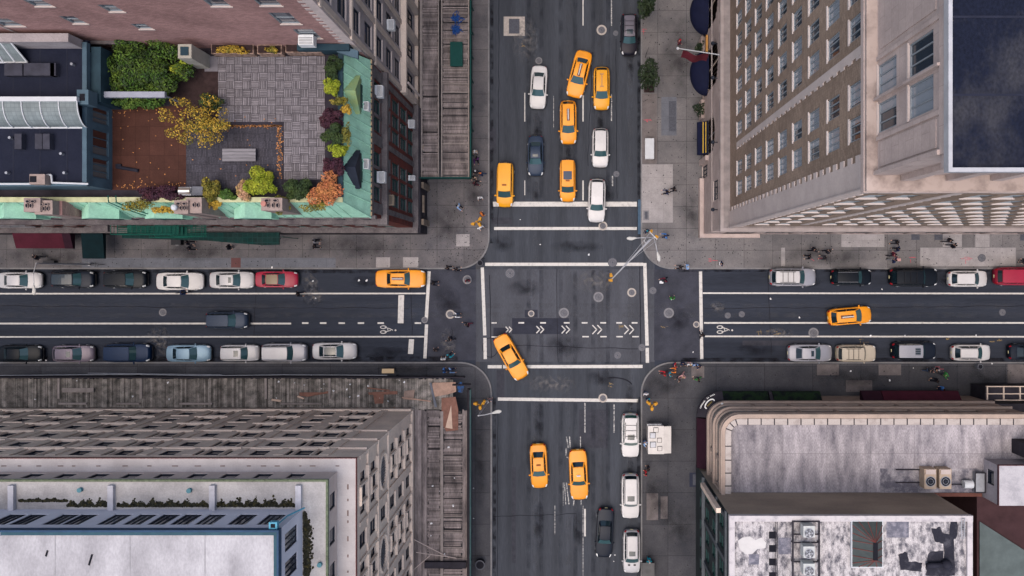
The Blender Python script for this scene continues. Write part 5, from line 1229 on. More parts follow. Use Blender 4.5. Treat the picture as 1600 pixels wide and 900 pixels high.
for k, pts in enumerate(([(1403,866),(1416,862),(1420,876),(1440,880),(1440,892),(1408,890)],[(1452,862),(1474,860),(1476,900),(1448,900),(1446,885)],[(1456,826),(1468,824),(1474,834),(1490,836),(1492,900),(1474,900),(1474,850),(1460,846)],[(1484,814),(1496,814),(1494,842),(1484,842)])):
    P = []
    for a, b in zip(pts, pts[1:]+pts[:1]):
        for t in (0,.25,.5,.75): P.append(W(a[0]+(b[0]-a[0])*t+rq.uniform(-1.3,1.3), a[1]+(b[1]-a[1])*t+rq.uniform(-1.3,1.3), FZ))
    mb.prism(P, FZ+.002+.004*k, FZ+.02+.004*k)
mb.each('tar_patch', mat('tar_patch', (.018,.018,.026), .8, col2=(.06,.058,.07), scale=1.5, thr=(.5,.75), fine=.25), rootF)
c = W(1470,884,FZ+.3); MB().path([(c[0]-1.2,c[1],FZ+.3),(c[0]+.3,c[1]+.1,FZ+.3)],.22,9).ball((c[0]+.5,c[1]+.1,FZ+.35),(.45,.45,.4),10,6).build('roof_duct', mat('duct_black', (.02,.02,.03), .7, var=.3), rootF, smooth=True)
mb = MB()
for x_ in (1503,1508): a = W(x_,810,FZ+.4); b = W(x_,842,FZ+.4); mb.tube(a+(FZ+.32,), b+(FZ+.32,), .035)
for k in range(9): a = W(1503,811+k*3.8,FZ+.4); b = W(1508,811+k*3.8,FZ+.4); mb.tube(a+(FZ+.32,), b+(FZ+.32,), .025)
mb.build('ladder', M_steel, loc=W(1505,826,FZ)+(FZ+.3,), label='thin steel ladder lying on the right parapet of the patchy roof', cat='ladder')
# alley and neighbour beyond
rootG = thing('maroon_annex', 'low maroon walled annex with grey green roof in the bottom right corner', 'building', (46, -28, 0))
MB().box(38.9, 75, -60, -21.13, 0, 9.6).build('wall', mat('annex_maroon', (.045,.022,.024), .8, var=.35, scale=.8), rootG)
MB().prism([(39.1,-23.9),(75,-47),(75,-60),(39.1,-60)], 9.6, 9.75).build('roof', mat('annex_roof', (.085,.105,.105), .8, var=.25, scale=1), rootG)
MB().box(FX1+.01, 38.88, -60, -21.15, 0, 2.5).build('alley_roof', mat('alley_dark', (.018,.017,.022), .9, var=.4, scale=1.5), rootG)
mb = MB()
for _ in range(26): mb.obox((rr.uniform(34.5,38.4), rr.uniform(-30,-22), 2.6+rr.uniform(0,.2)), (rr.uniform(.2,1.1),rr.uniform(.1,.6),.2), rr.uniform(0,3))
mb.build('rubble', mat('rubble', (.06,.06,.07), .9, island=.7), rootG, kind='stuff')
mb = MB().box(34.2,37.2,-24.2,-22.9,5.2,5.4).path([(34.2,-24.2,5.45),(37.2,-24.2,5.45),(37.2,-22.9,5.45)],.05); mb.build('landing', mat('landing_grey', (.10,.105,.115), .8, var=.4), rootG)
rootJ = thing('glazed_storefront', 'dark glazed shop extension with thin pale bars at the right edge', 'building', (47, -12.8, 0))
MB().box(43.01, 60, -13.4, -12.0, .14, 3.2).box(43.01, 60, -20.6, -13.41, .14, 5.0).build('wall', M_darkst, rootJ)
mb = MB()
for x in (43.2,44.9,46.6,48.3): mb.box(x-.06,x+.06,-13.3,-11.9,3.2,3.32)
mb.box(43.1,60,-12.7,-12.6,3.2,3.34).box(43.1,60,-11.95,-11.85,3.1,3.3).box(44,60,-13.35,-13.25,3.2,3.4); mb.build('glazing_bars', M_stoned, rootJ)

# ============================================================ sidewalk sheds
M_plank = mat('plank_grey', (.21,.175,.168), .9, col2=(.07,.06,.06), scale=1.2, stretch=(1,.25,1), thr=(.35,.7), island=.35, fine=.2)
M_plankx = mat('plank_weathered', (.23,.20,.18), .9, col2=(.065,.06,.053), scale=1.4, thr=(.3,.66), island=.45, fine=.25)
M_plank_b = mat('timber_beam', (.24,.205,.19), .9, var=.3, scale=2, island=.15)
M_shedg = mat('shed_green', (.006,.05,.045), .6, var=.2)
HS = 3.6
def planks(mb, x0, x1, y0, y1, z, along, wd, rnd, jit=.02, miss=.0):
    """boards laid side by side; along = direction each board runs"""
    if along == 'x':
        y = y0
        while y < y1-.02:
            w_ = wd*rnd.uniform(.85,1.15); yy = min(y+w_, y1)
            if rnd.random() > miss: mb.box(x0+rnd.uniform(-jit,jit), x1+rnd.uniform(-jit,jit), y+.006, yy-.006, z-.05, z+rnd.uniform(-.012,.03))
            y += w_
    else:
        x = x0
        while x < x1-.02:
            w_ = wd*rnd.uniform(.85,1.15); xx = min(x+w_, x1)
            if rnd.random() > miss: mb.box(x+.006, xx-.006, y0+rnd.uniform(-jit,jit), y1+rnd.uniform(-jit,jit), z-.05, z+rnd.uniform(-.012,.03))
            x += w_
rs = random.Random(12)
r1 = thing('sidewalk_shed', 'green edged plank roof of a scaffold shed over the upper left avenue pavement', 'scaffold shed', (-13, 20, .14))
X0, X1, Y0 = W(656,0,HS)[0], W(737,0,HS)[0], W(0,279,HS)[1]
mb = MB(); xa, xb, xc = W(684,0,HS)[0], W(692,0,HS)[0], W(731,0,HS)[0]
planks(mb, X0+.3, xa, Y0+.15, 40, HS, 'x', .13, rs, .09, .03)
y = Y0+.15
while y < 40:
    L_ = rs.choice((1.9,2.6,1.4,3.4,.9)); planks(mb, xb, xc, y, min(y+L_-.08, 40), HS-.02+rs.uniform(-.05,.02), 'x', .13, rs, .09, .04); y += L_
mb.build('deck', M_plank, r1)
mb = MB().box(X0, X0+.28, Y0+.1, 40, HS-.1, HS+.06).box(xa+.02, xa+.14, Y0+.1, 40, HS-.1, HS+.13).box(xb-.16, xb-.04, Y0+.1, 40, HS-.1, HS+.13).box(xc+.02, xc+.15, Y0+.1, 40, HS-.1, HS+.12)
y = Y0+1.7
while y < 40: mb.box(xb-.03, xc+.01, y-.05, y+.05, HS-.08, HS+.09); y += rs.choice((1.9,2.6,4.4,.9))
mb.build('timber_beam', M_plank_b, r1)
mb = MB().box(X1-.12, X1, Y0, 40, HS-.5, HS+.55).box(X0, X1-.121, Y0-.02, Y0+.09, HS-.5, HS+.5); mb.build('edge_board', M_shedg, r1)
y = Y0+.3
while y < 30:
    MB().tube((X1-.25, y, .14),(X1-.25, y, HS-.06),.06).tube((X0+.25, y, .14),(X0+.25, y, HS-.06),.06).build('post', M_shedg, r1); y += 2.6
# debris on it
c = W(713,84,4.2); 
rt = thing('storage_box', 'dark green flat topped box standing on the upper left shed deck', 'box', (c[0],c[1],HS+.03))
MB().box(c[0]-.6,c[0]+.6,c[1]-1.22,c[1]+1.2,HS+.03,4.1).build('body', mat('box_green', (.006,.04,.036), .6, var=.2), rt); MB().box(c[0]-.64,c[0]+.64,c[1]-1.26,c[1]+1.24,4.1,4.17).build('lid', mat('box_green2', (.007,.05,.044), .6, var=.2), rt)
rb = random.Random(9)
for py, lab in ((28,'upper heap of blue rope on the upper left shed deck'),(46,'lower heap of blue rope on the upper left shed deck')):
    c = W(713,py,3.9); mb = MB()
    pts = []
    for i in range(90): pts.append((c[0]+rb.gauss(0,.25), c[1]+rb.gauss(0,.30), HS+.10+rb.uniform(0,.3)))
    mb.path(pts, .028, n=4); mb.build('rope_heap', mat('rope_blue', (.015,.06,.22), .7, var=.3), loc=(c[0],c[1],HS+.05), label=lab, cat='rope')
r2 = thing('sidewalk_shed', 'weathered plank roof of the L shaped scaffold shed round the beige block', 'scaffold shed', (-14, -13, .14))
YN, XE = W(0,588,HS)[1], W(735,0,HS)[0]
mb = MB()
x = -60
while x < -16.5:                                    # boards run across (north-south) along the street
    wd = rs.uniform(.14,.26)
    mb.box(x+.008, x+wd-.006, DY+.05+rs.uniform(0,.05), YN-.2+rs.uniform(-.1,.05), HS-.05, HS+rs.uniform(-.02,.05)); x += wd
x = -16.5
while x < XE-1.8: wd = rs.uniform(.14,.26); mb.box(x+.008, x+wd-.006, DY-.2+rs.uniform(0,.1), YN-.2+rs.uniform(-.15,.05), HS-.05, HS+rs.uniform(-.02,.05)); x += wd
mb.build('deck', M_plankx, r2)
mb = MB(); xs = DX+.06; xa, xb = W(688,0,HS)[0], W(693,0,HS)[0]
planks(mb, xs, W(668,0,HS)[0], -60, DY-.22, HS, 'y', .17, rs, .1)
planks(mb, W(668,0,HS)[0]+.02, xa, -60, DY-.22, HS+.02, 'x', .14, rs, .12, .03)
y = -60
while y < DY-.3:
    L_ = rs.choice((1.6,2.1,2.6,.8)); planks(mb, xb, W(722,0,HS)[0], y, min(y+L_-.08,DY-.25), HS-.03+rs.uniform(-.05,.02), 'x', .14, rs, .12, .05); y += L_
planks(mb, W(722,0,HS)[0]+.03, XE-.35, -60, DY-.22, HS-.02, 'y', .18, rs, .2)
mb.build('deck', M_plank, r2)
mb = MB().box(xa+.02, xb-.02, -60, DY-.3, HS-.1, HS+.12)
y = -58
while y < DY-1: mb.box(xb, W(722,0,HS)[0], y-.05, y+.05, HS-.05, HS+.1); y += rs.choice((1.6,2.9,4.6))
for x in (-53,-44.5,-31.6,-25): mb.box(x-.12,x+.12,DY+1.0,YN-.2,HS+.05,HS+.17)
for x0, w_ in ((-53,2.9),(-47,2.4),(-40.5,3.4),(-30,4.2)): mb.box(x0, x0+w_, DY+.4, DY+.6, HS+.055, HS+.2)
mb.build('timber_beam', M_plank_b, r2)
mb = MB().box(-60, XE-.6, YN-.14, YN, HS-.5, HS+.45).box(XE-.14, XE, -60, YN-1.3, HS-.5, HS+.6).box(XE-1.8,XE,YN-.9,YN-.78,HS-.4,HS+.5).box(XE-.34,XE-.142,-60,YN-1.3,HS-.5,HS+.0); mb.build('edge_board', mat('edge_dark', (.025,.022,.028), .8, var=.4), r2)
mb = MB().box(XE+.003, XE+.07, -60, YN-1.3, HS-.3, HS+.5); mb.build('edge_rail', mat('rail_teal', (.06,.13,.13), .5, var=.3), r2)
mb = MB().path([(-60,YN+.12,HS+.3),(-45,YN+.22,HS+.1),(-38,YN+.1,HS+.3),(-30,YN+.18,HS+.2),(-19,YN+.15,HS+.3)],.03).path([(-50,YN+.35,HS+.1),(-36,YN+.2,HS+.35)],.025); mb.build('cable', M_steel, r2)
x = -59
while x < -12: MB().tube((x, YN-.3, .14),(x, YN-.3, HS-.06),.06).build('post', M_darkst, r2); x += 3.1
y = -13.6
while y > -33: MB().tube((XE-.3, y, .14),(XE-.3, y, HS-.06),.06).build('post', M_darkst, r2); y -= 2.9
# boards, sheets and rubbish lying on the decks
def board(name, cat, label, pts, m, z=HS+.07, t=.03, group=None):
    P = [W(x_, y_, z) for x_, y_ in pts]; cx = sum(p[0] for p in P)/len(P); cy = sum(p[1] for p in P)/len(P)
    MB().prism(P, z, z+t).build(name, m, loc=(cx, cy, z), label=label, cat=cat, group=group)
M_ply = mat('plywood', (.34,.22,.165), .85, col2=(.22,.14,.11), scale=1.5, fine=.1); M_ply2 = mat('board_red', (.20,.10,.075), .85, var=.35, scale=2); M_ply3 = mat('plywood_pale', (.50,.36,.28), .85, var=.2)
board('plywood_sheet','plywood sheet','large crumpled plywood sheet at the outer corner of the plank shed',[(676,598),(712,597),(713,612),(700,616),(678,620),(673,610)],M_ply,HS+.1)
board('plywood_sheet','plywood sheet','plywood sheet under the pale wedge on the avenue side of the shed',[(690,622),(712,620),(716,640),(716,672),(697,674),(690,660)],M_ply2,HS+.08)
board('plywood_sheet','plywood sheet','pale wedge shaped plywood offcut on the avenue side of the shed',[(705,633),(707,670),(696,668)],M_ply3,HS+.14)
board('plywood_sheet','plywood sheet','square brown sheet beside the long reddish boards on the shed',[(583,616),(600,616),(599,630),(586,631)],M_ply2,HS+.08)
board('plywood_sheet','plywood sheet','faded brown sheet left of the big plywood on the shed',[(632,611),(648,609),(646,625),(630,624)],mat('ply_faded', (.24,.17,.14), .9, var=.3),HS+.07)
board('timber_board','board','long reddish board right of the middle of the shed',[(575,613),(621,611),(621,616),(577,617)],M_ply2,HS+.12)
board('timber_board','board','thin reddish board above the long reddish one on the shed',[(574,605),(609,609),(609,611),(574,607)],M_ply2,HS+.16)
board('timber_board','board','reddish tapered board left of centre on the street side of the shed',[(468,613),(505,613),(515,610),(515,614),(480,620),(468,618)],M_ply2,HS+.12)
board('timber_board','board','pale board leaning over the reddish tapered one on the shed',[(466,618),(476,622),(474,624),(464,620)],M_ply3,HS+.18)
board('timber_board','board','grey board stack end on the left part of the shed',[(98,606),(147,606),(147,613),(98,613)],M_plank_b,HS+.2,.1)
board('timber_board','board','short brown boards crossed near the beige block corner',[(425,623),(440,625),(438,628),(424,626)],M_ply3,HS+.14)
board('timber_board','board','long thin plank pointing at the corner of the beige block',[(628,620),(673,626),(673,628),(628,622)],M_ply,HS+.16)
board('metal_strip','metal strip','bluish metal strips beside the big plywood sheet',[(671,598),(674,598),(683,636),(679,636)],M_walk_d,HS+.2)
board('tarpaulin','tarpaulin','crumpled blue tarpaulin at the outer corner of the plank shed',[(714,601),(721,596),(726,604),(722,614),(716,612)],mat('tarp_blue', (.01,.05,.15), .6, col2=(.02,.03,.06), scale=5, thr=(.45,.55)),HS+.16,.12)
board('cardboard_box','box','tan flattened cardboard box at the shed edge by the kerb',[(597,576),(616,576),(616,583),(597,583)],mat('cardboard', (.38,.28,.17), .8, var=.2),HS+.5,.1)
for a, b in (((645,842),(700,873)),((650,863),(712,874)),((672,868),(642,895))):
    p, q = W(*a, HS+1), W(*b, HS+.6); MB().tube(p+(HS+1.0,), q+(HS+.2,), .035, n=6).build('guy_wire', M_stoneq, loc=q+(HS+.2,), label='pale thin bar leaning over the bottom end of the avenue shed deck', cat='bar', group='pale bars at the bottom of the avenue shed')
c = W(680,884,HS+.4); MB().box(c[0]-1.1,c[0]+3.2,c[1]-.25,c[1]+.4,HS+.06,HS+.5).build('steel_trough', M_darkst, loc=(c[0],c[1],HS+.06), label='dark trough across the bottom end of the avenue shed', cat='trough')
rl = random.Random(21); M_lit = mat('litter_white', (.66,.65,.66), .8, var=.2, objrand=.2)
lm = []
for k in range(4):
    mb = MB(); n = 7; pts = [(rl.uniform(.08,.16)*math.cos(6.283*i/n), rl.uniform(.06,.14)*math.sin(6.283*i/n), rl.uniform(0,.03)) for i in range(n)]
    mb.add(pts+[(0,0,.07)], [(i,(i+1)%n,n) for i in range(n)]); lm.append(mb.mesh('litter', M_lit, fix=False))
spots = [(px+rl.uniform(-3,3), py+rl.uniform(-2,2), HS+.07) for px, py in ((119,594),(260,596),(461,596),(473,601),(504,600),(487,587),(519,612),(627,593),(630,597),(540,610),(548,621),(560,620),(210,620),(262,622),(592,622),(608,625),(432,621),(58,625),(500,606),(545,600),(436,596),(573,604),(676,760),(672,820),(709,745),(711,790),(686,766),(700,700),(674,835),(725,880),(697,867))]
deck_spots = [(s, 'white scrap of rubbish on the plank shed roof', 'white scraps on the shed roof') for s in spots]
road_spots = [((px, py, .012 if not sw else .15), 'white scrap of litter on the road or pavement', 'white scraps on the ground') for px, py, sw in ((961,867,0),(959,877,0),(844,382,0),(1204,467,0),(1390,594,1),(1427,575,1),(1378,452,0),(1050,467,0),(1329,580,1),(1550,568,1),(1249,496,0),(561,438,0),(573,438,0),(489,439,0),(425,418,1),(72,563,0),(686,571,0),(768,832,0),(740,763,1),(740,810,1),(813,343,0),(920,398,0),(1083,550,0),(1360,525,0),(1414,524,0),(1525,524,0),(53,458,0),(493,466,0),(950,842,0),(747,357,1))]
for i, (s, lab, grp) in enumerate(deck_spots + road_spots):
    c = W(s[0], s[1], s[2]); o = bpy.data.objects.new('litter', lm[i % 4]); COL.objects.link(o); o.location = (c[0], c[1], s[2]); o.rotation_euler = (0,0,rl.uniform(0,6)); sc_ = rl.uniform(.4,1.15); o.scale = (sc_, sc_, 1)
    tag(o, lab, 'litter', grp)

# ============================================================ vehicles
def interp(tab, x):
    for (a, p), (b, q) in zip(tab, tab[1:]):
        if x <= b: return p+(q-p)*max(0, (x-a))/(b-a)
    return tab[-1][1]
M_cglass = mat('car_glass', (.006,.014,.020), .06, var=0, spec=.42)
M_cglass_g = mat('car_glass_green', (.015,.065,.055), .06, var=0, spec=.5)
M_wind = mat('windscreen_sky', (.026,.062,.072), .07, var=0, spec=.45)  # lighter teal than the other glass: sky reflection painted into the base
M_tyre = mat('tyre', (.015,.015,.017), .85, var=.2); M_rim = mat('rim', (.35,.36,.38), .35, .8, var=.1)
M_head = mat('headlamp', (.62,.63,.64), .15, var=.15, scale=20); M_tail = mat('tail_lamp', (.32,.012,.02), .2, var=.2, scale=20)
M_trim = mat('car_trim', (.02,.02,.024), .5, var=.1); M_plate = mat('number_plate', (.55,.5,.3), .5, var=.1)
def paint(name, c, metal=.15): return mat('paint_'+name, c, .32, metal*.5, var=.12, scale=.9, objrand=.07, coat=0, fine=.03, spec=.12 if max(c) < .1 else .25)
PT = {'taxi': paint('taxi', (.64,.235,.008), 0), 'taxi2': paint('taxi_lemon', (.62,.27,.007), 0), 'white': paint('white', (.46,.445,.445), 0), 'pearl': paint('pearl', (.36,.352,.365)),
      'silver': paint('silver', (.24,.24,.27), .3), 'black': paint('black', (.004,.006,.010)), 'slate': paint('slate', (.018,.028,.050), .3),
      'navy': paint('navy', (.005,.016,.045), .3), 'ice': paint('ice_blue', (.14,.22,.29), .3), 'cream': paint('cream', (.37,.32,.255), 0),
      'mauve': paint('mauve', (.14,.115,.145), .3), 'wine': paint('wine', (.13,.015,.035), .2), 'red': paint('red', (.26,.012,.035), 0), 'plum': paint('plum', (.010,.009,.015), .3),
      'greyplum': paint('grey_plum', (.10,.09,.11), .3), 'graphite': paint('graphite', (.006,.009,.017), .3), 'tan': paint('tan_roof', (.17,.12,.07), 0), 'steelgreen': paint('dark_teal', (.007,.010,.018), .3)}
BODY = {  # L, W, H, cowl x, roof front, roof rear, rear glass base, belt z, top profile, roof half-width factor
 'sedan': (4.75,1.84,1.45, .98,.32,-.95,-1.62,.96, [(0,.80),(.03,.98),(.14,1.02),(.72,.98),(.80,.92),(.93,.78),(.985,.68),(1,.55)], .62),
 'saloon': (5.35,1.96,1.46, 1.02,.48,-.88,-1.42,.95, [(0,.82),(.02,.96),(.16,1.0),(.70,.98),(.80,.94),(.95,.86),(.985,.78),(1,.55)], .60),
 'suv': (4.65,1.86,1.70, 1.0,.42,-1.85,-2.12,1.08, [(0,.80),(.025,1.05),(.1,1.1),(.72,1.08),(.80,1.04),(.93,.94),(.985,.82),(1,.6)], .68),
 'offroad': (4.75,1.92,1.84, .92,.55,-1.98,-2.20,1.15, [(0,.85),(.02,1.12),(.1,1.16),(.70,1.15),(.80,1.12),(.95,1.06),(.985,.95),(1,.6)], .74),
 'hatch': (4.35,1.78,1.55, .98,.30,-1.45,-1.90,1.0, [(0,.75),(.03,.98),(.1,1.02),(.74,1.0),(.82,.94),(.93,.80),(.985,.68),(1,.5)], .64),
 'van': (4.75,1.80,1.86, 1.30,.72,-2.12,-2.26,1.10, [(0,.85),(.02,1.08),(.1,1.12),(.78,1.10),(.84,1.02),(.93,.88),(.985,.72),(1,.55)], .76),
 'wagon': (4.65,1.80,1.60, 1.12,.40,-1.75,-2.12,1.02, [(0,.78),(.03,1.0),(.1,1.04),(.74,1.02),(.82,.96),(.93,.82),(.985,.70),(1,.55)], .68)}
def car_template(kind):
    L, Wd, H, xc, xf, xr, xb, zb, prof, rw = BODY[kind]; hw = Wd/2
    def wid(s):
        e = abs(2*s-1); return hw*(1-.20*max(0,(e-.55)/.45)**2.2-.10*max(0,(e-.93)/.07)**2)
    def top(s): return interp(prof, s)
    def sec(s, k):
        zt = top(s); w = wid(s); lo = .17+.14*max(0,(abs(2*s-1)-.85)/.15)
        pts = [(.86*w,lo),(w*.985,lo+.16),(w,.60 if zt > .8 else zt*.75),(.975*w,zt-.14),(.92*w,zt-.035),(.64*w,zt+.012),(0,zt+.035)]
        i = min(int(k), 5); f = k-i; a, b = pts[i], pts[i+1]
        return a[0]+(b[0]-a[0])*f, a[1]+(b[1]-a[1])*f
    def B(s, q):     # q -6..6 across
        y, z = sec(s, 6-abs(q)); return (-L/2+L*s, y if q >= 0 else -y, z)
    def Bx(s, q):
        x, y, z = B(s, q); e = 1-(y/hw)**2                     # noses and tails bow outward in the middle
        if s > .9: x -= (1-e)*.16*(s-.9)/.1
        if s < .06: x += (1-e)*.10*(.06-s)/.06
        return (x, y, z)
    ss = [0,.006,.02,.05,.09,.14,.2,.3,.4,.5,.6,.7,.75,.8,.85,.9,.94,.97,.988,1]; qs = [-6,-5,-4.,-3.,-2,-1.5,-1,0,1,1.5,2,3,4,5,6]
    out = []; mb = MB()
    vs = [Bx(s, q) for s in ss for q in qs]; nq = len(qs)
    fs = [(i*nq+j, i*nq+j+1, (i+1)*nq+j+1, (i+1)*nq+j) for i in range(len(ss)-1) for j in range(nq-1)]
    fs += [tuple(range(nq)), tuple(range((len(ss)-1)*nq, len(ss)*nq))[::-1]]
    fs += [(i*nq, (i+1)*nq, (i+1)*nq+nq-1, i*nq+nq-1) for i in range(len(ss)-1)]
    mb.add(vs, fs)
    wb_, wr = hw*.865, hw*rw; zr = H-.05
    wbr = hw*(.80 if kind in ('sedan','saloon') else .84)
    def front(u, v):
        b0 = (xc+.13*(1-u*u), u*wb_*.94, zb-.02); b1 = (xf+.06*(1-u*u), u*wr*.97, zr+.02*(1-u*u)); return tuple(b0[i]+(b1[i]-b0[i])*v for i in range(3))
    def rear(u, v):
        b0 = (xb-.08*(1-u*u), u*wbr*.94, zb-.02); b1 = (xr-.04*(1-u*u), u*wr*.95, zr+.02*(1-u*u)); return tuple(b0[i]+(b1[i]-b0[i])*v for i in range(3))
    def roof(u, v):
        a = rear(u, 1); b = front(u, 1); return tuple(a[i]+(b[i]-a[i])*v for i in range(2)) + (a[2]+(b[2]-a[2])*v+.045*(1-(2*v-1)**2),)
    def side(sg):
        def f(u, v):
            bl = 1+.05*math.sin(u*math.pi)
            r0, f0, r1_, f1 = rear(sg, 0), front(sg, 0), rear(sg, 1), front(sg, 1)
            p = [r0[i]+(f0[i]-r0[i])*u for i in range(3)]; q = [r1_[i]+(f1[i]-r1_[i])*u for i in range(3)]
            p[1] *= bl; q[1] *= 1+.02*math.sin(u*math.pi); q[2] += .04*math.sin(u*math.pi)
            return tuple(p[i]+(q[i]-p[i])*v for i in range(3))
        return f
    mb.grid(front, 8, 3, -1, 1).grid(rear, 8, 3, -1, 1).grid(side(1), 8, 3).grid(side(-1), 8, 3).grid(roof, 8, 6, -1, 1)
    out.append(('body', mb, 0, 'body', True))
    off = lambda f, d: (lambda u, v: tuple(a+b for a, b in zip(f(u, v), d)))
    out.append(('windshield', MB().grid(off(front, (.012,0,.014)), 8, 4, -.94, .94, .06, .95), 0, 'wind', True))
    out.append(('rear_window', MB().grid(off(rear, (-.012,0,.014)), 8, 4, -.84, .84, .12, .92), 0, 'glass', True))
    for sg in (1, -1):
        n = 3 if kind in ('suv','offroad','van','wagon') else 2
        cuts = {2: ((.10,.50),(.54,.93)), 3: ((.06,.30),(.33,.60),(.63,.94))}[n]
        for a, b in cuts:
            out.append(('side_window', MB().grid(off(side(sg), (0,.014*sg,.004)), 4, 3, a, b, .14, .86), 0, 'glass', True))
    out.append(('roof', MB().grid(off(roof, (0,0,.01)), 8, 8, -.97, .97, .01, .99), 0, 'roof', True))
    s0 = (xc+.10+L/2)/L
    bo = lambda q_: 0
    out.append(('bonnet', MB().grid(lambda u, v: (lambda p: (p[0], p[1], p[2]+.008))(Bx(s0+(.955-s0)*v, -1.85+3.7*u)), 8, 8), 0, 'body', True))
    if kind in ('sedan', 'saloon'):
        s1 = (xb-.06+L/2)/L; out.append(('boot_lid', MB().grid(lambda u, v: (lambda p: (p[0], p[1], p[2]+.008))(Bx(.03+(s1-.03)*v, -1.75+3.5*u)), 8, 5), 0, 'body', True))
    for sg in (1, -1):
        hl = lambda u, v, sg=sg: (lambda p: (p[0]+.012, p[1]+.006*sg, p[2]+.012))(Bx(.915+.07*v, sg*(1.55+1.6*u)))
        out.append(('headlight', MB().grid(hl, 4, 4), 0, 'head', True))
        tl = lambda u, v, sg=sg: (lambda p: (p[0]-.012, p[1]+.006*sg, p[2]+.010))(Bx(.002+.035*v, sg*(1.5+1.7*u)))
        out.append(('tail_light', MB().grid(tl, 4, 3), 0, 'tail', True))
        m2 = MB().ball((xc-.12, sg*(hw*.93+.13), zb+.07), (.09,.125,.08), 8, 6).box(xc-.16, xc-.08, sg*hw*.86, sg*(hw*.93+.06), zb+.0, zb+.05)
        out.append(('mirror', m2, 0, 'body', True))
    for xw in (L/2-.87, -L/2+.95):
        for sg in (1, -1):
            y = sg*(wid((xw+L/2)/L)-.10)
            t = MB().tube((xw, y-.10*1, .33), (xw, y+.112, .33), .33, n=20)
            r = MB().tube((xw, y-.10 if sg < 0 else y+.05, .33), (xw, y-.118 if sg < 0 else y+.122, .33), .21, n=14)
            out.append(('wheel', MB().tube((xw,y-.05,.33),(xw,y+.05,.33),.12,n=8), 0, 'trim', False)); out.append(('tyre', t, 1, 'tyre', False)); out.append(('rim', r, 1, 'rim', False))
    out.append(('bumper', MB().box(L/2-.12, L/2+.03, -hw*.62, hw*.62, .34, .50), 0, 'trim', False))
    out.append(('number_plate', MB().box(-L/2-.025, -L/2+.02, -.16, .16, .62, .74), 0, 'plate', False))
    tpl = []
    keys = {'body': PT['white'], 'glass': M_cglass, 'wind': M_wind, 'roof': PT['white'], 'head': M_head, 'tail': M_tail, 'tyre': M_tyre, 'rim': M_rim, 'trim': M_trim, 'plate': M_plate}
    for nm, m_, lvl, key, smooth in out:
        me = m_.mesh(nm, keys[key], smooth=smooth, fix=True)
        if smooth:
            try: me.set_sharp_from_angle(angle=R(38))
            except Exception: pass
        tpl.append((nm, me, lvl, key))
    return tpl, (front, rear, roof, off)
TPL = {}
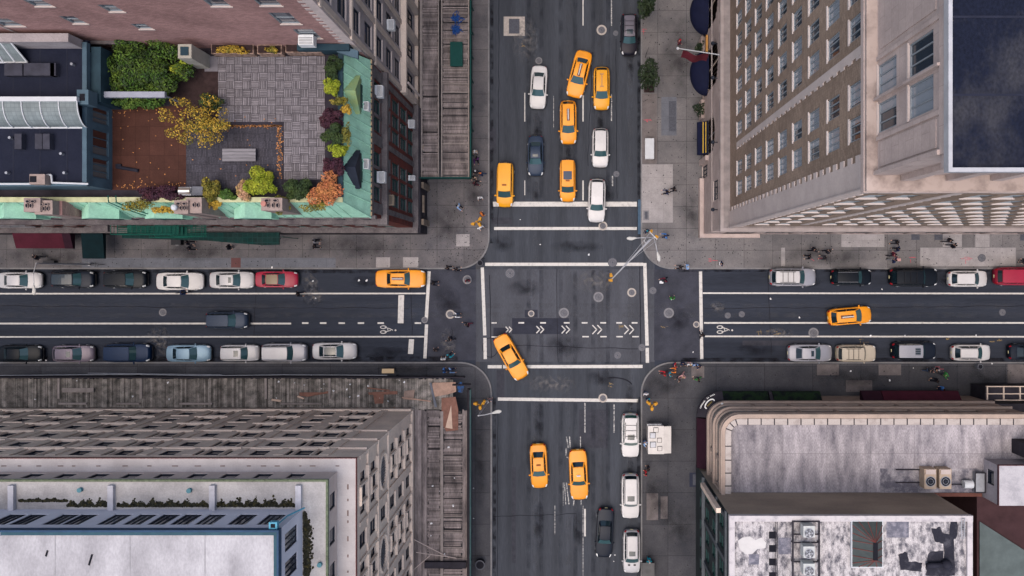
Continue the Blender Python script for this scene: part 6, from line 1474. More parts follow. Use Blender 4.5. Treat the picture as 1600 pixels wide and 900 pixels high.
def vehicle(kind, px, py, lpx, ang, col, label, name='parked_car', cat='car', group='cars parked along the kerb', roofcol=None, glass=None, extra=(), wpx=None):
    """ang: heading in degrees, 0 = to the right of the photo, -90 = down"""
    if kind not in TPL: TPL[kind] = car_template(kind)
    tpl, (front, rear, roof, off) = TPL[kind]
    hgt = BODY[kind][2]*.5; x, y = W(px, py, hgt)
    r = thing(name, label, cat, (x, y, .022), R(ang), group)
    k = lpx*(CH-hgt)/FP/(BODY[kind][0]+.06); ky = min(max(k, .95), 1.04) if wpx is None else wpx*(CH-hgt)/FP/BODY[kind][1]
    r.scale = (k, ky, 1)
    last = None
    for nm, me, lvl, key in tpl:
        o = bpy.data.objects.new(nm, me); COL.objects.link(o); o.parent = r if lvl == 0 else last
        if lvl == 0: last = o
        m_ = {'body': PT[col], 'roof': PT[roofcol or col] if roofcol != 'glass' else M_cglass, 'glass': glass or M_cglass, 'wind': glass or M_wind}.get(key)
        if m_: o.material_slots[0].link = 'OBJECT'; o.material_slots[0].material = m_
    H = BODY[kind][2]; xf, xr = BODY[kind][4], BODY[kind][5]; wr = BODY[kind][1]/2*BODY[kind][9]
    def part(nm, mb, m_): o = bpy.data.objects.new(nm, mb.mesh(nm, m_)); COL.objects.link(o); o.parent = r; return o
    def rf(u, v, dz=.02): p = roof(u, v); return (p[0], p[1], p[2]+dz)
    for e in extra:
        if e == 'ad':
            xm = (xf+xr)/2+.05; p = part('roof_sign', MB().box(xm-.62, xm+.62, -.16, .16, H+.03, H+.06).add([(xm-.60,-.15,H+.06),(xm+.60,-.15,H+.06),(xm+.60,.15,H+.06),(xm-.60,.15,H+.06),(xm-.58,-.035,H+.32),(xm+.58,-.035,H+.32),(xm+.58,.035,H+.32),(xm-.58,.035,H+.32)], [(4,5,6,7),(0,1,5,4),(1,2,6,5),(2,3,7,6),(3,0,4,7)]), mat('ad_panel', (.16,.06,.04), .5, col2=(.35,.22,.16), scale=9, thr=(.45,.55)))
            q = bpy.data.objects.new('sign_cap', MB().box(xm-.56, xm+.56, -.05, .05, H+.315, H+.345).mesh('sign_cap', M_white)); COL.objects.link(q); q.parent = p
        if e == 'rail':
            xm = (xf+xr)/2; part('roof_sign_mount', MB().box(xm-.7, xm+.7, -.05, .05, H+.02, H+.06).box(xm-.72, xm-.60, -.2, .2, H+.02, H+.08).box(xm+.60, xm+.72, -.2, .2, H+.02, H+.08), mat('mount_rust', (.40,.22,.10), .5))
        if e == 'light': part('roof_light', MB().box(xf-.62, xf-.48, -.20, .20, H+.02, H+.15), M_white)
        if e == 'plaque': part('roof_light', MB().box(xf-.66, xf-.50, -.22, .22, H+.0, H+.12), mat('roof_light_dark', (.25,.08,.02), .5))
        if e == 'sunroof': part('sunroof', MB().grid(lambda u, v: rf(-.55+1.1*u, .66+.22*v), 4, 4), M_cglass)
        if e == 'bigsunroof': part('sunroof', MB().grid(lambda u, v: rf(-.72+1.44*u, .42+.32*v), 4, 4), mat('roof_glass', (.05,.06,.09), .2, var=0))
        if e == 'glassroof': part('glass_roof', MB().grid(lambda u, v: rf(-.88+1.76*u, .04+.93*v), 6, 6), M_cglass)
        if e == 'rack':
            m_ = MB()
            for sg in (1, -1): m_.path([rf(sg*.86, v/6, .07) for v in range(1, 6)], .025)
            for v in (.28, .50, .74): m_.tube(rf(-.86, v, .08), rf(.86, v, .08), .022)
            part('roof_rack', m_, M_trim)
        if e == 'bars':
            m_ = MB()
            for sg in (1, -1): m_.path([rf(sg*.9, v/6, .06) for v in range(0, 7)], .028)
            part('roof_rail', m_, M_steel)
        if e == 'ribs':
            m_ = MB()
            for i in range(6): u = -.75+1.5*i/5; m_.path([rf(u, v/8, .012) for v in range(1, 8)], .018, 4)
            part('roof_rib', m_, PT[roofcol or col])
        if e == 'scoop': part('bonnet_vent', MB().box(1.25, 1.40, -.42, -.18, 1.02, 1.14).box(1.25, 1.40, .18, .42, 1.02, 1.14), M_trim)
    return r
GQ, GL, GR = 'vehicles moving or queuing on the avenue', 'cars parked along the left street', 'cars parked along the right street'
tx = dict(name='taxi', cat='taxi', group='yellow taxis')
vehicle('sedan', 905, 116, 75, -104, 'taxi', 'yellow taxi slanting across two lanes with a white topped roof sign, highest in the queue', extra=('ad',), **tx)
vehicle('wagon', 940, 138, 68, -90, 'taxi2', 'lemon yellow boxy taxi with an empty roof sign mount beside the slanting taxi', extra=('rail',), **tx)
vehicle('wagon', 888, 191, 69, -89.5, 'taxi', 'yellow taxi with white topped roof sign just below the slanting taxi', extra=('ad',), **tx)
vehicle('van', 887, 282, 67, -90, 'taxi', 'yellow van taxi with square roof glass stopped at the thick white line', extra=('bigsunroof','plaque'), **tx)
vehicle('van', 789, 288.5, 71, -91.2, 'taxi2', 'long yellow van taxi hugging the left kerb at the stop line', extra=('plaque',), **tx)
vehicle('saloon', 798.5, 558, 77, -60.5, 'taxi', 'yellow saloon taxi turning diagonally through the lower left of the crossing', extra=(), **tx)
vehicle('sedan', 842, 728, 71, -87.5, 'taxi', 'yellow sedan taxi driving in the left lane at the bottom of the avenue', extra=('plaque',), **tx)
vehicle('saloon', 904, 741.5, 80, -87.5, 'taxi', 'long yellow saloon taxi over the worn road letters at the bottom', extra=('light',), **tx)
vehicle('saloon', 626, 435.5, 79, 0, 'taxi', 'yellow saloon taxi waiting by the kerb at the left stop line', extra=('ad',), **tx)
vehicle('hatch', 1328, 493.5, 70, 5, 'taxi', 'yellow taxi crossing the bike lane line on the right street', extra=('ad',), **tx)
mv = dict(name='car', group=GQ)
vehicle('sedan', 841.5, 136.5, 68, -93.5, 'white', 'white sedan with teal glass highest on the left in the avenue queue', **mv)
vehicle('suv', 938, 231, 62, -90.5, 'white', 'white car with dark rear hatch just below the boxy lemon taxi', **mv)
vehicle('sedan', 837, 243.5, 64, -90, 'slate', 'dark blue grey sedan in the middle of the avenue queue', extra=('sunroof',), **mv)
vehicle('suv', 932.5, 313.5, 69, -91.5, 'white', 'white hatchback with red tail lamps standing across the thick stop line', **mv)
vehicle('saloon', 945, 832.5, 79, -93, 'graphite', 'long black saloon driving beside the parked cars at the bottom of the avenue', wpx=27, **mv)
vehicle('suv', 354.5, 500.5, 67, 0, 'slate', 'dark slate van driving alone in the left street', name='car', group='cars moving in the cross street', extra=('ribs',))
ga = 'cars parked on the avenue'
vehicle('suv', 983, 54, 66, -90, 'plum', 'dark plum car with greyish roof and roof rack parked at the top of the avenue', group=ga, extra=('rack','sunroof'), roofcol='greyplum')
vehicle('offroad', 985, 680.5, 70, -90, 'white', 'white off roader with roof rack and green glass beside the food cart', group=ga, extra=('rack','sunroof'), glass=M_cglass_g)
vehicle('offroad', 985, 775.5, 71, -90, 'white', 'white off roader parked between two white cars below the food cart', group=ga, extra=('bars','sunroof'))
vehicle('suv', 987, 862, 69, -90, 'pearl', 'off white car with two bonnet vents, lowest parked on the avenue', group=ga, extra=('bars','sunroof','scoop'))
vehicle('sedan', 32, 438, 68, 0, 'pearl', 'off white sedan at the left edge in the upper parked row', group=GL)
vehicle('suv', 114, 436.5, 67, 0, 'graphite', 'dark grey car with silver front badge, second in the upper left row', group=GL, extra=('glassroof',))
vehicle('suv', 195.5, 436.5, 68, 0, 'black', 'black car between a dark car and a white sedan in the upper left row', group=GL)
vehicle('sedan', 281.5, 439.5, 74, 0, 'white', 'white sedan right of the black car in the upper left row', group=GL)
vehicle('sedan', 362.5, 437.5, 70, 0, 'pearl', 'silver white sedan with dark sunroof beside the red convertible', group=GL, extra=('sunroof',))
vehicle('sedan', 432.5, 436.5, 67, 0, 'red', 'red convertible with tan soft top in the upper left row', group=GL, roofcol='tan')
vehicle('sedan', 32, 552.5, 69, 0, 'black', 'black sedan at the left edge in the lower parked row', group=GL)
vehicle('hatch', 114.5, 552.5, 65, 0, 'mauve', 'small mauve grey hatchback in the lower left row', group=GL, extra=('sunroof',))
vehicle('offroad', 199.5, 551.5, 73, 0, 'navy', 'navy blue box backed car in the lower left row', group=GL)
vehicle('sedan', 295, 552, 70, 0, 'ice', 'light blue sedan in the lower left row', group=GL)
vehicle('suv', 374.5, 551.5, 62, 0, 'pearl', 'cream white small car with sunroof right of the light blue sedan', group=GL, extra=('sunroof',))
vehicle('offroad', 444, 551, 72, 0, 'silver', 'silver off roader with ribbed roof in the lower left row', group=GL, extra=('ribs','bars'), roofcol='pearl')
vehicle('sedan', 523, 548.5, 70, 0, 'pearl', 'white sedan with black glass roof, last of the lower left row', group=GL, extra=('glassroof',))
vehicle('suv', 1239, 433, 74, 0, 'silver', 'silver car with roof rack, first of the upper right row', group=GR, extra=('rack',), roofcol='white')
vehicle('suv', 1330.5, 433, 64, 0, 'black', 'smaller black car right of the silver one in the upper right row', group=GR, extra=('bars',))
vehicle('offroad', 1428, 433, 76, 0, 'black', 'large black off roader with dark roof glass in the upper right row', group=GR, extra=('rack',))
vehicle('hatch', 1512.5, 435.5, 63, 0, 'white', 'white hatchback right of the large black off roader', group=GR)
vehicle('offroad', 1590, 431.5, 72, 0, 'red', 'bright red car with ribbed roof cut by the right edge', group=GR, extra=('ribs',))
vehicle('sedan', 1265.5, 551.5, 71, 0, 'silver', 'silver sedan with red tail lamp, first of the lower right row', group=GR, extra=('sunroof',))
vehicle('offroad', 1338, 552, 63, 0, 'cream', 'cream box shaped car with roof bars in the lower right row', group=GR, extra=('rack',))
vehicle('offroad', 1428.5, 548, 70, 0, 'steelgreen', 'dark off roader with grey ribbed roof in the lower right row', group=GR, extra=('ribs','sunroof'), roofcol='silver')
vehicle('hatch', 1517.5, 551, 63, 0, 'white', 'white small hatchback in the lower right row', group=GR, extra=('bars',))
vehicle('sedan', 1608, 550, 66, 0, 'steelgreen', 'dark car cut by the right edge in the lower right row', group=GR)

# ============================================================ bicycle
def bicycle(x, y, rz, label, group=None, z=.0):
    r = thing('bicycle', label, 'bicycle', (x, y, z), rz, group)
    def part(nm, mb, m_, par=None): o = bpy.data.objects.new(nm, mb.mesh(nm, m_)); COL.objects.link(o); o.parent = par or r; return o
    fr = MB().path([(-.52,0,.34),(-.05,0,.30),(.36,0,.78),(-.17,0,.80),(-.05,0,.30)], .018).path([(-.52,0,.34),(-.17,0,.80),(-.2,0,.92)], .014).path([(.36,0,.78),(.34,0,.95)], .016).path([(.36,0,.78),(.53,0,.34)], .016)
    part('frame', fr, M_steel)
    for xw in (-.52, .53):
        m_ = MB(); m_.path([(xw+.33*math.cos(6.283*i/20), 0, .345+.33*math.sin(6.283*i/20)) for i in range(21)], .02, 5)
        for i in range(8): m_.tube((xw,0,.345),(xw+.32*math.cos(i*.785),0,.345+.32*math.sin(i*.785)),.004,n=3)
        part('wheel', m_, M_tyre)
    part('handlebar', MB().path([(.28,-.28,1.0),(.36,-.2,.98),(.35,0,.95),(.36,.2,.98),(.28,.28,1.0)], .016), M_trim)
    part('saddle', MB().ball((-.22,0,.94),(.14,.075,.035)), M_trim)
    part('pedals', MB().tube((-.05,-.1,.30),(-.05,.1,.30),.02).box(.02,.12,-.18,-.10,.14,.16).box(-.22,-.12,.10,.18,.44,.46), M_trim)
    return r
c = W(147, 413.5, .8); bicycle(c[0], c[1], 0, 'parked bicycle lying along the kerb near the street lamp', z=.145)

# ============================================================ people
M_skin = [mat('skin_a', (.50,.30,.22), .6, var=.08), mat('skin_b', (.22,.12,.08), .6, var=.08)]
M_hair = {'black': mat('hair_black', (.012,.010,.010), .6, var=.1), 'brown': mat('hair_brown', (.05,.028,.016), .6, var=.1), 'fair': mat('hair_fair', (.30,.20,.11), .6, var=.1), 'grey': mat('hair_grey', (.32,.31,.31), .6, var=.1)}
def skin_mesh(name, verts, edges, rad, m_, sub=1, root=0):
    me = bpy.data.meshes.new(name); me.from_pydata(verts, edges, []); o = bpy.data.objects.new(name, me); COL.objects.link(o)
    md = o.modifiers.new('skin', 'SKIN'); md.use_smooth_shade = True
    for i, r_ in enumerate(rad): me.skin_vertices[0].data[i].radius = r_ if isinstance(r_, tuple) else (r_, r_)
    me.skin_vertices[0].data[root].use_root = True
    if sub: ss_ = o.modifiers.new('sub', 'SUBSURF'); ss_.levels = sub; ss_.render_levels = sub
    dg = bpy.context.evaluated_depsgraph_get(); ev = o.evaluated_get(dg); out = bpy.data.meshes.new_from_object(ev)
    bpy.data.objects.remove(o); out.name = name; out.materials.clear(); out.materials.append(m_)
    for p in out.polygons: p.use_smooth = True
    return out
def figure(pose):
    """skeleton facing +x, z up.  returns meshes of body, coat, trousers, shoes, hair"""
    lean, st, arm, hands, ride = pose['lean'], pose['stride'], pose['arm'], pose.get('hands', 0), pose.get('ride', 0)
    hipz = .92 if not ride else 1.0
    pel = Vector((0, 0, hipz)); chest = pel+Vector((lean*.32, 0, .34)); neck = pel+Vector((lean*.52, 0, .54)); head = neck+Vector((lean*.15+.02, 0, .10)); crown = head+Vector((.03, 0, .13))
    V = [pel, chest, neck, head, crown]; E = [(0,1),(1,2),(2,3),(3,4)]; Rr = [(.15,.11),(.16,.11),.055,.085,.06]
    coat_arms = []; legs = []
    for sg in (1, -1):
        ph = sg*arm; sh = chest+Vector((0, sg*.19, .12)); el = sh+Vector((-.22*ph+.02+.12*hands, sg*.05, -.26)); wr = el+Vector((.05-.18*ph+.20*hands+.10, -sg*(.0+.04*hands), -.20+.16*hands))
        i = len(V); V += [sh, el, wr]; E += [(1,i),(i,i+1),(i+1,i+2)]; Rr += [.062,.045,.032]; coat_arms.append((sh, el, wr))
        d = (wr-el).normalized(); pm = wr+d*.07; j = len(V); V.append(pm); E.append((i+2, j)); Rr.append((.038,.018))
        sidev = Vector((d.z, 0, -d.x)).normalized()
        for f in range(4):
            b0 = pm+sidev*(f-1.5)*.021+d*.03; ln = (.062,.075,.070,.052)[f]; k = len(V); V += [b0, b0+d*ln*.55+Vector((.006,-sg*.010,0)), b0+d*ln*.9+Vector((.014,-sg*.026,0))]; E += [(j,k),(k,k+1),(k+1,k+2)]; Rr += [.010,.009,.007]
        k = len(V); V += [wr+d*.03+sidev*.032, wr+d*.07+sidev*.055]; E += [(i+2,k),(k,k+1)]; Rr += [.011,.009]
        hp = pel+Vector((0, sg*.10, -.04)); q = sg*st
        kn = hp+Vector((.22*q+.06+ (.28 if ride else 0), 0, -.42+abs(q)*.04+(.10 if ride else 0))); an = kn+Vector((.22*q-.10-(.12 if ride else 0), 0, -.40)); 
        if not ride: an.z = .09+(.07 if q < -.4 else 0)
        to = an+Vector((.16, 0, -.05))
        i = len(V); V += [hp, kn, an, to]; E += [(0,i),(i,i+1),(i+1,i+2),(i+2,i+3)]; Rr += [.085,.058,.038,.032]; legs.append((hp, kn, an, to))
    body = skin_mesh('body', V, E, Rr, M_skin[0])
    coat = skin_mesh('coat', [pel+Vector((0,0,-.06)), pel+Vector((lean*.12,0,.12)), chest, neck+Vector((0,0,-.03))] + [p for a in coat_arms for p in (a[0], a[1], a[1]+(a[2]-a[1])*.9)],
                     [(0,1),(1,2),(2,3),(2,4),(4,5),(5,6),(2,7),(7,8),(8,9)], [(.185,.135),(.175,.13),(.19,.14),.085] + [.085,.065,.052]*2, PT['white'], root=2)
    trou = skin_mesh('trousers', [pel+Vector((0,0,.02))]+[p for l in legs for p in (l[0], l[1], l[2]+Vector((0,0,.03)))], [(0,1),(1,2),(2,3),(0,4),(4,5),(5,6)], [(.165,.12)]+[.105,.075,.055]*2, PT['white'])
    shoes = MB()
    for l in legs: shoes.ball(tuple(l[2]+Vector((.07,0,-.045))), (.14,.05,.045), 8, 6)
    sh = shoes.mesh('shoes', M_trim, smooth=True)
    hair = MB(); hair.ball(tuple(head+Vector((-.018,0,.055))), (.112,.096,.118), 12, 8)
    face = MB(); face.ball(tuple(head+Vector((.105,0,.03))), (.022,.014,.022), 6, 5)
    for sg in (1,-1): face.ball(tuple(head+Vector((.085,sg*.035,.055))), (.014,.014,.010), 6, 5, 1); face.ball(tuple(head+Vector((.0,sg*.092,.03))), (.02,.012,.03), 6, 5)
    face.ball(tuple(head+Vector((.092,0,-.02))), (.012,.026,.008), 6, 5, 2)
    fm = face.mesh('face', [M_skin[0], M_black, mat('lips', (.3,.10,.09), .6, var=0)], smooth=True)
    return [('body', body), ('coat', coat), ('trousers', trou), ('shoes', sh), ('hair', hair.mesh('hair', M_hair['black'], smooth=True)), ('face', fm)]
POSES = {'walk': figure(dict(lean=.12, stride=.9, arm=.8)), 'walk2': figure(dict(lean=.16, stride=-.8, arm=-.7)), 'stand': figure(dict(lean=.04, stride=.12, arm=.1)),
         'phone': figure(dict(lean=.1, stride=.25, arm=0, hands=.9)), 'ride': figure(dict(lean=.55, stride=.25, arm=0, hands=.8, ride=1))}
CL = {k: mat('cloth_'+k, v, .85, var=.25, scale=6) for k, v in {'black':(.010,.010,.016),'charcoal':(.03,.03,.038),'white':(.60,.60,.62),'blue':(.05,.16,.42),'sky':(.22,.36,.62),'teal':(.01,.22,.30),
      'purple':(.07,.015,.10),'red':(.40,.02,.03),'wine':(.10,.015,.03),'orange':(.60,.17,.03),'pink':(.50,.28,.27),'navy':(.012,.02,.06),'green':(.04,.20,.05),'grey':(.16,.16,.18),'beige':(.36,.27,.20),'denim':(.035,.055,.10)}.items()}
def person(px, py, ang, coat, trou, label, pose='walk', hair='black', sw=1, group='people on foot', bag=None, skin=0, z=None):
    zc = .9; x, y = W(px, py, zc); z0 = (.142 if sw else .012) if z is None else z
    r = thing('person', label, 'person', (x, y, z0), R(ang), group)
    for nm, me in POSES[pose]:
        o = bpy.data.objects.new(nm, me); COL.objects.link(o); o.parent = r
        m_ = {'body': M_skin[skin], 'coat': CL[coat], 'trousers': CL[trou], 'hair': M_hair.get(hair) or CL[hair], 'face': M_skin[skin]}.get(nm)
        if m_: o.material_slots[0].link = 'OBJECT'; o.material_slots[0].material = m_
    if bag:
        a = R(ang); bx, by = x-.18*math.cos(a), y-.18*math.sin(a)
        if bag[1] == 'backpack': MB().ball((bx, by, z0+1.28), (.13,.15,.22), 8, 6).build('backpack', CL[bag[0]], loc=(bx, by, z0+1.06), label=bag[2], cat='backpack', smooth=True)
        else:
            bx, by = x+.34*math.sin(a), y-.34*math.cos(a); MB().box(bx-.17, bx+.17, by-.09, by+.09, z0+.35, z0+.68).path([(bx-.1,by,z0+.68),(bx,by,z0+.8),(bx+.1,by,z0+.68)], .01, 4).build('bag', CL[bag[0]], loc=(bx, by, z0+.35), label=bag[2], cat='bag')
    return r
for a in ((61,402,180,'black','charcoal','person in black walking near the maroon awning on the upper left pavement','walk'),
          (295,379,0,'black','black','upper of two people in black below the green net canopy','walk'),
          (297,388,0,'charcoal','black','lower of two people in black below the green net canopy','walk2'),
          (359,386,0,'black','black','person in black alone just below the green net canopy','stand'),
          (492,376,0,'grey','black','person in a grey coat beside one in black under the dark corner house','walk'),
          (492,385,0,'black','black','person in black below one in a grey coat on the upper left pavement','walk2'),
          (743,237,-90,'beige','white','topmost person by the shed edge, in beige with a pale hat','stand','white'),
          (745,249,-90,'purple','black','person in purple beside the shed edge near the avenue','walk'),
          (744,268,-90,'charcoal','black','person with a pale cap at the bottom right corner of the shed','stand','white'),
          (753,272,180,'navy','denim','person in navy and orange right of the pale capped one by the shed','walk','orange'),
          (741,278,-90,'beige','black','person in a beige top standing between two dark figures at the shed corner','stand'),
          (743,287,0,'black','wine','person in dark clothes striding just below the shed corner','walk2'),
          (717,322,-35,'sky','black','person in light blue walking alone on the upper left corner','walk','grey'),
          (751,309,-90,'white','charcoal','person in white near the avenue kerb above the yellow signal','stand','grey'),
          (753,335,30,'orange','wine','person in bright orange beside the yellow signal on the upper left corner','stand','orange'),
          (752,355,-60,'white','charcoal','person with white top just below the yellow signal on the upper left corner','stand','white'),
          (700,418,0,'black','black','left of two dark figures stepping off the upper left corner','walk'),
          (713,421,0,'charcoal','black','right of two dark figures stepping off the upper left corner','walk2')):
    person(*a[:7], pose=a[6+0] if a[6] in POSES else 'walk') if False else person(a[0],a[1],a[2],a[3],a[4],a[5],pose=a[6],hair=a[7] if len(a) > 7 else 'black')
for a in ((731,438,-90,'wine','charcoal','person in wine red standing on a cover in the left crosswalk','stand'),
          (677,442,0,'black','black','person in black crossing beside the left stop line taxi','walk'),
          (712,492,0,'white','denim','person in white walking right from the cover in the left crosswalk','walk'),
          (731,507,180,'black','wine','person in black and dark red in the middle of the left crosswalk','walk'),
          (705,529,180,'black','black','person in black low in the left crosswalk','walk2'),
          (681,547,90,'charcoal','black','person in dark clothes at the lower left stop line end','stand'),
          (702,556,45,'teal','black','person in turquoise near the lower left corner','walk'),
          (693,561,90,'white','grey','person in white beside the one in turquoise','stand','grey'),
          (466,459,0,'black','black','person in black crossing the left street between the lanes','walk'),
          (1039,437,200,'wine','black','person with a white bag in the right crosswalk','walk'),
          (1097,524,90,'black','black','person in black on the right stop line','walk2'),
          (1050,466,90,'green','green','small figure in green in the right crosswalk','stand')):
    person(a[0],a[1],a[2],a[3],a[4],a[5],pose=a[6],hair=a[7] if len(a) > 7 else 'black',sw=0)
for a in ((694,578,0,'blue','denim','left person in blue at the kerb of the lower left corner','stand'),
          (704,578,0,'sky','navy','right person in blue at the kerb of the lower left corner','walk'),
          (1040,369,180,'blue','navy','person in bright blue beside the traffic signal pole','walk','brown'),
          (1010,361,-60,'navy','black','person with a pale turquoise cap under the traffic signal pole','stand','teal'),
          (1042,301,180,'navy','black','left of two dark figures on the pale corner paving','walk'),
          (1053,296,180,'black','black','right of two dark figures on the pale corner paving','walk2'),
          (1074,417,180,'sky','sky','person in light blue at the kerb by the upper right corner','stand','grey'),
          (1063,418,180,'charcoal','black','person in dark clothes left of the one in light blue at the kerb','walk'),
          (1126,412,0,'navy','white','person in navy alone at the kerb right of the upper right corner','stand'),
          (1061,66,0,'wine','wine','person in dark red below the end of the flagpole','stand','red'),
          (1270,390,0,'black','black','upper left figure of a group of four in black by the brick hotel','walk'),
          (1264,401,180,'black','black','lower left figure of a group of four in black by the brick hotel','walk2'),
          (1292,393,0,'charcoal','black','upper right figure of a group of four in black by the brick hotel','walk2'),
          (1288,403,180,'charcoal','charcoal','lower right figure of a group of four in black by the brick hotel','walk'),
          (1400,379,180,'black','charcoal','topmost figure of the column of four on the hotel pavement','walk'),
          (1402,389,180,'navy','black','second figure from the top of the column of four on the hotel pavement','walk2'),
          (1394,398,0,'wine','black','figure in wine red in the column of four on the hotel pavement','walk'),
          (1394,407,0,'navy','grey','lowest figure of the column of four, in navy with a pale bag','walk2'),
          (1481,376,0,'black','charcoal','upper of two dark figures between the square hatches','walk'),
          (1487,384,0,'black','black','lower of two dark figures right of the hatches','walk2'),
          (1598,408,180,'charcoal','charcoal','dark figure at the right edge of the hotel pavement','stand'),
          (1054,570,0,'red','navy','person in red at the kerb of the lower right corner','stand','brown'),
          (1055,578,180,'orange','navy','person in orange on the lower right corner','phone','brown'),
          (1038,583,180,'red','wine','person in dark red left of the one in turquoise','walk','brown'),
          (1046,584,0,'teal','denim','person in turquoise on the lower right corner','stand','brown'),
          (1067,568,-90,'navy','navy','person in navy waiting at the lower right kerb','stand'),
          (1077,568,-90,'white','pink','person in white and pink waiting at the lower right kerb','stand','fair'),
          (1086,569,-90,'sky','navy','person in light blue waiting at the lower right kerb','stand'),
          (1091,572,-60,'navy','denim','person in navy with pale bag, rightmost waiting at the lower right kerb','stand','brown'),
          (1067,587,225,'pink','pink','person in pale pink walking on the lower right corner','walk','fair'),
          (1060,592,225,'charcoal','grey','person in grey beside the one in pale pink','stand','brown'),
          (1091,592,180,'black','green','person in black and olive below the waiting group','walk','brown'),
          (1009,614,-90,'white','denim','person in white near the avenue kerb above the yellow signal of the lower right corner','stand','white'),
          (1012,624,-45,'teal','navy','person in blue beside the yellow signal of the lower right corner','stand'),
          (1007.5,690,-60,'sky','denim','vendor in pale blue between the off roader and the food cart','phone','white'),
          (1013,731,180,'black','black','person in black below the food cart','stand'),
          (1009,738,180,'red','black','person in red below the food cart','stand'),
          (1014,874,-90,'teal','teal','person in turquoise behind the small dark cart at the bottom','stand','grey'),
          (766,625,90,'grey','pink','person beside the yellow signal on the lower left corner','stand','brown'),
          (1450,578,0,'charcoal','denim','person in charcoal, left of the group of four on the lower right pavement','walk'),
          (1461,577,0,'black','grey','person with grey hood in the group on the lower right pavement','stand','grey'),
          (1474,585,-30,'green','charcoal','person in green on the lower right pavement','walk','green'),
          (1462,594,180,'black','black','person in black with long coat below the one in green','walk'),
          (1470,607,180,'blue','navy','person in blue near the wine coloured awning','stand'),
          (1454,615,180,'orange','beige','left person in orange at the edge of the wine coloured awning','stand','fair'),
          (1464,614,0,'blue','beige','right person in bright blue at the edge of the wine coloured awning','stand','brown')):
    person(a[0],a[1],a[2],a[3],a[4],a[5],pose=a[6],hair=a[7] if len(a) > 7 else 'black')
c = W(283, 457, .9); bicycle(c[0], c[1], R(8), 'bicycle ridden along the upper lane line of the left street', z=.012)
person(284, 457, 8, 'navy', 'denim', 'cyclist in navy riding in the left street below the white sedan', pose='ride', sw=0, group=None)
for px, py, col_, lab in ((1405,406,'pink','pale pink shopping bag beside the lowest figure of the column of four'),(1034,441,'white','white bag held by the person in the right crosswalk')):
    c = W(px, py, .7); zz = .142 if py < 420 else .012
    MB().box(c[0]-.2,c[0]+.2,c[1]-.14,c[1]+.14,zz+.12,zz+.5).path([(c[0]-.1,c[1],zz+.5),(c[0],c[1],zz+.68),(c[0]+.1,c[1],zz+.5)],.012,4).build('shopping_bag', CL[col_], loc=(c[0],c[1],zz+.12), label=lab, cat='bag')

# ============================================================ street furniture
M_sig = mat('signal_yellow', (.42,.20,.015), .5, var=.12, scale=4); M_pole = mat('pole_pale', (.36,.36,.38), .5, .3, var=.2); M_lamp = mat('lamp_pale', (.42,.41,.39), .5, var=.12)
def signal_head(root, x, y, z, ang):
    a = R(ang); m_ = MB().obox((x,y,z-.45),(.22,.28,1.0),a)
    m_.obox((x+.17*math.cos(a),y+.17*math.sin(a),z-.10),(.18,.20,.03),a).obox((x+.17*math.cos(a),y+.17*math.sin(a),z-.42),(.18,.20,.03),a).obox((x+.17*math.cos(a),y+.17*math.sin(a),z-.74),(.18,.20,.03),a)
    o = m_.build('signal_head', M_sig, root)
    for k, cl_ in enumerate(('red','amber','green')):
        p = (x+.112*math.cos(a), y+.112*math.sin(a), z-.22-.32*k); q = (x+.13*math.cos(a), y+.13*math.sin(a), z-.22-.32*k)
        MB().tube(p, q, .10, n=12).build('lens', mat('lens_'+cl_, {'red':(.25,.01,.01),'amber':(.25,.12,.01),'green':(.01,.12,.06)}[cl_], .3, var=0), o)
def lamp_arm(root, p, q):
    MB().path([p, ((p[0]*.55+q[0]*.45),(p[1]*.55+q[1]*.45),max(p[2],q[2])+.1), q], .045).build('lamp_arm', M_pole, root)
    d = (Vector(q)-Vector(p)); d.z = 0; d.normalize(); c = Vector(q)+d*.3
    m_ = MB(); m_.ball((0,0,0),(.52,.21,.10),12,6); a = math.atan2(d.y, d.x); Mx = Matrix.Translation(c) @ Matrix.Rotation(a,4,'Z'); m_.v = [tuple(Mx @ Vector((v[0],v[1]*(1-.35*(v[0] < 0)),v[2]))) for v in m_.v]
    m_.build('lamp_head', M_lamp, root, smooth=True)
# mast arm signal at the upper right corner
bx, by = W(1008.5, 376.5, 0); rt = thing('traffic_signal', 'tall signal pole with long mast arm and two street lamps reaching over the crossing', 'traffic light', (bx, by, .14))
tp = (bx, by, 8.6); MB().tube((bx,by,.14),(bx,by,8.6),.15,.10,n=12).tube((bx,by,.14),(bx,by,.6),.24,.2,n=12).build('pole', M_pole, rt)
e = W(956, 436, 6.6); e = (e[0], e[1], 6.6); MB().tube((bx,by,5.9), e, .10, .06, n=8).build('mast_arm', M_pole, rt)
MB().tube((bx,by,8.4),(e[0]*.75+bx*.25,e[1]*.75+by*.25,6.5),.018,n=4).build('guy_wire', M_pole, rt); MB().tube((bx-.3,by+.5,8.4),(e[0]*.85+bx*.15,e[1]*.85+by*.15,6.5),.014,n=4).tube((bx+.3,by-.3,8.3),(e[0]*.6+bx*.4,e[1]*.6+by*.4,6.4),.014,n=4).build('guy_wire', M_pole, rt)
q = W(992,372,9); lamp_arm(rt, tp, (q[0], q[1], 9.0)); q = W(1027.5,396,9); lamp_arm(rt, tp, (q[0], q[1], 9.0))
p = W(1015,362,8.6); q = W(1027,374,8.6); MB().tube((p[0],p[1],8.55),(q[0],q[1],8.55),.06,n=8).build('cross_arm', M_pole, rt)
signal_head(rt, *W(955,431,6.8), 6.9, 100); signal_head(rt, *W(955.5,438,6.8), 6.7, 180)
signal_head(rt, *W(1017,362.5,4.5), 4.6, 60); signal_head(rt, *W(1025,369.5,4.5), 4.6, -20)
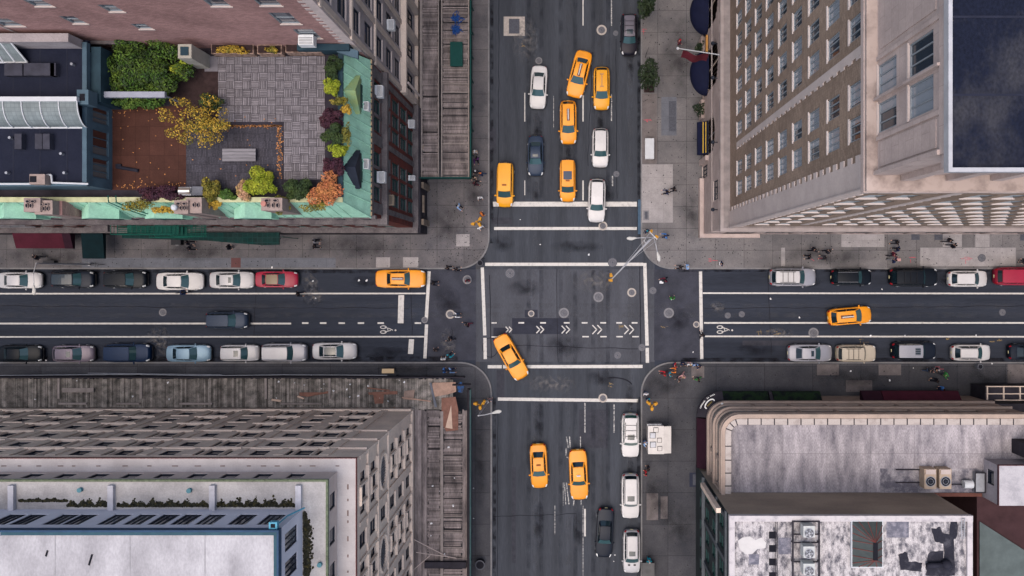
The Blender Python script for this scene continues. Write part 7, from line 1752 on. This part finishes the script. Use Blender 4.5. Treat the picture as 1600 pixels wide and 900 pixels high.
for (px, py), heads, lab in (((746,347),((740,350,180),(750,343,75),(749,350,-70)),'short pole with three yellow signal heads at the upper left corner'),
                      ((752.5,632),((744,630.5,180),(755.5,629.5,60),(750.5,636,-90)),'short pole with three yellow signal heads at the lower left corner'),
                      ((1017,632),((1014,630,150),(1023.5,631,20),(1018.5,637.5,-90)),'short pole with three yellow signal heads at the lower right corner')):
    x, y = W(px, py, 2.5); rt = thing('traffic_signal', lab, 'traffic light', (x, y, .14), group='short signal poles on the corners')
    MB().tube((x,y,.14),(x,y,3.7),.07,n=10).tube((x,y,.14),(x,y,.45),.14,.1,n=10).build('pole', M_sig, rt)
    for hx, hy, ha in heads:
        q = W(hx, hy, 3.4); MB().tube((x,y,3.3),(q[0],q[1],3.3),.05,n=6).build('bracket', M_sig, rt); signal_head(rt, q[0], q[1], 3.7, ha)
# street lamps
def street_lamp(base, topz, ends, lab):
    x, y = W(*base, 0); rt = thing('street_lamp', lab, 'street lamp', (x, y, .14))
    MB().tube((x,y,.14),(x,y,topz),.10,.07,n=10).tube((x,y,.14),(x,y,.6),.2,.16,n=10).build('pole', M_pole, rt)
    for (px, py) in ends: q = W(px, py, topz+.3); lamp_arm(rt, (x,y,topz), (q[0],q[1],topz+.3))
street_lamp((144,413), 9.0, [(53,448)], 'street lamp leaning over the upper parked row at the left edge')
x_, y_ = W(761,622); street_lamp((762,627), 8.6, [(771,645)], 'street lamp over the avenue beside the lower left yellow signal')
0 and street_lamp((756,838), 8.6, [(766,858)], 'street lamp on the narrow pavement beside the avenue shed near the bottom')
# food cart
a = W(1013,666,2.3); b = W(1049,709,2.3); rt = thing('food_cart', 'white food cart with roof hatches and fold out canopy on the right pavement', 'food cart', ((a[0]+b[0])/2,(a[1]+b[1])/2,.142))
xs_ = a[0]+(b[0]-a[0])*.66
M_cart = mat('cart_white', (.52,.49,.47), .5, var=.15, scale=1.5, fine=.04)
MB().box(a[0],xs_,b[1],a[1],.45,2.25).build('body', M_cart, rt); MB().box(a[0]-.03,xs_+.03,b[1]-.03,a[1]+.03,2.25,2.33).build('roof', M_cart, rt)
MB().add([(xs_+.035,b[1]+.02,2.33),(b[0],b[1]+.02,2.15),(b[0],a[1]-.02,2.15),(xs_+.035,a[1]-.02,2.33),(xs_+.035,b[1]+.02,2.28),(b[0],b[1]+.02,2.10),(b[0],a[1]-.02,2.10),(xs_+.035,a[1]-.02,2.28)], [(0,1,2,3),(7,6,5,4),(0,4,5,1),(1,5,6,2),(2,6,7,3)]).build('canopy', M_cart, rt)
for (px, py, s_, m_) in ((1025,672,3.2,M_cart),(1030.5,688,3.0,M_cart),(1031,701,3.0,M_cart),(1020,680.5,4,M_steel),(1020.5,695,4,M_steel)):
    c = W(px,py,2.4); k = s_*.0672; MB().box(c[0]-k,c[0]+k,c[1]-k,c[1]+k,2.331,2.42).box(c[0]-k-.05,c[0]+k+.05,c[1]-k-.05,c[1]+k+.05,2.331,2.35,1).build('roof_hatch', [m_, M_trim], rt)
MB().box(a[0]-.1, a[0]+1.4, a[1]+.03, a[1]+.15, 1.9, 2.0).build('tail_rail', M_steel, rt)
for x in (a[0]+.5, xs_-.4):
    for y in (b[1]+.7, a[1]-.7): MB().tube((x,y-.08,.42),(x,y+.08,.42),.28,n=16).build('wheel', M_tyre, rt)
MB().tube((b[0]-.1,b[1]+.1,.142),(b[0]-.1,b[1]+.1,2.1),.02,n=5).build('canopy_pole', M_steel, rt); MB().tube((b[0]-.1,a[1]-.1,.142),(b[0]-.1,a[1]-.1,2.1),.02,n=5).build('canopy_pole', M_steel, rt)
a = W(1004,880,1.0); b = W(1022,904,1.0); rt = thing('vending_cart', 'small dark covered cart on the right pavement at the bottom edge', 'cart', (a[0],b[1],.142))
MB().box(a[0],b[0],b[1],a[1],.3,1.0).build('body', mat('cart_dark', (.07,.068,.072), .7, var=.3), rt); MB().box(a[0]-.04,b[0]+.04,b[1],a[1]+.04,1.0,1.05).build('lid', mat('cart_dark2', (.09,.088,.09), .7, var=.3), rt)
for y in (b[1]+.3, a[1]-.3): MB().tube((a[0]+.2,y,.33),(a[0]+.3,y,.33),.18,n=12).tube((b[0]-.3,y,.33),(b[0]-.2,y,.33),.18,n=12).build('wheel', M_tyre, rt)
# news boxes
a = W(1008,216,1.1); b = W(1022,248,1.1); rt = thing('kiosk', 'white topped cabinet at the right avenue kerb beside the pale paving', 'cabinet', (a[0],b[1],.142))
MB().box(a[0]+.04,b[0]-.04,b[1]+.04,a[1]-.04,.142,1.0).build('body', M_cart, rt); MB().box(a[0],b[0],b[1],a[1],1.0,1.1).build('lid', M_white, rt); MB().box(b[0]-.14,b[0]+.02,b[1]+.1,a[1]-.1,.95,.999).build('handle_rail', M_steel, rt)
def bin_(px, py, lab, h=1.0, r_=.3, col_=None):
    x, y = W(px, py, h); rt = thing('litter_bin', lab, 'litter bin', (x,y,.142))
    MB().tube((x,y,.142),(x,y,h),r_*.85,r_,n=16).build('basket', col_ or M_trim, rt); MB().disc(x,y,r_*1.04,h+.004,18,0,r_*.85).build('rim', M_iron, rt, fix=False); MB().disc(x,y,r_*.8,h+.003,16).build('liner', M_black, rt)
bin_(750, 411, 'dark litter bin at the upper left corner kerb'); bin_(1532, 573, 'dark litter bin near the white hatchback on the right street', col_=M_steel); bin_(1557, 613, 'dark litter bin by the right end of the rounded building')
bin_(750, 883, 'large dark round bin on the narrow pavement beside the avenue shed', r_=.5)
def crate(px, py, w_, d_, h, m_, name, lab, cat, lid=True):
    x, y = W(px, py, h); rt = thing(name, lab, cat, (x,y,.142)); MB().box(x-w_/2,x+w_/2,y-d_/2,y+d_/2,.142,h).build('body', m_, rt)
    MB().box(x-w_/2-.04,x+w_/2+.04,y-d_/2-.04,y+d_/2+.04,h,h+.05).build('lid' , m_, rt); MB().box(x-.15,x+.15,y-d_/2-.07,y-d_/2-.04,h-.25,h-.18).build('handle', M_steel, rt)
crate(275, 377, .95, .7, .9, M_trim, 'newspaper_box', 'dark square box under the net canopy beside two walkers', 'box')
crate(512, 412-1, 0, 0, .2, M_trim, 'x', 'x', 'x') if False else None
crate(76, 410, 1.1, .3, .8, M_trim, 'bench_box', 'low dark box at the kerb by the left street lamp', 'box')
crate(608, 578, 1.1, .3, .8, M_darkst, 'newspaper_box', 'dark box under the cardboard at the shed edge', 'box')
# trees and potted shrubs on the right pavement
plant('street_tree','tree','small dark leaved street tree at the right kerb above the hatch doors',1015,118,17,27,.142,5.2,'street',900,.17,11,41)
plant('street_tree','tree','street tree cut by the top edge on the right pavement',1012,8,18,28,.142,5.6,'street',900,.17,11,42)
def potted(px, py, lab, seed):
    x, y = W(px, py, .6); rt = plant('potted_shrub','plant',lab,px,py,9.5,10,.142+.45,1.3,'street',500,.10,7,seed)
    MB().prism([(x+.38*math.cos(i*.785), y+.38*math.sin(i*.785)) for i in range(8)], .142, .75).build('pot', M_stone, rt)
potted(1093, 171, 'dark potted shrub between the two lower entrances of the brick hotel', 51); potted(1093, 73, 'dark potted shrub beside the flagpole between the navy canopies', 52)
mb = MB(); a, b = W(1001,140), W(1022,175)
MB().box(*[W(1006,0)[0], W(1022,0)[0], W(0,145)[1], W(0,128)[1]], .14, .20).build('tree_pit', mat('soil', (0,0,0)), kind='structure')
c = W(1010,84,1.5); mb = MB().path([(c[0]-.2,c[1]-.5,2.6),(c[0],c[1],2.5),(c[0]+.15,c[1]+.35,2.7)],.02).tube((c[0],c[1],.14),(c[0],c[1],2.5),.035); mb.build('parking_sign', M_trim, loc=(c[0],c[1],.14), label='thin dark post with a bent arm above the street tree', cat='post')
# drain and plates at the kerb
plate(672+80, 404, 0, 0, '', M_iron, 0) if False else None
